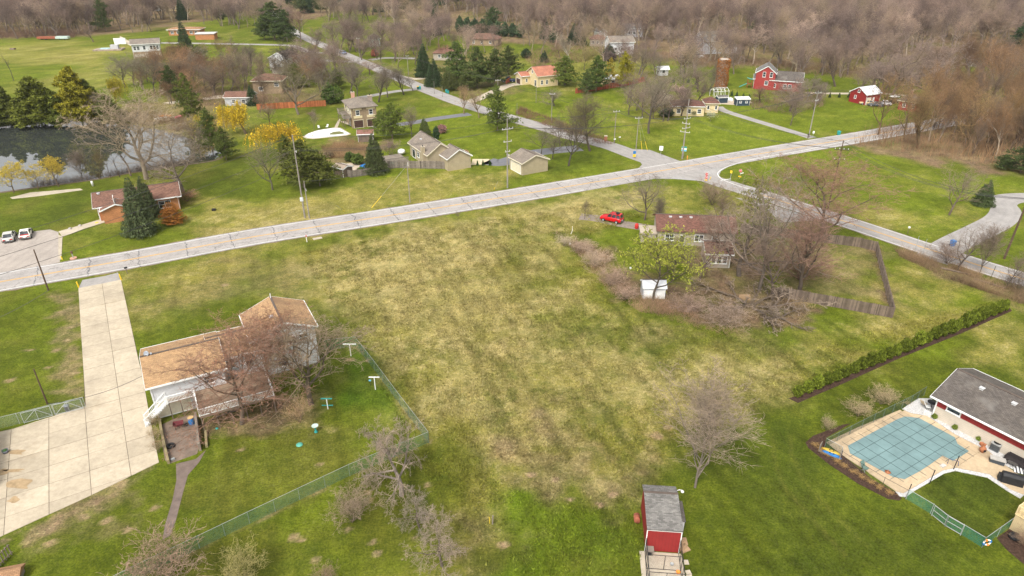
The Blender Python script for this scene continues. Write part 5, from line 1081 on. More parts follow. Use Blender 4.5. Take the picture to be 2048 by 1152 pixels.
# kayaks and rack
t = thing('kayak_rack', 'dark open rack holding kayaks at the pool fence', 'rack', P(*c4(330,500)), R(-38)); MB().box(-1.1,-.4,0,1.1,.4,.08).box(-1.1,-.4,.08,-1.02,.4,.9).box(1.02,-.4,.08,1.1,.4,.9).build('frame', GREYWOOD, t)
for i, (lb, m_, y, z) in enumerate((('blue kayak on the rack by the mulch bed', BLUE, -.75, .02), ('yellow kayak behind the blue one on the rack', M('dull_yellow', (.5,.34,.05), .4), -.15, .1))):
    kb = thing('kayak', lb, 'kayak', P(*c4(335,495))+Vector((y*.2, y*.6, z)), R(-38)); kb.scale = (.68,.8,.9); m = MB(); n = 9
    pr = [(-1.5,.02,.2),(-1.1,.2,.3),(-.5,.32,.34),(0,.34,.35),(.5,.32,.34),(1.1,.2,.3),(1.5,.02,.2)]
    for x, w, hh in pr: m.v += [(x,-w,hh*.7),(x,-w*.7,hh),(x,w*.7,hh),(x,w,hh*.7),(x,w*.5,.03),(x,-w*.5,.03)]
    for j in range(len(pr)-1):
        for k in range(6): m.f.append((j*6+k, j*6+(k+1)%6, (j+1)*6+(k+1)%6, (j+1)*6+k))
    m.f += [tuple(range(6))[::-1], tuple(range(36, 42))]; hl = m.build('hull', m_, kb, True); MB().lathe([(.18,.34),(.24,.37),(.2,.37),(.15,.345)], 12).build('cockpit', BLACK, kb).scale = (1.7,1,1)
for i, (x, y) in enumerate(((250,458),(278,480),(310,508),(365,542),(405,568),(455,600),(500,628),(545,655),(595,683),(645,712))):
    b = P(*c4(x, y)); o = PROTO['shrub'][i % 3]; t = thing('ornamental_grass', ORD[i]+' dry tan ornamental grass clump in the pool mulch bed, counting from the kayaks', 'grass clump', b, i*1.3, 'ornamental grass clumps in the pool bed')
    t.scale = (.95,.8,.35); c = bpy.data.objects.new('stems', o[1]); col.objects.link(c); c.parent = t; c.color = (.42,.27,.11,1); c2_ = bpy.data.objects.new('base', o[0]); col.objects.link(c2_); c2_.parent = t; c2_.color = (.38,.24,.1,1)
for i, p in enumerate(((885,302),(993,360),(1120,420))):
    tree('bush', *c4(p[0], p[1]+9), c4(0, p[1]-15)[1], 12, (.10,.13,.02), ('clipped round shrub', 'clipped round shrub', 'clipped round shrub')[i]+(' at the near corner of the pool house window', ' in the middle of the white gravel strip', ' next to the clay pot in the gravel strip')[i], name='round_shrub', group='round shrubs in the gravel strip')
t = thing('air_conditioner', 'grey outdoor air-conditioning unit beside the pool house wall', 'air conditioner', P(*c4(1210,478)), R(-56)); MB().box(-.45,-.45,0,.45,.45,.1).box(-.42,-.42,.1,.42,.42,.85).build('casing', M('ac_grey', (.13,.14,.145), .5), t); MB().box(-.46,-.46,.85,.46,.46,.95).build('top_frame', STEEL, t)
MB().lathe([(.36,.955),(.36,.99),(.3,.99),(.3,.955)], 16).build('fan_guard', BLACK, t); s_ = MB()
for k in range(9): s_.box(-.4+k*.095,-.44,.14,-.36+k*.095,-.425,.82)
o = s_.build('grille', BLACK, t); o['kind'] = 'stuff'
t = thing('chiminea', 'terracotta clay chiminea on the pool deck', 'chiminea', P(*c4(1140,492))); MB().lathe([(.14,0),(.18,.12),(.3,.3),(.33,.45),(.28,.62),(.13,.8),(.1,1.05),(.15,1.12),(.12,1.12)], 16).build('clay_body', M('terracotta', (.34,.13,.06), .8), t, True); MB().box(-.12,-.36,.32,.12,-.28,.55).build('mouth', BLACK, t)
o = MB().lathe([(.18,0),(.26,.3),(.24,.3),(.2,.25),(.01,.25)], 12).build('clay_pot', M('terracotta', (0,0,0)), None, True); o.location = P(*c4(1138,455)); tag(o, 'reddish clay pot beside the third round shrub', 'pot')
t = thing('deck_box', 'grey-topped deck box at the gravel strip', 'box', P(*c4(1218,548)), R(-30)); MB().box(-.65,-.3,0,.65,.3,.5).build('box_body', M('box_dark', (.05,.06,.07), .6), t); MB().box(-.7,-.35,.5,.7,.35,.58).build('lid', M('box_lid', (.4,.38,.35), .6), t)
t = thing('covered_grill', 'large black covered grill on the pool deck', 'grill', P(*c4(1295,655)), R(-27)); MB().xprism([(-.42,0),(.42,0),(.4,.9),(.2,1.15),(-.2,1.15),(-.4,.9)], -.95, .95).build('cover', M('black_cover', (.02,.02,.022), .6, .3), t); MB().xprism([(-.3,0),(.3,0),(.28,.8),(-.28,.8)], -1.2, -.95).build('side_flap', M('black_cover', (0,0,0)), t)
t = thing('outdoor_sofa', 'dark rattan sofa on the gravel by the pool house', 'sofa', P(*c4(1318,552)), R(-56)); MB().box(-.9,-.4,.1,.9,.4,.4).build('seat', M('rattan', (.03,.025,.025), .8), t); MB().box(-.9,.25,.4,.9,.4,.8).build('backrest', M('rattan', (0,0,0)), t); MB().box(-1.02,-.4,.1,-.9,.4,.62).build('armrest', M('rattan', (0,0,0)), t); MB().box(.9,-.4,.1,1.02,.4,.62).build('armrest', M('rattan', (0,0,0)), t)
for x in (-.9,.85):
    for y in (-.35,.3): MB().box(x,y,0,x+.06,y+.06,.1).build('leg', BLACK, t)
t = thing('rug', 'patterned dark and white outdoor rug', 'rug', P(*c4(1372,592)), R(-27))
MB().box(-1.1,-.8,.05,1.1,.8,.06).build('rug_field', M('rug_dark', (.06,.06,.07), .9), t)
for k in range(7): MB().box(-1.05+k*.3,-.75,.06,-.9+k*.3,.75,.066).build('stripe', WHITE, t)
t = thing('coffee_table', 'low dark slatted table by the sofa', 'table', P(*c4(1300,560)), R(-56)); MB().box(-.45,-.35,.3,.45,.35,.36).build('top', M('slate_top', (.07,.065,.06), .6), t)
for x in (-.4,.35):
    for y in (-.3,.25): MB().box(x,y,0,x+.06,y+.06,.3).build('leg', BLACK, t)
def lounge(px_, rz, label, mat):
    t = thing('folding_chair', label, 'chair', P(*px_), rz); MB().box(-.28,-.25,.36,.28,.25,.41).build('seat', mat, t); MB().bar((0,.24,.4),(0,.55,.95),.52,.05).build('backrest', mat, t)
    for x in (-.26,.26):
        for y in (-.22,.24): MB().bar((x,y,.03),(x,-y*.3,.38),.04).build('leg', STEEL, t)
lounge(c4(515,590), .5, 'green folding chair near the front edge of the pool', M('chair_green', (.12,.19,.16), .7)); lounge(c4(828,245), 2.0, 'tan chair in the gravel corner behind the pool', M('chair_tan', (.5,.4,.28), .8)); lounge(c4(850,262), 1.2, 'white chair with pillow in the gravel corner', WHITE)
t = thing('patio_table', 'black round patio table among the chairs in gravel corner', 'table', P(*c4(868,250))); MB().lathe([(.5,.66),(.52,.7),(.01,.72)], 14).build('top', BLACK, t, True); MB().lathe([(.25,0),(.04,.06),(.04,.66)], 10).build('pedestal', BLACK, t)
t = thing('lattice_panel', 'white lattice panel leaning at the gravel corner', 'panel', P(*c4(845,300)), R(-50)); m = MB()
for k in range(6): m.bar((-.3+k*.12,0,.02),(-.3+k*.12,0,.75),.03)
for k in range(6): m.bar((-.32,.02,.05+k*.13),(.32,.02,.05+k*.13),.03)
o = m.build('lattice', WHITE, t); o['kind'] = 'stuff'; MB().bar((-.34,0,0),(-.34,0,.8),.05).bar((.34,0,0),(.34,0,.8),.05).build('frame', WHITE, t)
t = thing('pool_ladder', 'dark pool handrail beside the cover step', 'handrail', P(*c4(985,560)), R(-20)); MB().tube([(-.5,0,.05),(-.5,0,.7),(.4,0,.6),(.5,0,.05)], .03).build('rail', M('navy', (.03,.05,.16), .4), t)
t = thing('skimmer_float', 'terracotta floating fountain on the pool cover', 'float', P(*c4(637,602))); MB().lathe([(.28,.1),(.3,.14),(.05,.16),(.03,.4),(.01,.42)], 12).build('body', M('terracotta', (0,0,0)), t, True)
o = MB().box(-.3,-.18,.05,.3,.18,.18).build('crate', M('pale_box', (.5,.48,.45), .6)); o.location = P(*c4(932,568)); o.rotation_euler = (0,0,.5); tag(o, 'small white crate on the deck by the pool step', 'crate')
t = thing('life_ring', 'white and blue life ring hanging on the fence corner', 'life ring', P(*c4(1150,990))+Vector((0,-.18,.62)))
m = MB(); n = 20
for i in range(n):
    a = 2*math.pi*i/n
    for k in range(6): b = 2*math.pi*k/6; r_ = .3+.07*math.cos(b); m.v.append((r_*math.cos(a), .07*math.sin(b), r_*math.sin(a)))
for i in range(n):
    for k in range(6): m.f.append((i*6+k, i*6+(k+1)%6, ((i+1)%n)*6+(k+1)%6, ((i+1)%n)*6+k))
m.build('ring', WHITE, t, True)
for a in range(4): x, z = .3*math.cos(a*1.57+.5), .3*math.sin(a*1.57+.5); MB().box(x-.09,-.085,z-.09,x+.09,.085,z+.09).build('band', (BLUE, ORANGE)[a % 2], t)
t = thing('yellow_wood_deck', 'new yellow wood deck corner with railing at the right edge', 'deck', P(*c4(1285,900)), R(31.5))
MB().box(0,-5,0,.12,0,1.9).box(.12,-.12,0,6,0,1.9).build('skirting', siding('yellow_skirt', (.55,.43,.25), .14, True), t)
for k in range(33): MB().box(-.1,-5.05+k*.155,1.9,6,-5.05+k*.155+.145,1.94).build('board', TANWOOD, t)
railing(t, (0,-5,1.94), (0,0,1.94), .95, TANWOOD); railing(t, (.15,0,1.94), (6,0,1.94), .95, TANWOOD)
t = thing('garden_rock', 'dark lumpy covered object on the mulch under the deck', 'rock', P(*c4(1310,950))); g = random.Random(5)
MB().lathe([(.05,0),(.45,.05),(.5,.25),(.35,.5),(.1,.62)], 9).build('stone', M('black_cover', (0,0,0)), t)
tree('shrub', *c4(1345,985), c4(0,920)[1], 36, (.25,.17,.12), 'tan leafless shrub in the mulch under the yellow deck'); tree('shrub', *c4(600,235), c4(0,150)[1], 60, (.30,.235,.14), 'pale dry shrub in front of the back pool fence'); tree('shrub', *c4(480,300), c4(0,215)[1], 55, (.29,.225,.135), 'pale dry shrub along the pool fence, second from the deck')
tree('shrub', *c4(310,380), c4(0,295)[1], 26, (.30,.24,.15), 'thin pale shrub at the corner of the pool mulch bed')

# hedge
for i in range(27):
    f = i/26; f = f**.93 if False else f; a, b = P(1595,792), P(2007,620); p = a+(b-a)*f; d = Vector((rnd.uniform(-.12,.12), rnd.uniform(-.12,.12), 0))
    pr = PROTO['hedge'][i % 3]; t = thing('hedge_shrub', ORD[i]+' evergreen shrub of the long hedge row, counting from its near end', 'shrub', p+d, rnd.uniform(0,6), 'evergreen shrubs of the hedge row')
    if i == 0: t['label'] = 'rounded evergreen shrub at the near end of the hedge row'
    if i == 26: t['label'] = 'evergreen shrub at the far end of the hedge row by the road'
    s = rnd.uniform(1.4, 2.05); t.scale = (s*.86, s*.86, s*1.05*(1.12 if i > 18 else 1))
    for nm, me, cc in (('trunk', pr[0], (.1,.07,.05)), ('crown', pr[1], (.105,.13,.014))): o = bpy.data.objects.new(nm, me); col.objects.link(o); o.parent = t; k = rnd.uniform(.8,1.5); o.color = (cc[0]*k, cc[1]*k, cc[2]*k, 1)

# ------------------------------------------------------------------ board fences
def board_fence(name, label, pts, h, mat, rails='far', w=.14, world_pts=False):
    q = [P(*p) for p in pts]; t = thing(name, label, 'fence', q[0]); up = Vector((0,0,1)); r = random.Random(len(label))
    for i, (a, b) in enumerate(zip(q, q[1:])):
        a, b = a-q[0], b-q[0]; L_ = (b-a).length; d = (b-a)/L_; nrm = Vector((d.y,-d.x,0)); sgn = -1 if rails == 'far' else 1; m = MB(); x = 0
        while x < L_-.02:
            hh = h*(1+r.uniform(-.035,.035)); p0, p1 = a+d*x, a+d*min(x+w*.93, L_); x += w
            m.add([p0, p1, p1+nrm*.02, p0+nrm*.02, p0+up*hh, p1+up*hh, p1+up*hh+nrm*.02, p0+up*hh+nrm*.02], [(3,2,1,0),(4,5,6,7),(0,1,5,4),(1,2,6,5),(2,3,7,6),(3,0,4,7)])
        o = m.build('pickets', mat, t, uv=False); o['kind'] = 'stuff'
        for z in (.25, h*.52, h*.86): MB().bar(a+up*z+nrm*sgn*.05, b+up*z+nrm*sgn*.05, .05, .1).build('rail', mat, t)
        n = max(1, round(L_/2.4))
        for k in range(n+1): p = a+(b-a)*k/n+nrm*sgn*.09; MB().bar(p, p+up*(h+.05), .1).build('post', mat, t)
    return t
board_fence('board_fence', 'weathered dark board fence along the near side of the overgrown yard', [(1540,594),(1580,598),(1616,605),(1700,620),(1784,636)], 1.75, BROWNWOOD)
board_fence('board_fence', 'weathered board fence with exposed rails on the right of the yard', [(1784,635),(1751,502)], 1.75, wood('pale_old_wood', (.24,.19,.155)), 'far')
board_fence('board_fence', 'old board fence at the back of the overgrown yard toward the road', [(1751,502),(1716,494),(1620,482),(1530,470),(1480,465)], 1.75, BROWNWOOD, 'near')
board_fence('board_fence', 'grey picket fence in front of the tan house', [(894,338),(842,337),(790,336),(776,337)], 1.8, GREYWOOD)
board_fence('board_fence', 'grey picket fence round the garden corner by the spruce', [(746,349),(702,355),(668,344)], 1.6, GREYWOOD)
board_fence('board_fence', 'red-brown stained fence behind the pines', [(1151,187),(1200,180),(1256,171),(1290,163)], 1.8, REDWOOD)
board_fence('board_fence', 'orange-red fence behind the yellow willow houses', [(515,220),(560,217),(652,212)], 1.8, wood('orange_stained_wood', (.42,.14,.06)))
board_fence('board_fence', 'low red fence beside the terracotta house drive', [(1012,168),(1022,163)], 1.6, REDWOOD)
# near yard chain link
link_fence('chain_link_fence', 'chain-link fence across the near left yard', [(858,886),(790,914),(700,952),(600,1000),(500,1048),(400,1097),(300,1145),(180,1205)], 1.55, LINKG, post=GPOST, railm=STEEL, step=3.0)
link_fence('chain_link_fence', 'chain-link fence along the field side of the left yard', [(858,886),(800,810),(750,742),(712,693)], 1.55, LINKG, post=GPOST, railm=STEEL, step=2.6)
link_fence('chain_link_fence', 'chain-link fence behind the split-level house yard', [(712,693),(650,700)], 1.55, LINKG, post=GPOST, railm=STEEL, step=2.6)
link_fence('chain_link_fence', 'galvanized chain-link fence with gates beside the concrete drive', [(172,815),(110,830),(40,848),(-60,872)], 1.5, LINKW, step=3.1)
gt = thing('fence_gate', 'wide swing gate with diagonal braces at the concrete drive', 'gate', P(170,816)+Vector((0,-.1,0)))
for (a, b) in (((168,816.5),(113,829.5)), ((107,831),(50,846))):
    a, b = P(*a)-gt.location+Vector((0,-.1,0)), P(*b)-gt.location+Vector((0,-.1,0)); up = Vector((0,0,1.45)); m = MB()
    for p, r_ in ((a, a+up), (b, b+up), (a+up, b+up), (a+up*.08, b+up*.08), (a+up*.08, (a+b)/2+up), ((a+b)/2, (a+b)/2+up), (b+up*.08, (a+b)/2+up)): m.tube([p, r_], .03, 6)
    m.build('gate_leaf', STEEL, gt)

# ------------------------------------------------------------------ poles and wires
WIRE = M('dark_wire', (.05,.05,.055), .6); INSUL = M('insulator', (.55,.56,.55), .4)
ATT = {}
def pole(key, base, ty, label, arms=(), mat=POLE, r=.14, lean=0, extra=None, ang=28, name='utility_pole'):
    """arms: (row in the photograph, length, turn, insulators)"""
    b = P(*base); h = hgt(b, ty); t = thing(name, label, 'utility pole' if name == 'utility_pole' else 'post', b, 0)
    MB().tube([(0,0,0),(lean*.5,0,h/2),(lean,0,h)], [r, r*.82, r*.62], 8).build('shaft', mat, t); ATT[key] = [b+Vector((lean,0,h-.1))]
    for row, ln, an, ins in arms:
        z = hgt(b, row); f = z/h; d = Vector((math.cos(R(an)), math.sin(R(an)), 0)); c = Vector((lean*f, 0, z))+Vector((d.y,-d.x,0))*.14
        a = MB().bar(c-d*ln/2, c+d*ln/2, .1, .13).build('crossarm', mat if mat is POLEB else M('arm_grey', (.42,.4,.37), .8), t)
        for k in range(ins):
            p = c+d*(ln/2-.12)*(1-2*k/max(1, ins-1) if ins > 1 else 0); MB().lathe([(.03,0),(.07,.06),(.05,.12),(.07,.18),(.03,.26),(.01,.3)], 8, (p.x,p.y,p.z+.06)).build('insulator', INSUL, a, True); ATT[key].append(b+p+Vector((0,0,.3)))
    if extra == 'box':
        z = h*.22; MB().box(-.3,-.42,z,.3,-.12,z+.7).build('meter_box', M('meter_grey', (.5,.52,.52), .5), t)
    if extra == 'transformer':
        MB().lathe([(.22,0),(.24,.05),(.24,.75),(.2,.8)], 12, (.3,-.25,h*.8)).build('transformer', STEEL, t, True)
    return t
pole('a', (610,436), 270, 'tall grey utility pole with meter box near the road bend', [(303,1.6,118,2)], r=.17, extra='box')
pole('a2', (619,437), 362, 'short grey pole with white cap beside the tall pole', [(381,.7,118,1)], r=.13)
pole('b', (820,405), 329, 'plain pole with tilted crossarm at the brown verge', [(330,1.5,100,2)], r=.11)
pole('c', (1015,376), 237, 'tall grey pole with two insulator arms before the garage', [(258,2.6,28,4),(283,1.9,28,2),(303,1.2,28,2),(310,1.2,118,2)], r=.17)
pole('d', (1272,298), 234, 'grey crossarm pole with yellow guy wires at the crossing', [(236,2.0,10,3)], r=.12)
pole('e', (1364,318), 198, 'tall pole with four crossarms and street signs at the crossing', [(237,2.0,28,3),(247,2.0,-40,3),(256,2.4,28,3),(264,2.4,-30,3)], r=.17)
pole('f', (1228,287), 221, 'crossarm pole by the brick post along the side road', [(223,1.9,20,3)], r=.12)
pole('g', (1617,276), 181, 'grey double-armed pole by the mailbox at the bungalow drive', [(186,2.0,20,3),(201,1.2,28,2)], r=.17)
pole('h', (1855,228), 154, 'grey pole beside the small red house', [(166,1.6,28,2),(172,1.6,28,2)], r=.16)
pole('i', (1655,420), 281, 'pole with bracketed insulators rising behind the red-budded tree', [(299,2.6,-10,4),(319,2.0,-10,3)], r=.15, mat=POLEB)
pole('j', (2008,518), 396, 'thick brown pole leaning at the right edge', [(402,1.6,28,3)], mat=POLEB, r=.19, lean=.3)
pole('k', (97,581), 499, 'bare brown pole beside the road at the left', mat=POLEB, r=.13)
pole('l', (95,808), 738, 'thin brown post in the lawn left of the concrete drive', mat=POLEB, r=.1, name='wooden_post')
pole('m', (937,180), 143, 'crossarm pole beside the dark evergreens', [(145,1.9,20,3)], r=.13); pole('n', (996,195), 158, 'crossarm pole in front of the parked blue pickup', [(161,1.9,20,3)], r=.13)
pole('o', (817,150), 110, 'slim grey pole left of the evergreen clump', [(112,1.3,20,2)], r=.12); pole('p', (720,117), 75, 'far grey pole along the side road', [(77,1.6,20,2)], r=.12)
pole('q', (654,88), 52, 'far pole standing by bare roadside trees', [(54,1.6,20,2)], r=.12); pole('r', (606,66), 37, 'far pole at the vanishing end of the side road', [(39,1.4,20,2)], r=.12)
pole('s', (1034,252), 206, 'thin pale pole on the near side of the side road', r=.08, name='wooden_post'); pole('t', (1072,206), 160, 'thin pole on the terracotta house lawn', r=.08, name='wooden_post'); pole('u', (1103,243), 192, 'crossarm pole by the reddish roadside growth', [(188,1.6,0,2)], r=.11)
pole('v', (869,188), 162, 'short post across from the green trash cart', r=.07, name='wooden_post'); pole('w', (885,194), 172, 'short post beside the teal trash cart', r=.07, name='wooden_post')
pole('x', (730,112), 92, 'thin far post by the bend of the side road', r=.07, name='wooden_post')
def wire(a, b, sag, label, group=None):
    m = (a+b)/2; pts = [a+(b-a)*k/12-Vector((0,0,sag*4*(k/12)*(1-k/12)))-a for k in range(13)]
    o = MB().tube(pts, .028, 4, False).build('overhead_wire', WIRE, uv=False); o.location = a; tag(o, label, 'wire', group)
def span(a, b, n, sag, label):
    A, B = ATT[a], ATT[b]
    for k in range(n): wire(A[min(k, len(A)-1)], B[min(k, len(B)-1)], sag, label if n == 1 else ORD[k]+' of the '+label, None if n == 1 else label)
left = P(-300,560,14)
for k in range(3): wire(left+Vector((0,k*.6,-k*2.5)), ATT['a'][0]-Vector((0,0,k*2.6)), 1.2, ('top', 'middle', 'bottom')[k]+' wire running left from the tall pole')
span('a', 'c', 3, 1.4, 'wires between the tall pole and the insulator pole'); span('c', 'e', 3, 1.2, 'wires between the insulator pole and the crossing pole'); span('e', 'g', 3, 1.2, 'wires from the crossing pole to the mailbox pole'); span('g', 'h', 2, 1, 'wires from the mailbox pole to the red house pole')
span('d', 'e', 3, .5, 'short wires joining the two crossing poles'); span('d', 'f', 3, .5, 'wires along the mouth of the side road'); span('u', 'n', 2, .9, 'wires along the side road verge'); span('n', 'm', 2, .6, 'wires past the evergreens'); span('m', 'o', 2, .8, 'wires over the side road bend'); span('f', 'u', 2, .9, 'wires from the brick post pole along the road')
span('e', 'i', 3, 1.5, 'wires over the crossing toward the bracketed pole'); span('i', 'j', 3, 2.2, 'wires along the lower side road'); span('a2', 'b', 1, .5, 'service wire from the short capped pole')
wire(P(97,581,6.9)*1.0, P(-200,700,5), 1, 'low wire leaving the bare pole on the left'); wire(P(95,808,4.6), P(284,752,4.5), .6, 'sagging line over the concrete drive')
def guy(label, top, bot):
    a, b = top, P(*bot); o = MB().tube([Vector(), b-a], .02, 4).build('guy_wire', M('guy_steel', (.3,.3,.28), .5), uv=False); o.location = a; tag(o, label, 'guy wire')
    s = MB().tube([(b-a)*.72, b-a], .045, 5).build('yellow_sleeve', YELLOW, o)
guy('long guy wire with yellow sleeve leaning down to the verge', ATT['b'][0], (743,416)); guy('short yellow-sleeved guy near the tall pole', P(672,410,2.2), (690,423)); guy('yellow-sleeved guy left of the insulator pole', P(996,362,2.2), (988,379))
guy('left yellow-sleeved guy of the crossing pole', ATT['d'][0], (1284,300)); guy('right yellow-sleeved guy of the crossing pole', ATT['d'][0], (1295,301))

# ------------------------------------------------------------------ signs and roadside things
def stop_sign(base, ty, label, extra=True):
    b = P(*base); h = hgt(b, ty); t = thing('stop_sign', label, 'road sign', b, R(-40)); MB().tube([(0,0,0),(0,0,h)], .04, 6).build('post', STEEL, t)
    oc = [(.38*math.cos(a), .38*math.sin(a)) for a in np.arange(8)*math.pi/4+math.pi/8]
    for z in (h-.4, ) + ((h-1.15,) if extra else ()):
        m = MB().yprism([(x*.92, z+y*.92) for x, y in oc], -.075, -.055); MB().yprism([(x, z+y) for x, y in oc], -.055, -.04).build('rim', WHITE, t); p = m.build('plate', RED, t)
        for k, x in enumerate((-.2,-.07,.06,.19)):
            m2 = MB(); y0, y1 = -.085, -.076; s = .1; c_ = ('S','T','O','P')[k]
            segs = {'S': [(0,1,1,1),(0,.5,0,1),(0,.5,1,.5),(1,0,1,.5),(0,0,1,0)], 'T': [(0,1,1,1),(.5,0,.5,1)], 'O': [(0,0,1,0),(0,1,1,1),(0,0,0,1),(1,0,1,1)], 'P': [(0,0,0,1),(0,1,1,1),(1,.5,1,1),(0,.5,1,.5)]}[c_]
            for x0, a0, x1, a1 in segs: m2.box(x-.02+min(x0,x1)*s-.012, y0, z-.1+min(a0,a1)*.2-.012, x-.02+max(x0,x1)*s+.012, y1, z-.1+max(a0,a1)*.2+.012)
            m2.build('letter', WHITE, p)
    MB().box(-.34,-.07,h-1.85,.34,-.05,h-1.6).build('warning_plate', YELLOW, t)
    return t
stop_sign((1412,362), 345, 'stop sign with yellow plate at the near side of the crossing'); stop_sign((1479,357), 338, 'stop sign with yellow plate on the grass corner', False)
def sign(base, ty, w, hh, mat, label, rz=0, n=1, mats=None):
    b = P(*base); h = hgt(b, ty); t = thing('road_sign', label, 'road sign', b, R(rz)); MB().tube([(0,0,0),(0,0,h)], .04, 6).build('post', STEEL, t)
    for k in range(n): MB().box(-w/2,-.07,h-hh*(k+1)-.05*k,w/2,-.045,h-hh*k-.05*k).build('plate', (mats or [mat])[k % len(mats or [mat])], t)
sign((1321,312), 292, .9, 1.1, WHITE, 'white rectangular sign standing in the grass by the crossing', -20); sign((1268,317), 302, .7, .7, BLUE, 'blue and yellow route sign beside the side road', 10, 2, [BLUE, YELLOW]); sign((1460,362), 341, .5, .6, YELLOW, 'yellow diamond marker sign at the turn', -45)
sign((1366,317), 293, 1.2, .35, TEAL, 'stack of green and white street signs at the crossing pole', -20, 3, [TEAL, WHITE, M('sky_blue', (.15,.45,.6), .5)])
sign((1625,275), 262, .5, .6, WHITE, 'small white sign beside the mailbox pole', 0)
o = MB().bar((0,0,0),(0,0,1.1),.1).box(-.07,-.07,.75,.07,.07,1.0).build('marker_post', ORANGE); o.location = P(1374,320); tag(o, 'orange marker post by the crossing pole', 'post')
o = MB().bar((0,0,0),(0,0,.8),.1).build('marker_post', YELLOW); o.location = P(1419,360); o.rotation_euler = (0,.3,0); tag(o, 'leaning orange stub beside the near stop sign', 'post')
o = MB().box(-.5,-.1,.02,.5,.1,.12).build('white_sandbag', WHITE); o.location = P(1484,347); o.rotation_euler = (0,0,.6); tag(o, 'white bag lying behind the corner stop sign', 'bag')
t = thing('marker_post', 'white utility marker post with red top beside the road', 'post', P(614,484)); MB().bar((0,0,0),(0,0,1.0),.1).build('shaft', WHITE, t); MB().bar((0,0,1.0),(0,0,1.35),.12).build('cap', RED, t)
o = MB().box(-.8,-.4,0,.8,.4,.06).build('culvert_slab', CONC2); o.location = P(635,477); o.rotation_euler = (0,0,R(28)); tag(o, 'small concrete slab beside the red-topped marker', 'slab')
for b_, tp, lb in (((158,575),(154,562),'yellow-topped post on the left of the concrete drive mouth'), ((243,560),(238,547),'yellow-topped post on the right of the concrete drive mouth'), ((125,519),(124,512),'yellow bollard at the corner of the parking pad')):
    a = P(*b_); t = thing('drive_post', lb, 'post', a); h = max(.6, hgt(a, tp[1])*.9); MB().bar((0,0,0),(-.1,0,h),.14).build('shaft', YELLOW, t)
t = thing('garden_lamp', 'stone-ringed garden lamp on the lawn by the road', 'lamp post', P(147,517)); MB().lathe([(.55,0),(.55,.15),(.4,.15),(.01,.12)], 12).build('stone_ring', M('pink_brick', (0,0,0)), t); MB().tube([(0,0,.1),(0,0,.9)], .07).build('post', STEEL, t); MB().lathe([(.05,.9),(.17,.95),(.15,1.25),(.2,1.28),(.02,1.45)], 8).build('lantern', M('lantern_brown', (.14,.07,.05), .5), t)
def mailbox(px_, lb, mat=BLACK):
    t = thing('mailbox', lb, 'mailbox', P(*px_), R(28)); MB().bar((0,0,0),(0,0,1.05),.1).build('post', BROWNWOOD, t); MB().xprism([(-.12,1.05),(.12,1.05),(.12,1.2),(.07,1.28),(-.07,1.28),(-.12,1.2)], -.25, .25).build('box', mat, t)
mailbox((255,548), 'dark mailbox post on the near roadside by the concrete drive'); mailbox((1615,277), 'dark mailbox at the foot of the mailbox pole'); mailbox((1239,283), 'white mailbox left of the guy-wired pole', WHITE); mailbox((1229,287), 'pale box at the foot of the crossarm pole', WHITE)
t = thing('brick_post', 'squat brick pillar by the side road', 'pillar', P(1211,282)); MB().box(-.35,-.35,0,.35,.35,1.3).build('shaft', brickm('pillar_brick', (.35,.15,.09)), t); MB().box(-.42,-.42,1.3,.42,.42,1.42).build('cap', CONC2, t)
def cart(px_, lb, m1, m2, rz=.3):
    t = thing('trash_cart', lb, 'trash cart', P(*px_), rz); b = MB(); b.add([(-.26,-.3,.08),(.26,-.3,.08),(.26,.3,.08),(-.26,.3,.08),(-.33,-.36,1.0),(.33,-.36,1.0),(.33,.36,1.0),(-.33,.36,1.0)], [(3,2,1,0),(4,5,6,7),(0,1,5,4),(1,2,6,5),(2,3,7,6),(3,0,4,7)]); b.build('bin', m1, t); MB().add([(-.36,-.4,1.003),(.36,-.4,1.003),(.36,.4,1.003),(-.36,.4,1.003),(-.3,-.3,1.12),(.3,-.3,1.12),(.3,.35,1.12),(-.3,.35,1.12)], [(3,2,1,0),(4,5,6,7),(0,1,5,4),(1,2,6,5),(2,3,7,6),(3,0,4,7)]).build('lid', m2, t)
    for x in (-.33,.29): w_ = MB().lathe([(.12,0),(.12,.05)], 10).build('wheel', DARK, t); w_.location = (x,.3,.12); w_.rotation_euler = (0,R(90),0)
cart((836,179), 'dark green trash cart with yellow lid at the grey drive', M('cart_green', (.02,.11,.09), .5), YELLOW); cart((840,179), 'green trash cart beside the yellow-lidded one', TEAL, TEAL); cart((893,186), 'teal trash cart across the side road', TEAL, TEAL); cart((896,187), 'second teal trash cart across the side road', TEAL, M('cart_green', (0,0,0)))
cart((1677,270), 'teal trash cart by the main road near the pasture', TEAL, TEAL); cart((1904,492), 'dark blue bin at the curving drive mouth', BLUE, BLUE); cart((1365,205), 'blue bin beside the greenhouse frame', BLUE, BLUE)
t = thing('roadside_marker', 'white-topped reflector post on the grass by the lower road', 'post', P(1815,467)); MB().bar((0,0,0),(0,0,1.1),.06).build('post', BROWNWOOD, t); MB().box(-.15,-.15,1.1,.15,.15,1.35).build('box', WHITE, t)
for i, (p, ty) in enumerate((((1830,503),472),((1845,508),478),((1982,555),532))):
    b = P(*p); o = MB().tube([(0,0,0),(.1*i-.1,0,hgt(b, ty))], .035, 6).build('steel_post', STEEL if i < 2 else BLACK); o.location = b; tag(o, ('thin steel post at the roadside by the drive mouth', 'second thin steel post by the drive mouth', 'dark post standing before the lower road')[i], 'post')
t = thing('fallen_log', 'row of rotting logs along the right roadside', 'log', P(1880,537)); a, b = P(1880,537)-P(1880,537), P(1945,552)-P(1880,537); MB().tube([a+Vector((0,0,.15)), b+Vector((0,0,.15))], .16, 8).build('log', BROWNWOOD, t)
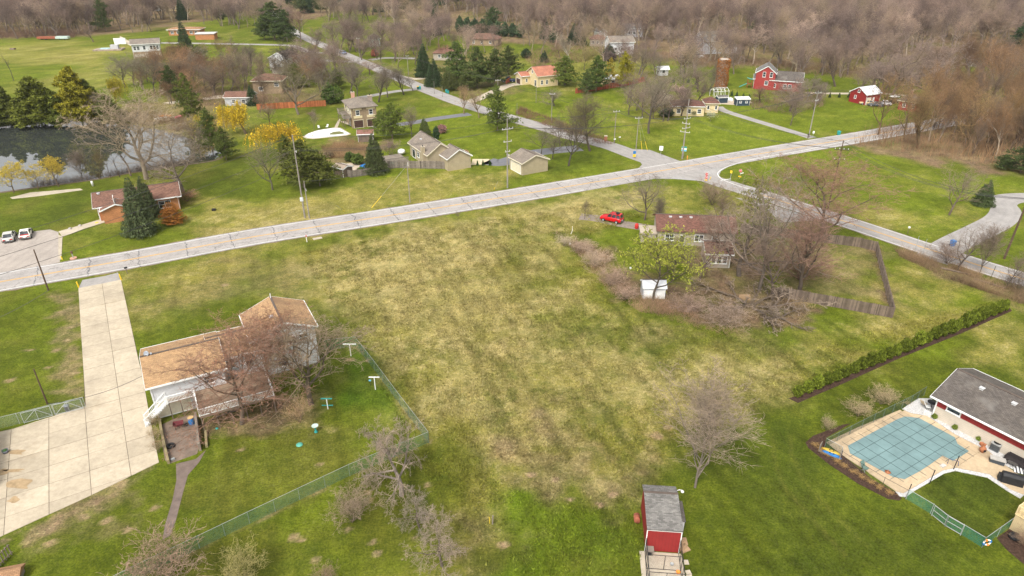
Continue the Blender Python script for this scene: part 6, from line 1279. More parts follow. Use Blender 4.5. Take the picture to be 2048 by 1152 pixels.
t = thing('fallen_log', 'rotting log nearer the hedge on the right roadside', 'log', P(1950,560)); b = P(2010,578)-P(1950,560); MB().tube([Vector((0,0,.15)), b+Vector((0,0,.15))], .15, 8).build('log', BROWNWOOD, t)

# ------------------------------------------------------------------ vehicles
def car(label, px_, ang, paint_, L=4.6, W=1.82, H=1.45, kind='sedan', name='parked_car', extra=None, trunk=None):
    t = thing(name, label, 'car' if kind != 'pickup' else 'pickup truck', P(*px_), R(ang))          # nose to local +x
    body = M('car_paint_%d_%d_%d' % tuple(int(999*c) for c in paint_), paint_, .22, .05, 1, .6); hw = W/2; rid = .3 if kind != 'sedan' else .22; belt = H*.62 if kind != 'sedan' else H*.64
    st = [(-L/2, rid+.15, belt*.78, .88), (-L/2+.12, rid+.03, belt*.94, .96), (-L/2+.7, rid, belt, 1), (0, rid, belt, 1), (L*.18, rid, belt*.98, 1), (L/2-.5, rid, belt*.9, .98), (L/2-.1, rid+.05, belt*.8, .9), (L/2, rid+.18, belt*.62, .8)]
    m = MB()
    for x, z0, z1, w in st: m.v += [(x,-hw*w*.92,z0),(x,-hw*w,z0+.2*(z1-z0)),(x,-hw*w,z1-.12),(x,-hw*w*.93,z1),(x,hw*w*.93,z1),(x,hw*w,z1-.12),(x,hw*w,z0+.2*(z1-z0)),(x,hw*w*.92,z0)]
    for i in range(len(st)-1):
        for k in range(8): m.f.append((i*8+k, i*8+(k+1)%8, (i+1)*8+(k+1)%8, (i+1)*8+k))
    m.f += [tuple(range(8)), tuple(range((len(st)-1)*8, len(st)*8))[::-1]]; m.f = [f[::-1] for f in m.f]; m.build('body', body, t, True)
    if kind == 'sedan': x0, x1, x2, x3 = -L*.40, -L*.24, L*.04, L*.22
    elif kind == 'suv': x0, x1, x2, x3 = -L*.485, -L*.43, L*.06, L*.2
    else: x0, x1, x2, x3 = -L*.12, -L*.09, L*.1, L*.22
    zb, zt = belt-.03, H; wi, wo = hw*.76, hw*.92
    c = MB().add([(x0,-wo,zb),(x3,-wo,zb),(x3,wo,zb),(x0,wo,zb),(x1,-wi,zt),(x2,-wi,zt),(x2,wi,zt),(x1,wi,zt)], [(4,5,6,7),(0,1,5,4),(2,3,7,6),(1,2,6,5),(3,0,4,7)]).build('cabin', body, t)
    def pane(a, b, c_, d, nm):
        q = [Vector(v) for v in (a, b, c_, d)]; n = (q[1]-q[0]).cross(q[3]-q[0]).normalized(); cc = sum(q, Vector())/4; q = [cc+(v-cc)*.86 for v in q]; MB().add([v+n*.012 for v in q]+[v-n*.01 for v in q], [(0,1,2,3),(0,4,5,1),(1,5,6,2),(2,6,7,3),(3,7,4,0)]).build(nm, GLASS, t)
    pane((x3,-wo,zb),(x3,wo,zb),(x2,wi,zt),(x2,-wi,zt),'windscreen'); pane((x0,wo,zb),(x0,-wo,zb),(x1,-wi,zt),(x1,wi,zt),'rear_window')
    for s in (-1, 1):
        n = 3 if kind == 'suv' else (2 if kind == 'sedan' else 1)
        for k in range(n):
            a0, a1 = k/n, (k+1)/n; lo = lambda f: x0+(x3-x0)*f; hi = lambda f: x1+(x2-x1)*f; q = [(lo(a0),s*wo,zb),(lo(a1),s*wo,zb),(hi(a1),s*wi,zt),(hi(a0),s*wi,zt)]
            pane(*(q if s < 0 else [q[1],q[0],q[3],q[2]]), 'side_window')
        for x in (-L*.31, L*.31):
            w_ = MB().lathe([(.2,-.02),(.32,0),(.34,.04),(.34,.17),(.32,.21),(.2,.22)], 16).build('tyre', DARK, t, True); w_.location = (x, s*(hw-.1)-s*.0, .34); w_.rotation_euler = (R(-90*s),0,0); rm = MB().lathe([(.19,.2),(.19,.225),(.05,.235),(.01,.235)], 12).build('rim', STEEL, w_)
        MB().box(-L/2-.015, s*hw*.62-.17, belt*.66, -L/2+.1, s*hw*.62+.17, belt*.84).build('taillight', M('tail_red', (.45,.01,.01), .3), t); MB().box(L/2-.14, s*hw*.6-.16, belt*.6, L/2-.02, s*hw*.6+.16, belt*.74).build('headlight', M('lamp_clear', (.7,.7,.68), .2), t)
        MB().box(x3-.35, s*(hw+.02)-.08, belt, x3-.2, s*(hw+.02)+.08, belt+.14).build('mirror', body if kind != 'sedan' else BLACK, t)
    MB().box(-L/2-.05,-hw*.85,rid+.05,-L/2+.15,hw*.85,rid+.26).build('bumper', M('bumper_grey', (.1,.1,.1), .5), t); MB().box(L/2-.15,-hw*.8,rid+.05,L/2+.03,hw*.8,rid+.24).build('bumper', M('bumper_grey', (0,0,0)), t); MB().box(-L/2-.055,-.24,rid+.3,-L/2+.02,.24,rid+.42).build('number_plate', WHITE, t)
    if kind == 'pickup': MB().box(-L*.49,-hw*.9,belt,-L*.13,hw*.9,belt+.06).build('bed_cover', BLACK, t)
    if extra == 'rack':
        r = MB()
        for y in (-.6,.6): r.tube([(-L*.35,y,H+.12),(L*.05,y,H+.12)], .025, 6)
        for x in (-L*.3,-L*.12,L*.02): r.tube([(x,-.6,H+.12),(x,.6,H+.12)], .025, 6); r.tube([(x,-.6,H-.01),(x,-.6,H+.12)], .02, 5); r.tube([(x,.6,H-.01),(x,.6,H+.12)], .02, 5)
        r.build('roof_rack', BLACK, t); MB().lathe([(.36,0),(.36,.16),(.2,.2),(.19,.16)], 12, (-L*.28,.1,H+.14)).build('roof_load', DARK, t)
    if extra == 'bar': MB().box(x0-.12,-wo*.8,belt+.0,x0+.02,wo*.8,belt+.1).build('light_bar', RED, t)
    return t
a, b = P(1244,445), P(1206,437); car('red off-road car with roof rack on the dirt drive', (1223,442.5), math.degrees(math.atan2(b.y-a.y, b.x-a.x)), (.52,.008,.012), 4.3, 1.75, 1.75, 'suv', 'red_car', 'rack')
car('silver sedan with bright red taillights on the parking pad', (20,478), 118, (.5,.48,.44), 4.5, 1.8, 1.42); car('white sedan with dark roof and red rear strip on the parking pad', (53,472), 118, (.72,.7,.64), 4.4, 1.8, 1.36, extra='bar')
car('dark blue pickup by the terracotta house garage', (1017,163.5), 170, (.02,.04,.09), 5.2, 1.9, 1.75, 'pickup', 'pickup_truck'); car('tan sedan parked before the red barn', (1733,209), 165, (.5,.38,.2), 4.5); car('dark grey sedan parked by the barn cars', (1751,212.5), 160, (.06,.07,.08), 4.5); car('white car with open hood among the barn cars', (1766,210), 160, (.62,.6,.63), 4.6)
car('pale blue car driving up the side road', (686,108), 128, (.22,.27,.38), 4.5, name='moving_car'); car('black sedan half hidden at the far white houses', (1248,113), 10, (.02,.02,.022), 4.5); car('white car at the far end of the driveway by the woods', (1368,116), 20, (.7,.7,.7), 4.8); car('silver van at the far drive by the woods', (1395,116), 10, (.5,.52,.54), 5.0, 1.9, 1.9, 'suv')
t = thing('covered_tractor', 'black tractor with white canopy by the small red house', 'tractor', P(1787,206), R(20)); MB().box(-1.6,-.7,.5,1.6,.7,1.1).build('chassis', BLACK, t); MB().box(-1.5,-.9,2.0,1.0,.9,2.15).build('canopy', WHITE, t)
for x, y in ((-1.4,-.8),(-1.4,.75),(.9,-.8),(.9,.75)): MB().bar((x,y,1.1),(x,y,2.0),.06).build('canopy_post', BLACK, t)
for x in (-1.0,1.0):
    for s in (-1,1): w_ = MB().lathe([(.3,0),(.5,.03),(.5,.25),(.3,.28)], 14).build('wheel', DARK, t, True); w_.location = (x, s*.75, .5); w_.rotation_euler = (R(-90*s),0,0)

# ------------------------------------------------------------------ yard things
def tpost(px_, ty, lb, mat, arms=2, aw=1.7, rz=0):
    b = P(*px_); h = hgt(b, ty); t = thing('clothesline_post', lb, 'clothesline post', b, R(rz)); MB().tube([(0,0,0),(0,0,h)], .06, 8).build('post', WHITE, t); MB().bar((-aw/2,0,h-.02),(aw/2,0,h-.02),.1).build('crossbar', mat, t)
    if arms > 1: MB().bar((-aw/2,0,h*.35),(aw/2,0,h*.35),.08).build('lower_bar', mat, t)
tpost((702,712), 688, 'white T-shaped clothesline post by the fence corner', WHITE, 1); tpost((751,779), 754, 'white T-shaped clothesline post by the long fence', WHITE, 1, 1.3); tpost((656,818), 797, 'white clothesline post with two teal bars', TEAL, 2, 1.3)
t = thing('bird_bath', 'teal and white bird bath on the left lawn', 'bird bath', P(632,864)); MB().lathe([(.2,0),(.22,.05),(.09,.15),(.08,.65),(.14,.72)], 14).build('pedestal', TEAL, t, True); MB().lathe([(.1,.72),(.34,.84),(.38,.92),(.33,.92),(.25,.86),(.01,.84)], 16).build('basin', M('bath_rim', (.5,.62,.55), .5), t, True)
t = thing('septic_lid', 'round green lid set in the left lawn', 'lid', P(599,890)); MB().lathe([(.36,0),(.36,.08),(.25,.14),(.01,.17)], 16).build('dome', M('lid_green', (.10,.36,.27), .5), t, True)
o = MB().lathe([(.16,0),(.16,.05),(.01,.07)], 12).build('teal_disc', TEAL, None, True); o.location = P(434,857); tag(o, 'small teal disc at the lawn edge by the deck', 'disc')
t = thing('solar_lamp', 'small blue lamp on a stake by the long fence', 'lamp', P(741,771)); MB().tube([(0,0,0),(0,0,.7)], .03).build('stake', BLACK, t); MB().box(-.13,-.1,.7,.13,.1,.82).build('head', M('sky_blue', (0,0,0)), t)
t = thing('blue_barrel', 'blue plastic barrel with tan lid under the deck corner', 'barrel', P(384,848)); MB().lathe([(.28,0),(.31,.1),(.31,.4),(.325,.45),(.31,.5),(.31,.8),(.28,.9)], 16).build('drum', BLUE, t, True); MB().lathe([(.33,.9),(.33,.96),(.01,.97)], 16).build('lid', M('lid_tan', (.5,.34,.16), .7), t)
t = thing('wheelbarrow', 'maroon wheelbarrow tipped below the deck', 'wheelbarrow', P(358,856), .4); MB().add([(-.3,-.3,.45),(.4,-.25,.4),(.4,.25,.4),(-.3,.3,.45),(-.5,-.4,.75),(.6,-.38,.72),(.6,.38,.72),(-.5,.4,.75)], [(3,2,1,0),(0,1,5,4),(1,2,6,5),(2,3,7,6),(3,0,4,7)]).build('tray', M('maroon_metal', (.14,.03,.035), .5), t); w_ = MB().lathe([(.08,0),(.2,.01),(.2,.08),(.08,.09)], 14).build('wheel', DARK, t); w_.location = (.75,.05,.2); w_.rotation_euler = (R(90),0,0); MB().bar((.75,.15,.2),(-.9,.3,.62),.05).bar((.75,-.15,.2),(-.9,-.3,.62),.05).build('handles', BROWNWOOD, t)
for x in (-.3,): MB().bar((x,-.2,.5),(x,-.25,0),.05).bar((x,.2,.5),(x,.25,0),.05).build('leg', BLACK, t)
def torus(name, lb, px_, R0, r0, mat, cat_, z=.0):
    m = MB(); n = 20
    for i in range(n):
        a = 2*math.pi*i/n
        for k in range(8): b = 2*math.pi*k/8; r_ = R0+r0*math.cos(b); m.v.append((r_*math.cos(a), r_*math.sin(a), r0+r0*math.sin(b)))
    for i in range(n):
        for k in range(8): m.f.append((i*8+k, ((i+1)%n)*8+k, ((i+1)%n)*8+(k+1)%8, i*8+(k+1)%8))
    o = m.build(name, mat, None, True); o.location = P(*px_, z); return tag(o, lb, cat_)
torus('tyre', 'black tyre lying on the damp court', (342,893), .33, .13, DARK, 'tyre', .015)
o = MB().box(-.2,-.12,0,.2,.12,.2).build('metal_can', STEEL); o.location = P(346,920); o.rotation_euler = (0,0,.8); tag(o, 'small metal can at the end of the damp court', 'can')
for i, p in enumerate(((310,852),(313,880),(318,905))): tree('shrub', p[0], p[1], p[1]-26, 26, (.30,.23,.14), ('dry tan shrub at the foot of the deck stair', 'dry tan shrub midway along the drive planter', 'dry tan shrub at the end of the drive planter')[i])
t = thing('side_garage', 'white and orange garage front cut by the left edge', 'garage', P(-22,930), R(120)); MB().box(-5,0,0,5,5,2.6).build('wall', W_WHITE, t)
for x in (-3.5,0,3.5): MB().box(x-.15,-.04,0,x+.15,-.003,2.5).build('trim_post', ORANGE, t)
t = thing('planter', 'grey round planter with green plant at the left edge', 'planter', P(12,906)); MB().lathe([(.24,0),(.32,.4),(.28,.4),(.24,.32),(.01,.32)], 14).build('pot', M('planter_grey', (.16,.17,.2), .6), t, True); MB().lathe([(.26,.33),(.24,.4),(.12,.46),(.01,.47)], 10).build('plant', M('plant_green', (.05,.11,.03), .9, .5, 8), t, True)
t = thing('wood_rack', 'wooden slatted rack standing at the lower left edge', 'rack', P(2,1132), R(80))
for k in range(9): MB().bar((-1.2+k*.3,0,.05),(-1.2+k*.3,0,1.3),.1,.05).build('slat', GREYWOOD, t)
MB().bar((-1.3,.06,.2),(1.4,.06,.2),.08).bar((-1.3,.06,1.1),(1.4,.06,1.1),.08).build('rail', BROWNWOOD, t)
t = thing('small_coop', 'little orange-roofed coop in the lower left corner', 'coop', P(22,1158), R(15)); MB().box(-.9,-.6,0,.9,.6,.7).build('wall', GREYWOOD, t); MB().xprism([(-.8,.7),(.8,.7),(.8,.75),(0,1.15),(-.8,.75)], -1.1, 1.1).build('roof', R_OCHRE, t)
t = thing('trash_can', 'grey bin standing behind the drive gate', 'bin', P(136,822)); MB().lathe([(.22,0),(.28,.75),(.3,.75),(.3,.82),(.05,.88)], 12).build('bin_body', M('bin_grey', (.25,.27,.3), .5), t, True)
t = thing('survey_post', 'grey post with yellow stake in the open field', 'post', P(985,1048)); MB().bar((0,0,0),(.05,0,1.1),.12).build('post', GREYWOOD, t); MB().bar((-.25,0,0),(-.3,0,.9),.05).build('stake', YELLOW, t)
t = thing('white_flag', 'white curved marker standing in the rough grass', 'marker', P(1144,468)); m = MB()
for k in range(6): f0, f1 = k/6, (k+1)/6; m.bar((.25*math.sin(f0*2.2)-.2,0,f0*1.5), (.25*math.sin(f1*2.2)-.2,0,f1*1.5), .16*(1-f1*.6)+.03, .06)
m.build('blade', WHITE, t)
for i, (p, lb) in enumerate((((1140,489),'white jug lying by the bramble edge'),((1261,538),'small white bucket beside the leafing tree'))): o = MB().lathe([(.14,0),(.18,.3),(.05,.36)], 10).build('bucket', WHITE, None, True); o.location = P(*p); tag(o, lb, 'bucket')
t = thing('red_tank', 'red tank standing at the end of the dirt drive', 'tank', P(1273,457)); MB().lathe([(.3,0),(.35,.1),(.35,.8),(.2,1.0),(.08,1.05)], 14).build('shell', RED, t, True); MB().box(-.06,-.06,1.05,.06,.06,1.15).build('valve', BLACK, t)
o = MB().add([(-.9,0,0),(.9,.1,0),(.8,.3,.85),(-.85,.2,.9),(-.9,.06,0),(.9,.16,0),(.8,.36,.85),(-.85,.26,.9)], [(0,1,2,3),(4,7,6,5),(0,4,5,1),(1,5,6,2),(2,6,7,3),(3,7,4,0)]).build('plywood_sheet', wood('tan_board', (0,0,0))); o.location = P(1489,601); tag(o, 'tan plywood sheet leaning in the fallen branches', 'board')
# greenhouse frame, sheds and play set by the red house
t = thing('greenhouse_frame', 'white bare greenhouse frame in the yard by the silo', 'greenhouse', P(1428,196), R(14)); m = MB()
for x in np.linspace(0,5.2,5):
    for y0, y1 in ((0,1.5),(3,1.5)): m.bar((x,y0,0),(x,y0,2.0),.09); m.bar((x,y0,2.0),(x,y1,2.9),.09)
for y, z in ((0,2.0),(3,2.0),(1.5,2.9)): m.bar((0,y,z),(5.2,y,z),.09)
m.build('frame', WHITE, t)
house('blue_shed', 'dark blue shed with grey metal roof in the side yard', (1474,199), 2.0, 3, 4.4, 2.6, .35, 'x', .1, siding('navy_siding', (.035,.06,.085), .3, True), R_METAL, rf=.85, cat_='shed', openings=[('n', 1.3, .9, .7, .6), ('n', 3.2, .9, .7, .6)])
house('dark_chicken_shed', 'dark low shed behind the greenhouse clutter', (1437,196), 1.7, 12, 3.6, 2.2, .4, 'x', .1, siding('navy_siding', (0,0,0)), R_GREY, cat_='shed')
sheet('dirt_yard', [(1410,204),(1440,199),(1500,202),(1505,206),(1470,210),(1440,208)], M('yard_gravel', (.45,.37,.28), .95, .25), .012, 'gravel yard by the blue shed')
for i, (x, y) in enumerate(((1449,203),(1456,202),(1462,201))): o = MB().xprism([(-.5,0),(.5,0),(.55,.5),(.2,.85),(-.5,.6)], -1.0, 1.0).build('tarp_pile', WHITE); o.location = P(x, y); o.rotation_euler = (0,0,i*.7); tag(o, ('first','second','third')[i]+' white tarped heap in the shed yard, from the bungalow side', 'heap')
t = thing('play_set', 'wooden play set with teal slide before the red house', 'play set', P(1494,176), R(-10)); m = MB()
for x, y in ((0,0),(1.4,0),(0,1.4),(1.4,1.4)): m.bar((x,y,0),(x,y,2.8),.1)
m.box(-.05,-.05,1.3,1.45,1.45,1.4).build('tower', REDWOOD, t); MB().add([(-.3,-.2,3.3),(1.7,-.2,2.8),(1.7,1.6,2.8),(-.3,1.6,3.3),(-.3,-.2,3.35),(1.7,-.2,2.85),(1.7,1.6,2.85),(-.3,1.6,3.35)], [(3,2,1,0),(4,5,6,7),(0,1,5,4),(1,2,6,5),(2,3,7,6),(3,0,4,7)]).build('canopy', TEAL, t)
MB().add([(-.1,.3,1.4),(-.1,1.0,1.4),(-2.6,1.0,.15),(-2.6,.3,.15),(-.1,.3,1.5),(-.1,1.0,1.5),(-2.6,1.0,.25),(-2.6,.3,.25)], [(3,2,1,0),(4,5,6,7),(0,1,5,4),(1,2,6,5),(2,3,7,6),(3,0,4,7)]).build('slide', TEAL, t)
t = thing('vine_silo', 'tall silo wrapped in orange dead vines', 'silo', P(1441,175)); MB().lathe([(1.7,0),(1.7,9.4),(1.75,9.5),(1.2,9.7)], 20).build('shell', M('silo_concrete', (.35,.3,.25), .9), t); g = np.random.default_rng(8); n = 5200; a_ = g.uniform(0,6.28,n); zz = g.uniform(0,9.6,n); rr_ = 1.72+g.random(n)*.45*(1+.6*np.sin(a_*3+zz)); cc = np.stack([rr_*np.cos(a_), rr_*np.sin(a_), zz], 1); vm = leaf_mesh('vine_leaves', cc, .22, g); o = bpy.data.objects.new('vine', vm); col.objects.link(o); o.parent = t; o.color = (.33,.135,.04,1)
# pool of the two-storey house
q = [(520+x/8, 150+y/8) for x, y in ((685,990),(760,940),(900,890),(1000,870),(1180,842),(1290,843),(1400,910),(1458,945),(1400,965),(1100,1000),(850,1025),(740,1015))]
sheet('pool_terrace', [(x, y) for x, y in q], CONC2, .03, 'tan coping round the winterised kidney pool')
cx, cy = sum(x for x, y in q)/12, sum(y for x, y in q)/12; pc2 = MB(); qq = g2([(cx+(x-cx)*.92, cy+(y-cy)*.86) for x, y in q]); tag(pc2.prism(qq, .03, .10).build('kidney_pool_cover', M('white_sheet', (.72,.74,.76), .6, .1)), 'white winter cover on the kidney-shaped pool', 'pool cover')
qq = g2([(520+x/8, 150+y/8) for x, y in ((1110,945),(1180,915),(1270,905),(1350,930),(1340,945),(1200,960),(1120,962))]); tag(MB().prism(qq, .1, .13).build('puddle', M('pond_scum', (.14,.14,.03), .4)), 'greenish puddle on the white pool cover', 'puddle')
sheet('path', [(674,258),(679,245),(682,238),(678,238),(672,248),(668,257)], CONC2, .02, 'stone path from house to kidney pool')
lounge((638,258), .4, 'white chair at the far edge of the kidney pool', WHITE); lounge((654,256), -.4, 'second white chair at the far edge of the kidney pool', WHITE)
house('garden_pavilion', 'reddish brown garden shed beyond the kidney pool', (713,270), 2.0, 8, 4.4, 3.4, .8, 'x', .2, BROWNWOOD, M('rust_roof', (.2,.1,.075), .9, .3), cat_='shed')
house('garden_shed_fenced', 'brown board shed with tan slatted roof inside the garden fence', (664,334), 1.9, -35, 3.6, 3.0, .5, 'x', .15, BROWNWOOD, siding('slat_roof', (.33,.26,.2), .3, True), cat_='shed')
t = thing('tan_house_deck', 'grey wood deck with white hot tub behind the tan house', 'deck', P(800,322), R(28.5)); MB().box(-4.5,-2,0,1.5,4.2,.5).build('platform', GREYWOOD, t); m = MB()
for z in (.8,1.1,1.35): m.box(-4.5,-2.0,z,1.5,-1.93,z+.12).box(-4.5,-1.92,z,-4.43,4.2,z+.12)
m.build('railing', GREYWOOD, t); tag(MB().lathe([(.9,0),(.95,.5),(.8,.8),(.3,1.0),(.02,1.02)], 14).build('hot_tub', WHITE, None, True), 'white domed hot tub cover on the tan house deck', 'hot tub').location = P(803,306, .5)
for i, (p, mt, lb) in enumerate((((788,330),TEAL,'teal chair cushion pile on the tan house patio'),((728,335),BLUE,'blue tarp heap in the fenced garden'),((742,337),M('sky_blue',(0,0,0)),'pale blue tarp heap next to the spruce'))): o = MB().xprism([(-.6,0),(.6,0),(.5,.5),(.1,.8),(-.5,.55)], -.9, .9).build('tarp_heap', mt); o.location = P(*p); o.rotation_euler = (0,0,i); tag(o, lb, 'heap')
sheet('dirt_yard', [(672,338),(700,347),(744,342),(742,332),(700,326),(680,330)], M('yard_gravel', (0,0,0)), .012, 'gravel inside the garden fence'); sheet('dirt_yard', [(776,336),(800,330),(815,322),(790,318),(772,326)], CONC2, .012, 'pale patio behind the tan house')
sheet('dirt_yard', [(942,330),(985,328),(978,318),(945,318)], concrete('sand_pad', (.6,.52,.36)), .014, 'pale sandy pad beside the tan house')
for i, (x, y, s) in enumerate(((955,331,12),(966,331,13),(980,331,10))): tree('spruce', x, y, y-s, 6, (.03,.06,.02), ('small dark conifer nearest the tan house pad', 'middle small dark conifer by the pad', 'small dark conifer nearest the dark drive')[i], name='small_conifer', group='three small conifers by the pad')
tree('hedge', 1037, 345, 332, 5, (.04,.07,.03), 'narrow dark evergreen at the garage corner', name='small_conifer')
t = thing('boat_dock', 'pale wooden dock with red and white boats on the pond bank', 'dock', P(335,238), .2); MB().box(-3,-1.5,.1,3,1.5,.3).build('platform', CONC2, t)
for x in (-2.8,2.8):
    for y in (-1.3,1.3): MB().bar((x,y,-.05),(x,y,.1),.15).build('pile', BROWNWOOD, t)
for i, (p, mt, lb) in enumerate((((330,236),ORANGE,'orange rowing boat on the pond bank'),((322,241),WHITE,'white rowing boat on the pond bank'),((360,237),M('pink_hull',(.6,.16,.2),.5),'pink and white rowing boat on the pond bank'))):
    kb = thing('rowing_boat', lb, 'boat', P(*p)+Vector((0,0,.32)), .3+i*.5); m = MB(); pr = [(-1.6,.45,.5),(-.6,.6,.45),(.6,.55,.45),(1.5,.2,.5),(1.8,.02,.6)]
    for x, w, hh in pr: m.v += [(x,-w,hh),(x,-w*.6,0),(x,w*.6,0),(x,w,hh),(x,w*.85,hh),(x,w*.5,.1),(x,-w*.5,.1),(x,-w*.85,hh)]
    for j in range(len(pr)-1):
        for k in range(8): m.f.append((j*8+k, j*8+(k+1)%8, (j+1)*8+(k+1)%8, (j+1)*8+k))
    m.f.append(tuple(range(8))); m.build('hull', mt, kb); MB().box(-.15,-.5,.3,.15,.5,.35).build('thwart', BROWNWOOD, kb)
sheet('path', [(325,206),(345,203),(368,198),(372,203),(345,208)], CONC2, .02, 'pale stone path above the pond'); sheet('path', [(405,196),(430,191),(448,190),(446,196),(410,200)], CONC2, .02, 'pale stone path by the low cabin')
t = thing('farm_trailer', 'long rusty trailer with pale tarp in the far left field', 'trailer', P(106,79), .03); MB().box(-7,-1.2,.5,2.0,1.2,1.4).build('rusty_bed', M('rust', (0,0,0)), t); MB().box(2.0,-1.2,.5,8,1.2,1.5).build('tarp', M('tarp_pale', (.45,.55,.5), .6), t)
for x in (-5,-3,4,6): w_ = MB().lathe([(.3,0),(.45,.03),(.45,2.3),(.3,2.33)], 12).build('wheel', DARK, t, True); w_.location = (x,1.15,.45); w_.rotation_euler = (R(90),0,0)
o = MB().xprism([(-.8,0),(.8,0),(.5,.6),(-.5,.7)], -1, 1).build('brush_pile', BROWNWOOD); o.location = P(26,99); tag(o, 'dark brush pile in the far left field', 'pile')
o = MB().lathe([(.2,0),(.24,1.0),(.2,1.1),(.01,1.15)], 10).build('white_marker', WHITE, None, True); o.location = P(186,372); tag(o, 'white stump marker on the pond-side lawn', 'marker')
o = MB().box(-.35,-.25,.0,.35,.25,.35).build('black_box', BLACK); o.location = P(428,421); tag(o, 'small black box lying in the brown verge', 'box')
for i, (x, y) in enumerate(((140,458),(160,452))): o = MB().lathe([(.05,0),(.3,.02),(.32,.15),(.15,.28),(.02,.3)], 9).build('boulder', M('boulder_grey', (.35,.32,.29), .9, .3), None); o.location = P(x, y); tag(o, ('pale boulder at the start of the concrete walk', 'pale boulder midway along the concrete walk')[i], 'boulder')

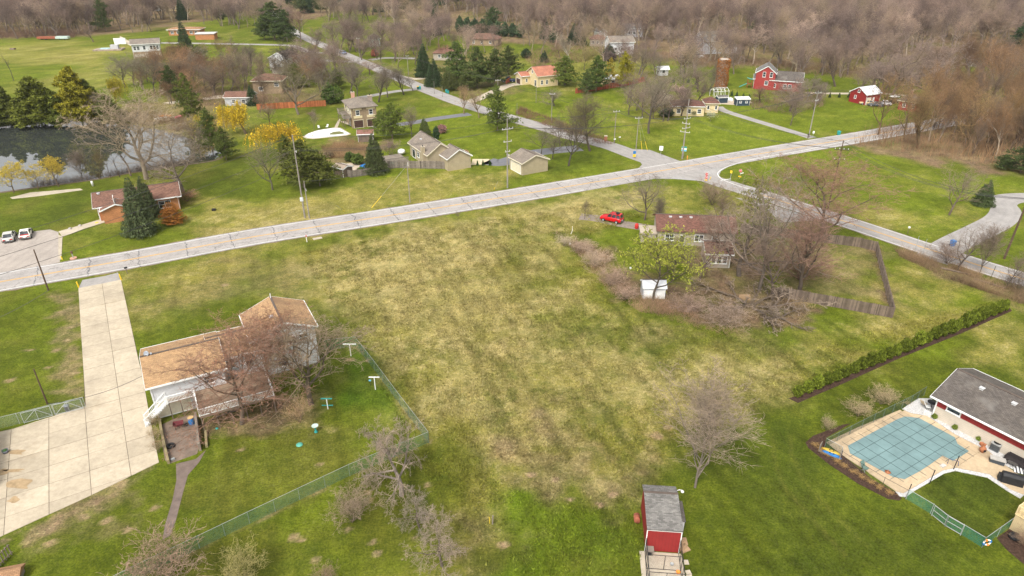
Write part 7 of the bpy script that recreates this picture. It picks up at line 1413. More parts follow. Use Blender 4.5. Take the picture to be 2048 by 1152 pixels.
# ------------------------------------------------------------------ trees one can tell apart
TR = [
 # near
 ('buds',484,848,632,270,(.21,.125,.09),'red-budded maple rising through the weathered deck',dict(leaf=(.42,.16,.09),bark=(.14,.11,.085))),
 ('buds',540,795,618,150,(.22,.125,.085),'red-budded maple behind the split-level gable',dict(leaf=(.42,.17,.09),bark=(.13,.10,.08))),
 ('big',622,808,622,195,(.21,.16,.11),'tan leafless tree at the end of the split-level house',{}),
 ('shrub',600,845,790,52,(.42,.29,.17),'pale tan dry shrub on the lawn beside the deck',{}),
 ('upright',1390,975,742,165,(.27,.21,.165),'tall upright leafless tree standing alone by the red shed',dict(var=1, bark=(.2,.165,.135))),
 ('orchard',803,990,852,160,(.27,.21,.17),'gnarled old apple tree leaning over the chain-link fence',dict(bark=(.2,.165,.14))),
 ('orchard',838,1053,985,84,(.24,.195,.165),'small broken apple tree with hollow trunk',dict(bark=(.13,.1,.085))),
 ('orchard',884,1132,1026,112,(.27,.21,.17),'round low apple tree near the bottom edge',{}),
 ('shrub',705,1043,985,86,(.24,.18,.13),'sparse leafless bush in the near lawn',{}),
 ('shrub',335,1165,1075,150,(.24,.165,.12),'brown leafless bush at the lower fence end',{}),
 ('shrub',490,1165,1092,80,(.27,.23,.10),'yellowish leafless bush at the bottom edge',{}),
 ('shrub',655,1175,1128,50,(.26,.18,.12),'small brown bush cut by the bottom edge',{}),
 ('leafy',1306,602,458,132,(.13,.10,.07),'leafing yellow-green tree over the white shed',dict(leaf=(.33,.35,.05))),
 ('leafy',1345,560,470,90,(.15,.11,.08),'smaller yellow-green tree right of the leafing one',dict(leaf=(.30,.31,.06))),
 ('airy',1478,552,420,200,(.23,.175,.14),'wide dark leafless tree over the overgrown yard',dict(bark=(.10,.08,.065))),
 ('airy',1518,580,318,150,(.23,.18,.145),'tallest leafless tree with pale trunk in the overgrown yard',dict(bark=(.17,.14,.115))),
 ('fallen',1500,612,575,215,(.27,.21,.16),'fallen tangle of pale branches in the overgrown yard',dict(bark=(.13,.1,.08))),
 ('fallen',1560,635,612,120,(.22,.17,.13),'low sprawling dead limbs before the board fence',dict(bark=(.14,.11,.09))),
 ('buds',1640,478,322,215,(.25,.15,.11),'large red-budded tree behind the yard fence',dict(leaf=(.34,.13,.07),bark=(.12,.09,.07))),
 ('vase',1597,588,385,170,(.25,.155,.12),'reddish leafless tree inside the yard fence',dict(bark=(.13,.1,.08))),
 ('airy',1442,530,418,120,(.21,.15,.115),'leafless tree before the hidden ranch house wing',{}), ('airy',1400,560,470,110,(.22,.155,.12),'low leafless tree left of the ranch house wing',{}), ('round',1545,600,450,130,(.2,.145,.115),'leafless tree beside the near board fence',{}),
 ('shrub',1165,505,478,50,(.34,.25,.19),'pinkish bramble clump nearest the white marker',{}), ('shrub',1190,535,500,60,(.36,.27,.2),'pinkish bramble clump at the bend of the wild patch',{}), ('shrub',1222,572,535,64,(.34,.24,.18),'tan bramble clump left of the leafing tree',{}), ('shrub',1250,600,570,56,(.3,.21,.16),'tan bramble clump at the foot of the leafing tree',{}), ('shrub',1128,492,470,36,(.42,.34,.25),'pale bramble clump at the tip of the wild patch',{}), ('shrub',1380,625,590,80,(.27,.19,.15),'brown bramble clump right of the white shed',{}), ('shrub',1450,650,610,90,(.27,.2,.155),'brown bramble clump under the fallen tangle',{}),
 ('shrub',1600,560,500,150,(.22,.13,.09),'reddish leafless bush inside the yard fence',{}),
 ('openpine',1500,475,352,100,(.075,.085,.03),'ragged dark green pine by the pull-off',{}),
 ('round',1440,470,390,70,(.17,.12,.09),'small leafless tree left of the ragged pine',{}),
 ('airy',1289,440,340,80,(.17,.135,.11),'single leafless tree left of the hidden ranch house',dict(bark=(.13,.1,.085))),
 ('upright',1315,456,393,26,(.13,.105,.085),'narrow leafless shrub tree at the ranch house corner',{}),
 ('shrub',1424,410,362,62,(.2,.145,.11),'leafless multi-stem bush on the corner grass',{}),
 ('round',1169,438,402,24,(.2,.16,.11),'thin sapling by the red car',{}),
 ('round',916,438,422,12,(.2,.16,.11),'tiny sapling at the near edge of the main road',{}),
 ('airy',1898,430,333,96,(.20,.15,.12),'leafless tree with straight trunk on the right lawn',dict(bark=(.14,.105,.085))),
 ('spruce',1964,410,358,46,(.045,.062,.026),'small spruce beside the curving drive',{}),
 ('airy',1915,540,452,95,(.19,.145,.115),'leafless roadside tree at the drive mouth',{}), ('upright',1958,548,446,40,(.2,.15,.12),'slender leafless tree on the right roadside',{}), ('shrub',1893,527,485,70,(.2,.14,.11),'leafless bush at the roadside logs',{}), ('shrub',2036,580,545,60,(.10,.075,.06),'dark bush at the right edge of the road',{}), ('round',2012,575,500,50,(.2,.15,.12),'thin roadside tree nearest the right edge',{}),
 ('pine',2040,345,288,62,(.035,.055,.03),'dark evergreen shrub at the right edge of the wood',{}), ('pine',2006,338,310,38,(.035,.055,.03),'smaller evergreen shrub beside the right edge one',{}),
 # across the road, left
 ('spruce',284,468,352,72,(.052,.066,.034),'big blue-green spruce before the ranch house',{}), ('spruce',300,434,350,52,(.05,.062,.03),'second spruce directly behind the big one',{}), ('cedar',347,448,405,50,JUN,'rusty golden juniper at the ranch house',{}), ('cedar',333,420,404,16,(.04,.06,.03),'small dark juniper under the ranch window',{}),
 ('leafy',28,385,322,66,(.30,.23,.05),'yellow willow at the left end of the pond',dict(leaf=(.55,.42,.05),bark=(.14,.1,.07))), ('leafy',77,379,333,48,(.30,.23,.05),'small yellow willow second along the pond',dict(leaf=(.55,.42,.05),bark=(.14,.1,.07))), ('leafy',118,373,318,62,(.28,.2,.05),'yellow willow with two cut limbs on the pond shore',dict(leaf=(.55,.41,.05),bark=(.13,.095,.07))),
 ('upright',166,363,298,34,GREYB,'thin leafless clump on the pond shore',{}), ('round',200,359,296,36,(.2,.15,.07),'yellowish leafless tree on the pond shore',{}), ('snag',240,354,300,22,GREYB,'short dead snag on the pond shore',{}), ('snag',262,352,290,50,(.18,.13,.09),'thick broken trunk on the pond shore',dict(bark=(.16,.12,.09))), ('snag',222,356,312,16,GREYB,'thin dead stem on the pond shore',{}),
 ('big',293,358,172,168,(.30,.235,.165),'huge pale leafless tree over the pond',dict(bark=(.22,.175,.13))), ('big',366,384,243,138,(.20,.16,.12),'wide grey leafless tree behind the ranch house',dict(bark=(.15,.12,.095))), ('shrub',375,402,378,42,(.26,.14,.09),'reddish bush at the end of the ranch house',{}),
 ('pine',425,300,218,50,(.045,.068,.022),'dark pine on the right pond bank',{}), ('pine',453,320,255,46,(.045,.066,.024),'shorter dark pine at the end of the pond',{}), ('round',405,318,225,60,(.2,.16,.12),'leafless tree between the pond pines',{}),
 ('willow',492,268,202,78,(.42,.30,.03),'bright yellow willow beside the lawn strip',dict(leaf=(.68,.48,.03),bark=(.16,.12,.08))), ('willow',560,306,236,84,(.42,.29,.03),'bright yellow-orange willow nearer the road',dict(leaf=(.66,.43,.03),bark=(.16,.12,.08))), ('willow',232,210,152,42,(.30,.25,.03),'small yellow tree behind the pond pines',dict(leaf=(.42,.36,.04))), ('willow',412,268,226,50,(.30,.23,.05),'yellowish willow by the boats',dict(leaf=(.45,.35,.05))),
 ('airy',545,380,272,84,(.19,.165,.115),'olive leafless tree on the brown verge',{}), ('pine',608,375,280,100,(.05,.065,.022),'broad dark pine left of the fenced garden',{}), ('pine',640,372,300,60,(.05,.066,.022),'narrower dark pine at the garden fence',{}), ('pine',575,330,270,50,(.055,.075,.022),'green pine below the bright willow',{}),
 ('densepine',85,252,155,84,(.06,.078,.02),'broad green pine on the far pond bank',{}), ('densepine',166,248,137,72,(.10,.105,.016),'yellow-green pine on the far pond bank',{}), ('densepine',22,250,172,46,(.05,.066,.02),'dark pine at the left of the far pond bank',{}), ('densepine',190,242,160,44,(.055,.075,.022),'dark pine right behind the yellow-green one',{}), ('densepine',-8,256,198,54,(.045,.06,.022),'pine cut by the left edge at the pond',{}), ('densepine',120,252,182,50,(.055,.075,.02),'low green pine between the pond-bank pines',{}), ('round',210,245,180,50,(.19,.15,.11),'leafless tree right of the pond-bank pines',{}),
 ('densepine',50,252,196,48,(.05,.065,.02),'low dark pine left of the broad green one',{}), ('densepine',225,250,190,46,(.05,.066,.022),'low dark pine right of the yellow-green one',{}),
 ('snag',28,162,104,20,(.13,.1,.08),'lone topped tree in the far left field',{}), ('far',187,84,46,46,(.24,.165,.13),'pinkish leafless tree in the far left field',{}),
 ('vase',250,175,104,58,(.19,.16,.125),'vase-shaped leafless tree below the far white house',{}), ('round',285,180,118,44,(.2,.165,.11),'olive leafless tree below the far white house',{}), ('round',310,188,110,60,(.15,.125,.09),'dark leafless tree right below the far white house',{}), ('round',345,178,115,60,(.17,.135,.1),'leafless tree before the tall field spruce',{}), ('pine',348,196,132,44,(.03,.048,.02),'dark evergreen in the scrub below the far house',{}), ('pine',385,245,148,52,(.05,.068,.022),'tall dark evergreen above the boats',{}), ('spruce',374,108,38,36,(.035,.05,.026),'tall narrow spruce right of the far white house',{}), ('pine',372,128,84,56,(.05,.07,.03),'bushy evergreen at the foot of the tall field spruce',{}), ('pine',402,140,92,50,(.05,.07,.03),'bushy evergreen right of the tall field spruce',{}), ('round',430,190,122,66,(.2,.15,.115),'brown leafless tree above the low cabin',{}),
 ('vase',462,186,104,66,(.21,.165,.12),'tall tan leafless tree by the brown hip house',{}), ('vase',502,152,90,44,(.15,.12,.1),'leafless tree before the white gabled house',{}), ('big',578,152,78,66,(.075,.06,.05),'black leafless tree right of the white gabled house',dict(bark=(.06,.048,.04))), ('airy',597,229,120,105,(.165,.14,.085),'large olive-brown tree at the orange fence',dict(bark=(.17,.14,.11))), ('pine',596,175,126,40,(.05,.062,.025),'dark evergreen behind the large olive tree',{}), ('round',520,225,185,50,(.22,.14,.10),'reddish shrubby tree before the brown hip house',{}), ('spruce',506,210,168,30,(.03,.05,.022),'small dark spruce at the brown hip house',{}), ('round',540,250,205,52,(.24,.19,.12),'tan leafless tree above the bright willow',{}),
 ('hedge',660,208,168,34,(.055,.085,.02),'green arborvitae clump left of the two-storey house',{}), ('hedge',676,206,172,28,(.07,.10,.02),'brighter arborvitae beside the two-storey house',{}), ('pine',674,178,138,34,(.045,.062,.026),'dark evergreen behind the arborvitae',{}), ('vase',650,190,128,56,(.17,.14,.105),'leafless tree behind the arborvitae',{}),
 ('vase',700,187,122,60,(.18,.14,.115),'leafless tree on the lawn above the two-storey house, leftmost',{}), ('vase',716,197,116,52,(.18,.145,.12),'leafless tree nearest the two-storey house chimney',{}), ('vase',757,204,128,64,(.175,.14,.11),'low-forked leafless tree right of the two-storey house',{}), ('vase',775,195,120,48,(.2,.16,.13),'pinkish leafless tree by the grey drive',{}), ('vase',808,190,128,54,(.19,.15,.12),'leafless tree near the trash carts',{}), ('round',826,182,148,34,(.18,.145,.11),'small leafless tree beside the trash carts',{}),
 ('pine',785,277,206,64,(.062,.092,.026),'green pine in front of the two-storey house',{}), ('pine',762,262,222,34,(.06,.085,.03),'smaller green pine by the brown garden shed',{}), ('vase',824,275,208,38,(.2,.155,.125),'leafless tree behind the tan house',{}), ('spruce',850,277,234,34,(.06,.075,.025),'small spruce behind the tan house roof',{}), ('hedge',873,280,254,16,(.028,.048,.02),'dark columnar evergreen behind the tan house',{}), ('bush',884,266,249,22,(.21,.115,.10),'round reddish-brown bush on the bright lawn',{}),
 ('spruce',752,346,264,56,(.045,.056,.024),'dark spruce in the fenced garden of the tan house',{}), ('shrub',781,312,274,36,(.24,.165,.14),'pinkish leafless bush beside the tan house deck',{}), ('bush',716,328,308,30,(.055,.075,.016),'dark green bush in the fenced garden',{}), ('bush',700,322,304,24,(.05,.07,.018),'round green bush at the garden shed',{}), ('bush',722,345,334,18,(.06,.09,.02),'clipped green dome bush at the garden fence',{}), ('bush',658,315,302,24,(.12,.09,.055),'brown rounded bush by the garden shed',{}), ('bush',932,308,300,14,(.22,.14,.08),'small brown bush at the tan house gable',{}), ('round',628,262,218,24,(.24,.19,.14),'thin leafless tree at the kidney pool',{}), ('shrub',622,232,222,18,(.17,.10,.09),'low reddish bush on the lawn below the orange fence',{}),
 ('vase',928,228,174,44,(.30,.2,.115),'tan-orange pear tree on the side road verge',{}), ('vase',958,236,176,42,(.29,.205,.13),'tan pear tree right of its twin',{}), ('pine',995,261,170,54,(.05,.075,.024),'bright green pine by the side road',{}),
 ('vase',1180,302,174,96,(.14,.115,.07),'tall twin-trunk tree at the side road mouth',dict(bark=(.12,.095,.075))), ('leafy',1155,300,210,80,(.2,.19,.07),'yellow-green budding tree behind the twin-trunk one',dict(leaf=(.24,.24,.06))), ('round',1137,332,232,84,(.12,.095,.075),'dark crooked leafless tree by the detached garage',{}), ('round',1105,318,262,50,(.15,.12,.095),'leafless tree behind the detached garage',{}), ('round',1082,308,250,52,(.155,.125,.10),'rounded leafless tree left of the crooked one',{}), ('round',1120,292,228,46,(.19,.15,.12),'thin leafless tree at the dark drive',{}), ('big',1108,212,175,56,(.20,.17,.12),'knobbly greyish tree before the terracotta house',{}),
 ('spruce',848,154,86,42,(.028,.045,.022),'tall dark spruce at the left of the evergreen clump',{}), ('spruce',868,172,116,44,(.032,.05,.026),'lower spruce in front of the tall dark one',{}), ('pine',915,170,84,66,(.038,.062,.026),'broad dark pine in the middle of the evergreen clump',{}), ('pine',955,176,94,60,(.04,.062,.028),'dark pine right of the broad one',{}), ('pine',990,172,98,56,(.036,.055,.024),'dark pine behind the crossarm pole',{}), ('pine',1016,150,92,46,(.036,.052,.024),'dark pine left of the terracotta house',{}), ('cedar',900,180,140,40,(.045,.06,.03),'low bushy evergreen in the clump',{}), ('pine',935,180,138,44,(.05,.068,.034),'pale green low pine at the roadside',{}), ('spruce',870,70,16,30,(.026,.042,.022),'lone tall spruce in the far meadow',{}), ('pine',842,74,34,24,(.06,.07,.035),'smaller pine left of the lone meadow spruce',{}),
 ('pine',1130,170,112,62,(.05,.075,.022),'green pine right of the terracotta house',{}), ('pine',1192,184,112,50,(.042,.07,.026),'tall green pine at the red fence',{}), ('pine',1172,188,140,34,(.04,.064,.028),'lower green pine left of the tall one at the fence',{}), ('pine',1246,176,104,40,(.11,.115,.016),'yellow-green pine behind the red fence',{}), ('openpine',1218,180,116,40,(.12,.105,.02),'thin yellowish pine behind the red fence',{}), ('spruce',1088,124,100,22,(.026,.044,.024),'small dark spruce behind the terracotta roof',{}), ('spruce',1108,85,46,22,(.026,.045,.024),'narrow dark spruce in the far clearing',{}), ('spruce',1090,78,32,28,(.026,.042,.022),'dark spruce left of the far clearing',{}), ('spruce',1148,88,46,34,(.022,.04,.02),'dark twin spruce beyond the far clearing',{}), ('spruce',1160,90,46,30,(.022,.04,.02),'second dark twin spruce beyond the far clearing',{}), ('spruce',1218,112,86,34,(.02,.036,.022),'dark spruce before the far white house',{}), ('pine',1228,60,14,24,(.026,.05,.03),'tall pine sticking out of the woods',{}), ('vase',1142,125,68,50,(.32,.26,.2),'white-barked leafless tree behind the terracotta house',dict(bark=(.4,.36,.3))), ('far',1120,115,76,44,(.28,.175,.14),'pink leafless tree left of the white-barked one',{}), ('leafy',1168,140,100,46,(.2,.17,.08),'yellowish budding tree behind the red fence',dict(leaf=(.24,.2,.07))), ('bush',1218,122,104,30,(.085,.065,.06),'dark rounded bush at the far white house',{}), ('bush',1052,116,98,24,(.03,.045,.02),'dark evergreen shrub behind the terracotta garage',{}),
 ('airy',1297,267,128,110,(.15,.125,.095),'large rounded dark leafless tree right of the red fence',dict(bark=(.12,.095,.08))), ('round',1335,242,186,66,(.19,.135,.11),'low brown leafless tree before the cream bungalow',{}), ('leafy',1362,212,172,44,(.26,.17,.15),'pink-blossomed magnolia behind the bungalow',dict(leaf=(.5,.33,.32))), ('leafy',1336,220,184,46,(.28,.24,.19),'white-blossomed tree left of the bungalow',dict(leaf=(.5,.44,.34))), ('vase',1362,232,180,50,(.18,.13,.11),'brown leafless tree before the bungalow windows',{}), ('bush',1385,230,216,26,(.05,.065,.028),'dark green bush at the bungalow wall',{}), ('bush',1332,232,216,34,(.06,.075,.04),'dark green bush at the left of the bungalow',{}), ('leafy',1421,243,222,20,(.3,.3,.2),'small white-flowering shrub on the bungalow lawn',dict(leaf=(.45,.46,.34))), ('far',1310,160,105,54,(.2,.165,.12),'leafless tree beyond the red fence end',{}), ('far',1280,155,100,70,(.21,.17,.125),'leafless tree left of the far white shed',{}), ('vase',1418,190,128,26,(.17,.14,.11),'thin leafless tree left of the vine silo',{}),
 ('far',1520,206,168,54,(.19,.115,.09),'reddish bush tree left of the red house wing',{}), ('big',1580,222,158,92,(.22,.17,.14),'grey-tan leafless tree before the red house wing',{}), ('round',1581,251,182,50,(.2,.15,.12),'single leafless tree on the pasture lawn',{}), ('round',1612,205,150,50,(.22,.175,.145),'leafless tree at the red house gable',{}), ('far',1640,200,166,44,(.22,.17,.14),'leafless tree beside the pale lane',{}),
 ('big',1783,204,62,118,(.225,.165,.14),'big spreading oak behind the red barn',dict(bark=(.15,.115,.09))), ('big',1852,218,68,96,(.22,.165,.14),'big spreading oak behind the small red house',dict(bark=(.14,.105,.085))), ('vase',1670,173,84,76,(.215,.155,.125),'leafless tree at the pasture behind the barn',{}), ('far',1695,150,62,70,(.24,.17,.14),'pinkish leafless tree behind the pasture',{}), ('far',1560,128,54,74,(.235,.175,.15),'pinkish leafless tree above the red house',{}), ('far',1600,140,60,80,(.235,.18,.155),'pinkish leafless tree right above the red house',{}), ('far',1640,145,56,76,(.225,.165,.14),'pinkish leafless tree over the pale lane',{}), ('pine',1612,75,28,40,(.028,.05,.03),'dark pine standing out of the right woods',{}), ('pine',1588,62,24,20,(.028,.052,.032),'small dark pine beside the one in the right woods',{}), ('pine',1506,88,38,40,(.03,.045,.024),'dark pine among pinkish trees above the silo',{}), ('pine',1524,80,18,24,(.03,.05,.03),'tall pine behind the dark one above the silo',{}), ('spruce',2046,128,22,120,(.022,.038,.018),'huge dark spruce at the right edge',{}), ('pine',1996,132,78,44,(.03,.045,.02),'dark evergreen left of the huge right-edge spruce',{}),
 ('pine',212,64,-8,30,(.035,.055,.026),'tall pine in the far left woods',{}), ('pine',550,80,4,76,(.034,.055,.026),'big dark pine at the top left of the side road',{}), ('pine',575,84,20,44,(.03,.05,.026),'dark pine right next to the big one',{}), ('pine',445,46,-12,18,(.03,.048,.026),'far dark spruce left of the big pine',{}), ('spruce',366,40,-10,26,(.03,.048,.026),'far dark evergreen above the low brick house',{}), ('pine',530,80,30,34,(.04,.062,.03),'bushy evergreen left of the big dark pine',{}),
 ('round',602,84,10,46,(.24,.155,.12),'tall brown tree at the far end of the side road',{}), ('vase',630,108,52,44,(.2,.15,.125),'leafless tree on the left side of the side road',{}), ('vase',667,110,36,60,(.2,.15,.125),'wide leafless tree at the side road drive',{}), ('vase',682,96,30,50,(.2,.15,.12),'leafless tree across the side road, leftmost',{}), ('vase',700,100,26,60,(.195,.145,.12),'leafless tree across the side road, second',{}), ('vase',712,104,30,48,(.2,.145,.12),'leafless tree across the side road, third',{}), ('round',745,102,56,40,(.19,.14,.11),'leafless tree before the teal cottage',{}), ('round',790,122,74,70,(.23,.165,.135),'pinkish leafless tree right of the teal cottage',{}), ('far',760,95,60,40,(.22,.16,.135),'pinkish leafless shrub tree behind the teal cottage',{}), ('round',695,145,112,60,(.25,.175,.135),'pinkish crown beside the side road',{}), ('round',740,150,118,60,(.25,.175,.14),'pinkish crown over the side road',{}), ('bush',823,88,76,14,(.04,.055,.03),'small round evergreen at the meadow edge',{}), ('bush',838,88,75,14,(.04,.06,.03),'small round evergreen beside its twin at the meadow',{}), ('far',960,72,44,44,(.27,.17,.135),'pinkish leafless tree at the red-brown roofed house',{}), ('far',985,80,48,44,(.25,.17,.14),'pinkish leafless tree right of the red-brown roof',{}), ('pine',985,58,14,40,(.035,.062,.035),'round dark pine behind the red-brown roof',{}), ('far',1000,120,84,30,(.26,.17,.13),'brown leafless tree behind the evergreen clump',{}), ('round',890,118,86,34,(.28,.15,.11),'reddish leafless tree at the low brown house',{}), ('bush',750,113,98,18,(.26,.09,.06),'red leafless bush on the lawn below the teal cottage',{}),
]
for k_, (kind, bx, by, ty, w_, c_, lb, kw) in enumerate(TR): tree(kind, bx, by, ty, w_, c_, lb, **kw)
# hedge of far arborvitae, rows of little spruces
for i in range(9): tree('hedge', 920+i*15, 66+i*1.2, 34+i*2, 20, (.035,.055,.026), ORD[i]+' dark arborvitae from the left in the far hedge above the red-brown roof', name='arborvitae', group='far arborvitae hedge')
for i, (x, y) in enumerate(sorted(((1408,181),(1420,183),(1430,184),(1463,192),(1473,194),(1486,197),(1498,199),(1392,170),(1376,165),(1347,165)))): tree('spruce', x, y, y-12, 7, (.03,.05,.022), ORD[i]+' tiny planted spruce from the left around the greenhouse frame', name='small_conifer', group='row of tiny spruces by the greenhouse')
for i in range(12): 
    if 4 < i < 7: continue
    tree('spruce', 1640+i*19, 195+(i > 5)*(i-5)*1.2, 184+(i > 5)*(i-5)*1.2, 6, (.028,.045,.02), ORD[i if i < 5 else i-2]+' tiny planted spruce from the left along the pale lane', name='small_conifer', group='row of tiny spruces along the pale lane')
# trees of the woods' edges, alike in the photograph
rw = random.Random(21)
def scatter(n, px, kinds, hp, wp, cols, label, group, kw=None):
    k = 0; got = []; poly = px; xs_, ys_ = [p[0] for p in poly], [p[1] for p in poly]
    while k < n:
        x, y = rw.uniform(min(xs_), max(xs_)), rw.uniform(min(ys_), max(ys_))
        if not pip(np.array([x]), np.array([y]), poly)[0]: continue
        h = rw.uniform(*hp); c = rw.choice(cols); t_ = tree(rw.choice(kinds), x, y, y-h, h*rw.uniform(*wp), c, label, group=group); k += 1; got.append((x, t_))
    if n <= 29:
        for i, (x, t_) in enumerate(sorted(got, key=lambda q: q[0])): t_['label'] = ORD[i]+' '+label+', counting from the left'
RW = [(.19,.12,.075),(.23,.14,.075),(.17,.125,.09),(.25,.165,.08),(.2,.14,.1)]
scatter(52, [(1745,272),(1800,258),(1950,225),(2090,190),(2120,345),(2010,322),(1850,305),(1760,285)], ['airy','vase','airy'], (80,140), (.35,.6), RW, 'brown leafless tree in the dense wood at the right edge', 'trees of the right edge wood')
scatter(24, [(1800,170),(1880,185),(1960,180),(2060,165),(2060,130),(1960,135),(1860,140)], ['far','round'], (50,80), (.6,.9), [(.22,.155,.12),(.25,.17,.12),(.2,.15,.12)], 'leafless tree in the thicket behind the small red house', 'trees behind the small red house')
scatter(12, [(600,32),(700,26),(900,30),(900,8),(600,8)], ['pine','spruce'], (36,56), (.5,.8), [(.03,.05,.026),(.036,.056,.03)], 'dark evergreen beyond the far road bend', 'evergreens beyond the far road bend')
scatter(14, [(415,205),(520,190),(560,185),(640,188),(640,160),(520,150),(430,160)], ['far','round'], (40,60), (.6,.9), [(.2,.15,.11),(.18,.145,.1),(.23,.165,.12)], 'leafless tree in the scrub around the brown hip house', 'trees around the brown hip house')
scatter(18, [(1240,200),(1300,180),(1400,170),(1410,200),(1340,250),(1260,260)], ['far','airy'], (44,70), (.7,1.0), [(.22,.165,.13),(.2,.15,.12),(.24,.18,.14)], 'brownish leafless tree around the cream bungalow', 'trees around the cream bungalow')
scatter(7, [(600,150),(640,128),(690,150),(640,172)], ['far','airy','vase'], (45,66), (.7,1.0), [(.23,.175,.14),(.21,.16,.13),(.25,.19,.15)], 'pinkish grey leafless tree by the small gabled house', 'trees between the far left houses')
scatter(18, [(680,110),(720,90),(830,80),(840,110),(790,130),(740,125)], ['far','vase'], (36,56), (.7,1.0), [(.26,.19,.155),(.24,.175,.145)], 'pinkish leafless tree in the grove beside the side road bend', 'trees beside the side road bend')
scatter(6, [(1490,205),(1560,190),(1660,190),(1655,215),(1580,232),(1500,225)], ['far'], (26,44), (.8,1.1), [(.24,.185,.155),(.22,.16,.13)], 'low grey-pink leafless tree before the red house', 'trees before the red house')
scatter(10, [(1690,200),(1760,172),(1840,180),(1880,200),(1800,186)], ['far','airy'], (50,80), (.7,.9), [(.24,.18,.15)], 'grey-pink leafless tree between barn and lane', 'trees by the barn lane')
scatter(12, [(220,150),(330,140),(420,150),(430,200),(300,190)], ['far','airy'], (40,66), (.7,1.0), [(.21,.17,.13),(.19,.15,.11)], 'brownish leafless tree in the scrub above the pond', 'trees in the scrub above the pond')

# ------------------------------------------------------------------ far woods and undergrowth: masses nobody could count
def forest(name, label, polys, n, kinds, hrange, seed, colors):
    g = np.random.default_rng(seed); pts = []
    W = [g2([(x, max(y, -95)) for x, y in p]) for p in polys]
    boxes = [(min(q[0] for q in p), max(q[0] for q in p), min(q[1] for q in p), max(q[1] for q in p)) for p in W]
    areas = np.array([(b[1]-b[0])*(b[3]-b[2]) for b in boxes]); areas /= areas.sum()
    for p, b, a in zip(W, boxes, areas):
        m = int(n*a); X = g.uniform(b[0], b[1], m); Y = g.uniform(b[2], b[3], m); k = pip(X, Y, p); pts.append(np.stack([X[k], Y[k]], 1))
    pts = np.concatenate(pts); return pts
def instancer(name, label, pts, protos_, hr, wr, seed, cols):
    """one object: points carrying whole-tree meshes through geometry nodes"""
    g = np.random.default_rng(seed); n = len(pts)
    me = bpy.data.meshes.new(name); me.vertices.add(n); me.vertices.foreach_set('co', np.concatenate([pts, np.zeros((n,1))], 1).astype(np.float32).ravel())
    h = g.uniform(*hr, n); w = h*g.uniform(*wr, n)
    for nm, typ, arr, key in (('scl', 'FLOAT_VECTOR', np.stack([w, w, h], 1), 'vector'), ('rot', 'FLOAT', g.uniform(0, 6.28, n), 'value'), ('idx', 'INT', g.integers(0, len(protos_), n), 'value')):
        a = me.attributes.new(nm, typ, 'POINT'); a.data.foreach_set(key, arr.astype(np.int32 if typ == 'INT' else np.float32).ravel())
    o = bpy.data.objects.new(name, me); col.objects.link(o); tag(o, label, kind='stuff')
    ng = bpy.data.node_groups.new(name+'_nodes', 'GeometryNodeTree'); N, L = ng.nodes, ng.links
    ng.interface.new_socket('Geometry', in_out='INPUT', socket_type='NodeSocketGeometry'); ng.interface.new_socket('Geometry', in_out='OUTPUT', socket_type='NodeSocketGeometry')
    i, out = N.new('NodeGroupInput'), N.new('NodeGroupOutput'); jn = N.new('GeometryNodeGeometryToInstance')
    for p in protos_:
        oi = N.new('GeometryNodeObjectInfo'); oi.inputs['Object'].default_value = p; oi.inputs['As Instance'].default_value = False
        L.new(oi.outputs['Geometry'], jn.inputs[0])
    # several links into one multi-input: each prototype becomes one pickable instance
    ip = N.new('GeometryNodeInstanceOnPoints'); L.new(i.outputs[0], ip.inputs['Points']); L.new(jn.outputs[0], ip.inputs['Instance'])
    ip.inputs['Pick Instance'].default_value = True
    def at(nm, ty):
        a = N.new('GeometryNodeInputNamedAttribute'); a.data_type = ty; a.inputs['Name'].default_value = nm; return a.outputs['Attribute']
    L.new(at('idx', 'INT'), ip.inputs['Instance Index']); cx = N.new('ShaderNodeCombineXYZ'); L.new(at('rot', 'FLOAT'), cx.inputs[2]); L.new(cx.outputs[0], ip.inputs['Rotation'])
    L.new(at('scl', 'FLOAT_VECTOR'), ip.inputs['Scale']); L.new(ip.outputs[0], out.inputs[0])
    md = o.modifiers.new('scatter', 'NODES'); md.node_group = ng
    return o
def wood_mat(name, a, b_):
    m, t, b, N, L = nodes(name); setp(b, .95, .05); g = N.new('ShaderNodeNewGeometry'); pos = g.outputs['Position']
    f = noise(N, L, pos, .035, 3, .6); f2 = noise(N, L, pos, .13, 2)
    c = ramp(N, L, f, [(.3, a), (.7, b_)]); oi = N.new('ShaderNodeObjectInfo')
    c = mix(N, L, 1.0, c, ramp(N, L, oi.outputs['Random'], [(0, (.6,.57,.57)), (.35, (.9,.86,.86)), (.6, (1.15,1.08,1.02)), (.8, (1.05,1.05,.8)), (1, (1.55,1.5,1.42))]), 'MULTIPLY'); c = mix(N, L, 1.0, c, ramp(N, L, f2, [(.3, (.68,.68,.7)), (.7, (1.35,1.3,1.22))]), 'MULTIPLY')
    c = mix(N, L, 1.0, c, ramp(N, L, g.outputs['Random Per Island'], [(0, (.7,)*3), (1, (1.3,)*3)]), 'MULTIPLY')
    L.new(c, b.inputs['Base Color']); return m
FARTWIG = wood_mat('far_twigs', (.225,.178,.158), (.295,.228,.195)); FARTRUNK = wood_mat('far_trunks', (.18,.155,.135), (.25,.215,.185))
FARNEEDLE = wood_mat('far_needles', (.03,.055,.026), (.055,.08,.025))
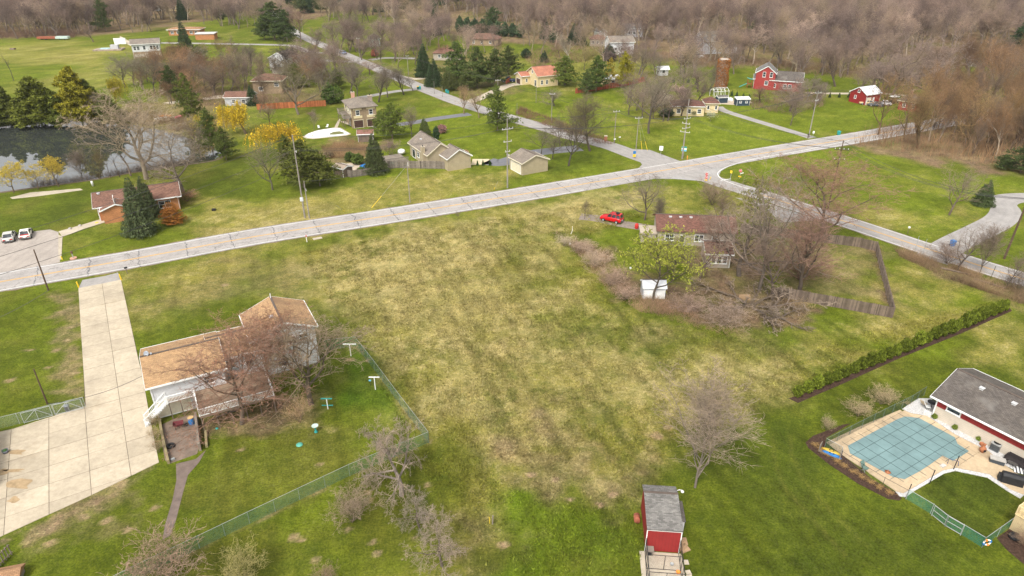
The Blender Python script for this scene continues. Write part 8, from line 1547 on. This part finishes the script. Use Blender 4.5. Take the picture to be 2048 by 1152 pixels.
def whole(name, parts, mat, mat2=None):
    V, T, n = [], [], 0
    for me in parts:
        v = np.zeros(len(me.vertices)*3, np.float32); me.vertices.foreach_get('co', v); t = np.zeros(len(me.loops), np.int32); me.loops.foreach_get('vertex_index', t)
        V.append(v.reshape(-1,3)); T.append(t.reshape(-1,3)+n); n += len(V[-1])
    me = mesh_np(name, np.concatenate(V), np.concatenate(T), mat)
    if mat2: me.materials.append(mat2); k = np.zeros(len(me.polygons), np.int32); k[:len(T[0])] = 1; me.polygons.foreach_set('material_index', k)
    return bpy.data.objects.new(name, me)
far_protos = [whole('woodland_tree', PROTO['far'][i][:2], FARTWIG, FARTRUNK) for i in range(4)]
con_protos = [whole('woodland_conifer', (PROTO['pine'][i][0], PROTO['pine'][i][1]), FARNEEDLE) for i in range(2)]
woods = [[(-300,72),(60,76),(150,72),(185,62),(300,50),(400,20),(420,-20),(430,-28),(-300,-28)],
         [(430,-8),(600,12),(720,0),(860,20),(980,50),(1080,80),(1130,85),(1180,60),(1330,96),(1385,74),(1490,74),(1540,124),(1640,138),(1760,140),(1830,110),(1960,112),(2250,118),(2350,60),(2350,-28),(400,-28)]]
pw = forest('w', '', woods, 9500, None, None, 5, None)
instancer('woods', 'brown leafless woods closing the view', pw, far_protos, (13, 21), (.45, .75), 6, None)
edge = forest('w', '', [[(1330,112),(1400,126),(1500,138),(1640,148),(1760,160),(1780,140),(1500,118),(1340,100)], [(-20,80),(150,77),(200,64),(310,66),(300,50),(150,60),(-20,66)], [(330,45),(470,60),(520,60),(590,60),(560,25),(430,15),(340,20)], [(640,60),(700,50),(860,60),(870,40),(700,25),(640,35)], [(1040,110),(1130,110),(1180,95),(1330,125),(1330,100),(1180,72),(1040,92)]], 420, None, None, 15, None)
instancer('woods', 'pinkish leafless trees thinning out at the edge of the far woods', edge, far_protos, (11, 17), (.5, .8), 16, None)
BROWNTWIG = wood_mat('brown_wood_twigs', (.19,.125,.085), (.29,.185,.105)); brown_protos = [whole('brown_wood_tree', PROTO['far'][i][:2], BROWNTWIG, FARTRUNK) for i in range(3)]
rw_ = forest('w', '', [[(1790,258),(1950,225),(2090,190),(2300,220),(2200,340),(2048,325),(1880,305)], [(1850,180),(1960,185),(2300,190),(2300,140),(1960,150)]], 330, None, None, 25, None)
instancer('woods', 'dense brown wood filling the right edge behind the thicket', rw_, brown_protos, (9, 17), (.35, .6), 26, None)
rw_ = forest('w', '', [[(285,190),(310,150),(380,130),(450,130),(470,165),(440,205),(340,210)], [(580,150),(640,150),(650,195),(600,200)]], 90, None, None, 27, None)
instancer('woods', 'brown leafless scrub wood between the pond and the far houses', rw_, brown_protos, (7, 12), (.5, .9), 28, None)
grove = forest('w', '', [[(420,150),(500,140),(520,150),(490,185),(430,190)], [(600,140),(680,115),(690,150),(650,175),(610,170)], [(820,62),(900,60),(920,95),(1000,105),(1000,125),(880,112),(830,100)], [(1110,105),(1210,125),(1330,135),(1330,160),(1260,150),(1130,125)], [(1340,130),(1420,125),(1490,125),(1480,150),(1350,160)], [(1560,140),(1680,150),(1690,175),(1620,170),(1570,160)], [(760,100),(830,95),(850,125),(800,140)]], 230, None, None, 35, None)
instancer('woods', 'leafless trees standing among the far houses', grove, far_protos, (9, 15), (.55, .85), 36, None)
pc = forest('w', '', [[(480,30),(600,40),(700,25),(800,30),(900,15),(900,-40),(460,-40)], [(430,20),(2300,20),(2300,-20),(430,-20)]], 120, None, None, 9, None)
instancer('woods', 'dark evergreens scattered through the far woods', pc, con_protos, (12, 18), (.4, .6), 8, None)

def brush(name, label, px, n, h, cols, seed, r=.012, lean=.5, kinkn=2):
    g = np.random.default_rng(seed); poly = g2(px); xs_, ys_ = [p[0] for p in poly], [p[1] for p in poly]; P0 = np.zeros((0,2))
    while len(P0) < n:
        X = g.uniform(min(xs_), max(xs_), n); Y = g.uniform(min(ys_), max(ys_), n); k = pip(X, Y, poly)
        k &= (fbm(X, Y, 4, seed) > g.uniform(.3, .6, n)); P0 = np.concatenate([P0, np.stack([X[k], Y[k]], 1)])
    P0 = P0[:n]; a = np.concatenate([P0, np.zeros((n,1))], 1); hh = g.uniform(h[0], h[1], n)*(.5+fbm(P0[:,0], P0[:,1], 6, seed+3)); d = np.stack([g.normal(0, lean, n), g.normal(0, lean, n), np.ones(n)], 1); segs = []
    for k in range(kinkn):
        q = a+d*(hh/kinkn)[:,None]; last = k == kinkn-1
        segs.append((np.concatenate([a, q, np.full((n,1), r*(1-.3*k)), np.full((n,1), 0 if last else r*.7)], 1))); a = q; d = d+np.stack([g.normal(0, lean, n), g.normal(0, lean, n), g.normal(0, .2, n)], 1)
    v, t = cat([seg_mesh(s, 3) for s in segs]); o = bpy.data.objects.new(name, mesh_np(name, v, t, wood_mat(name+'_stems', cols[0], cols[1]))); col.objects.link(o)
    return tag(o, label, kind='stuff')
brush('undergrowth', 'brown brambles edging the wild patch', [(1110,465),(1150,480),(1200,500),(1230,560),(1270,590),(1380,620),(1400,640),(1280,625),(1215,585),(1165,520)], 2600, (.4,1.7), ((.27,.17,.12),(.42,.33,.24)), 11, .014)
brush('undergrowth', 'tangled twigs under the big bare trees', [(1250,595),(1330,600),(1480,590),(1640,600),(1600,650),(1480,680),(1330,640)], 2200, (.3,1.4), ((.22,.15,.11),(.35,.27,.2)), 12, .013, .8)
brush('undergrowth', 'brown thicket at the edge of the right woods', [(1700,288),(1760,262),(1900,240),(2100,190),(2300,220),(2200,350),(2048,338),(1900,320),(1800,305)], 4200, (.8,5.0), ((.17,.11,.075),(.34,.23,.13)), 13, .04, .25)
brush('undergrowth', 'dry stems along the right roadside', [(1790,500),(1900,530),(2060,590),(2060,615),(1900,560),(1800,515)], 4000, (.5,1.6), ((.17,.12,.085),(.26,.2,.13)), 14, .015)
brush('undergrowth', 'twiggy growth on the pond shore', [(60,375),(190,359),(255,347),(340,334),(425,321),(420,316),(330,328),(190,353),(60,370)], 2600, (.4,2.2), ((.15,.11,.085),(.26,.2,.14)), 15, .015)
brush('undergrowth', 'brushy growth on the far pond bank', [(-60,250),(60,244),(140,236),(230,240),(330,258),(420,285),(440,265),(330,235),(200,225),(0,235)], 3800, (.6,3.0), ((.16,.115,.08),(.28,.21,.14)), 16, .035)
brush('undergrowth', 'dry reddish growth along the side road', [(1040,215),(1110,240),(1200,275),(1230,290),(1190,288),(1090,252),(1030,228)], 3500, (.4,1.3), ((.24,.13,.09),(.33,.22,.15)), 17, .02)
brush('undergrowth', 'orange and tan shrubbery in the fenced garden', [(640,295),(700,280),(740,295),(730,315),(660,318)], 3000, (.3,1.4), ((.25,.15,.09),(.34,.24,.14)), 18, .02)
brush('undergrowth', 'brown shrubbery before the red house wing', [(1490,205),(1530,175),(1640,190),(1650,215),(1580,228),(1510,222)], 2600, (.4,1.8), ((.19,.13,.095),(.28,.2,.14)), 19, .03)
brush('undergrowth', 'brown scrub below the far woods', [(1080,150),(1180,120),(1330,130),(1480,140),(1680,155),(1780,175),(1960,190),(1960,150),(1700,135),(1400,115),(1150,90),(1040,110)], 6500, (.8,3.6), ((.16,.115,.085),(.25,.18,.12)), 20, .04)
brush('undergrowth', 'brown scrub below the left woods', [(-300,80),(150,76),(150,66),(-300,66)], 5000, (.8,4.5), ((.15,.10,.075),(.22,.15,.11)), 21, .04)
brush('undergrowth', 'leafless scrub between the far left houses', [(280,190),(440,150),(520,170),(620,190),(640,205),(520,212),(420,215),(320,200)], 4200, (.6,3.0), ((.18,.135,.1),(.27,.2,.135)), 22, .035)

# dry grass tufts standing in the rough field
def tufts(name, label, px, n, h, seed):
    g = np.random.default_rng(seed); poly = g2(px); xs_, ys_ = [p[0] for p in poly], [p[1] for p in poly]
    X = g.uniform(min(xs_), max(xs_), n*2); Y = g.uniform(min(ys_), max(ys_), n*2); k = pip(X, Y, poly) & (fbm(X, Y, 3, seed, 3) > g.uniform(.3, .62, n*2)); X, Y = X[k], Y[k]; m = len(X); per = 3
    X, Y = np.repeat(X, per)+g.normal(0, .06, m*per), np.repeat(Y, per)+g.normal(0, .06, m*per); n = len(X); a = np.stack([X, Y, np.zeros(n)], 1)
    d = np.stack([g.normal(0, .6, n), g.normal(0, .6, n), np.ones(n)], 1)*g.uniform(h*.4, h, (n,1)); b = np.stack([g.normal(0, 1, n), g.normal(0, 1, n), np.zeros(n)], 1)*.036
    V = np.stack([a-b, a+b, a+d], 1).reshape(-1,3); me = mesh_np(name, V, np.arange(3*n).reshape(-1,3), TUFT)
    C = ground_colour(X[None], Y[None])[0]*np.repeat(g.uniform(.62, 1.7, (n//3,1)), 3, 0)+np.array([.02,.016,.004]); C = np.repeat(C, 3, 0)
    at = me.color_attributes.new('Col', 'FLOAT_COLOR', 'POINT'); at.data.foreach_set('color', np.concatenate([C, np.ones((len(C),1))], 1).astype(np.float32).ravel())
    o = bpy.data.objects.new(name, me); col.objects.link(o); return tag(o, label, kind='stuff')
TUFT, t_, b_, N_, L_ = nodes('tuft_blades'); setp(b_, .9, .1); vc = N_.new('ShaderNodeVertexColor'); vc.layer_name = 'Col'; L_.new(vc.outputs[0], b_.inputs['Base Color'])
tufts('grass', 'dry grass tufts across the rough field', [(600,505),(900,452),(1180,408),(1290,432),(1150,480),(1190,560),(1270,640),(1620,690),(2000,600),(1600,780),(1330,905),(1280,1152),(960,1152),(720,700)], 120000, .26, 31)

# ------------------------------------------------------------------ the air between here and the woods
def haze():
    m = bpy.data.materials.new('haze_air'); m.use_nodes = True; t = m.node_tree; t.nodes.clear(); out = t.nodes.new('ShaderNodeOutputMaterial'); v = t.nodes.new('ShaderNodeVolumePrincipled')
    v.inputs['Color'].default_value = (.86,.88,.92,1); v.inputs['Density'].default_value = .00008; v.inputs['Anisotropy'].default_value = .2; t.links.new(v.outputs[0], out.inputs['Volume'])
    o = MB().box(-2800,-120,-1,2800,2800,62).build('haze', m, uv=False); tag(o, 'thin spring haze in the air', kind='stuff')
haze()
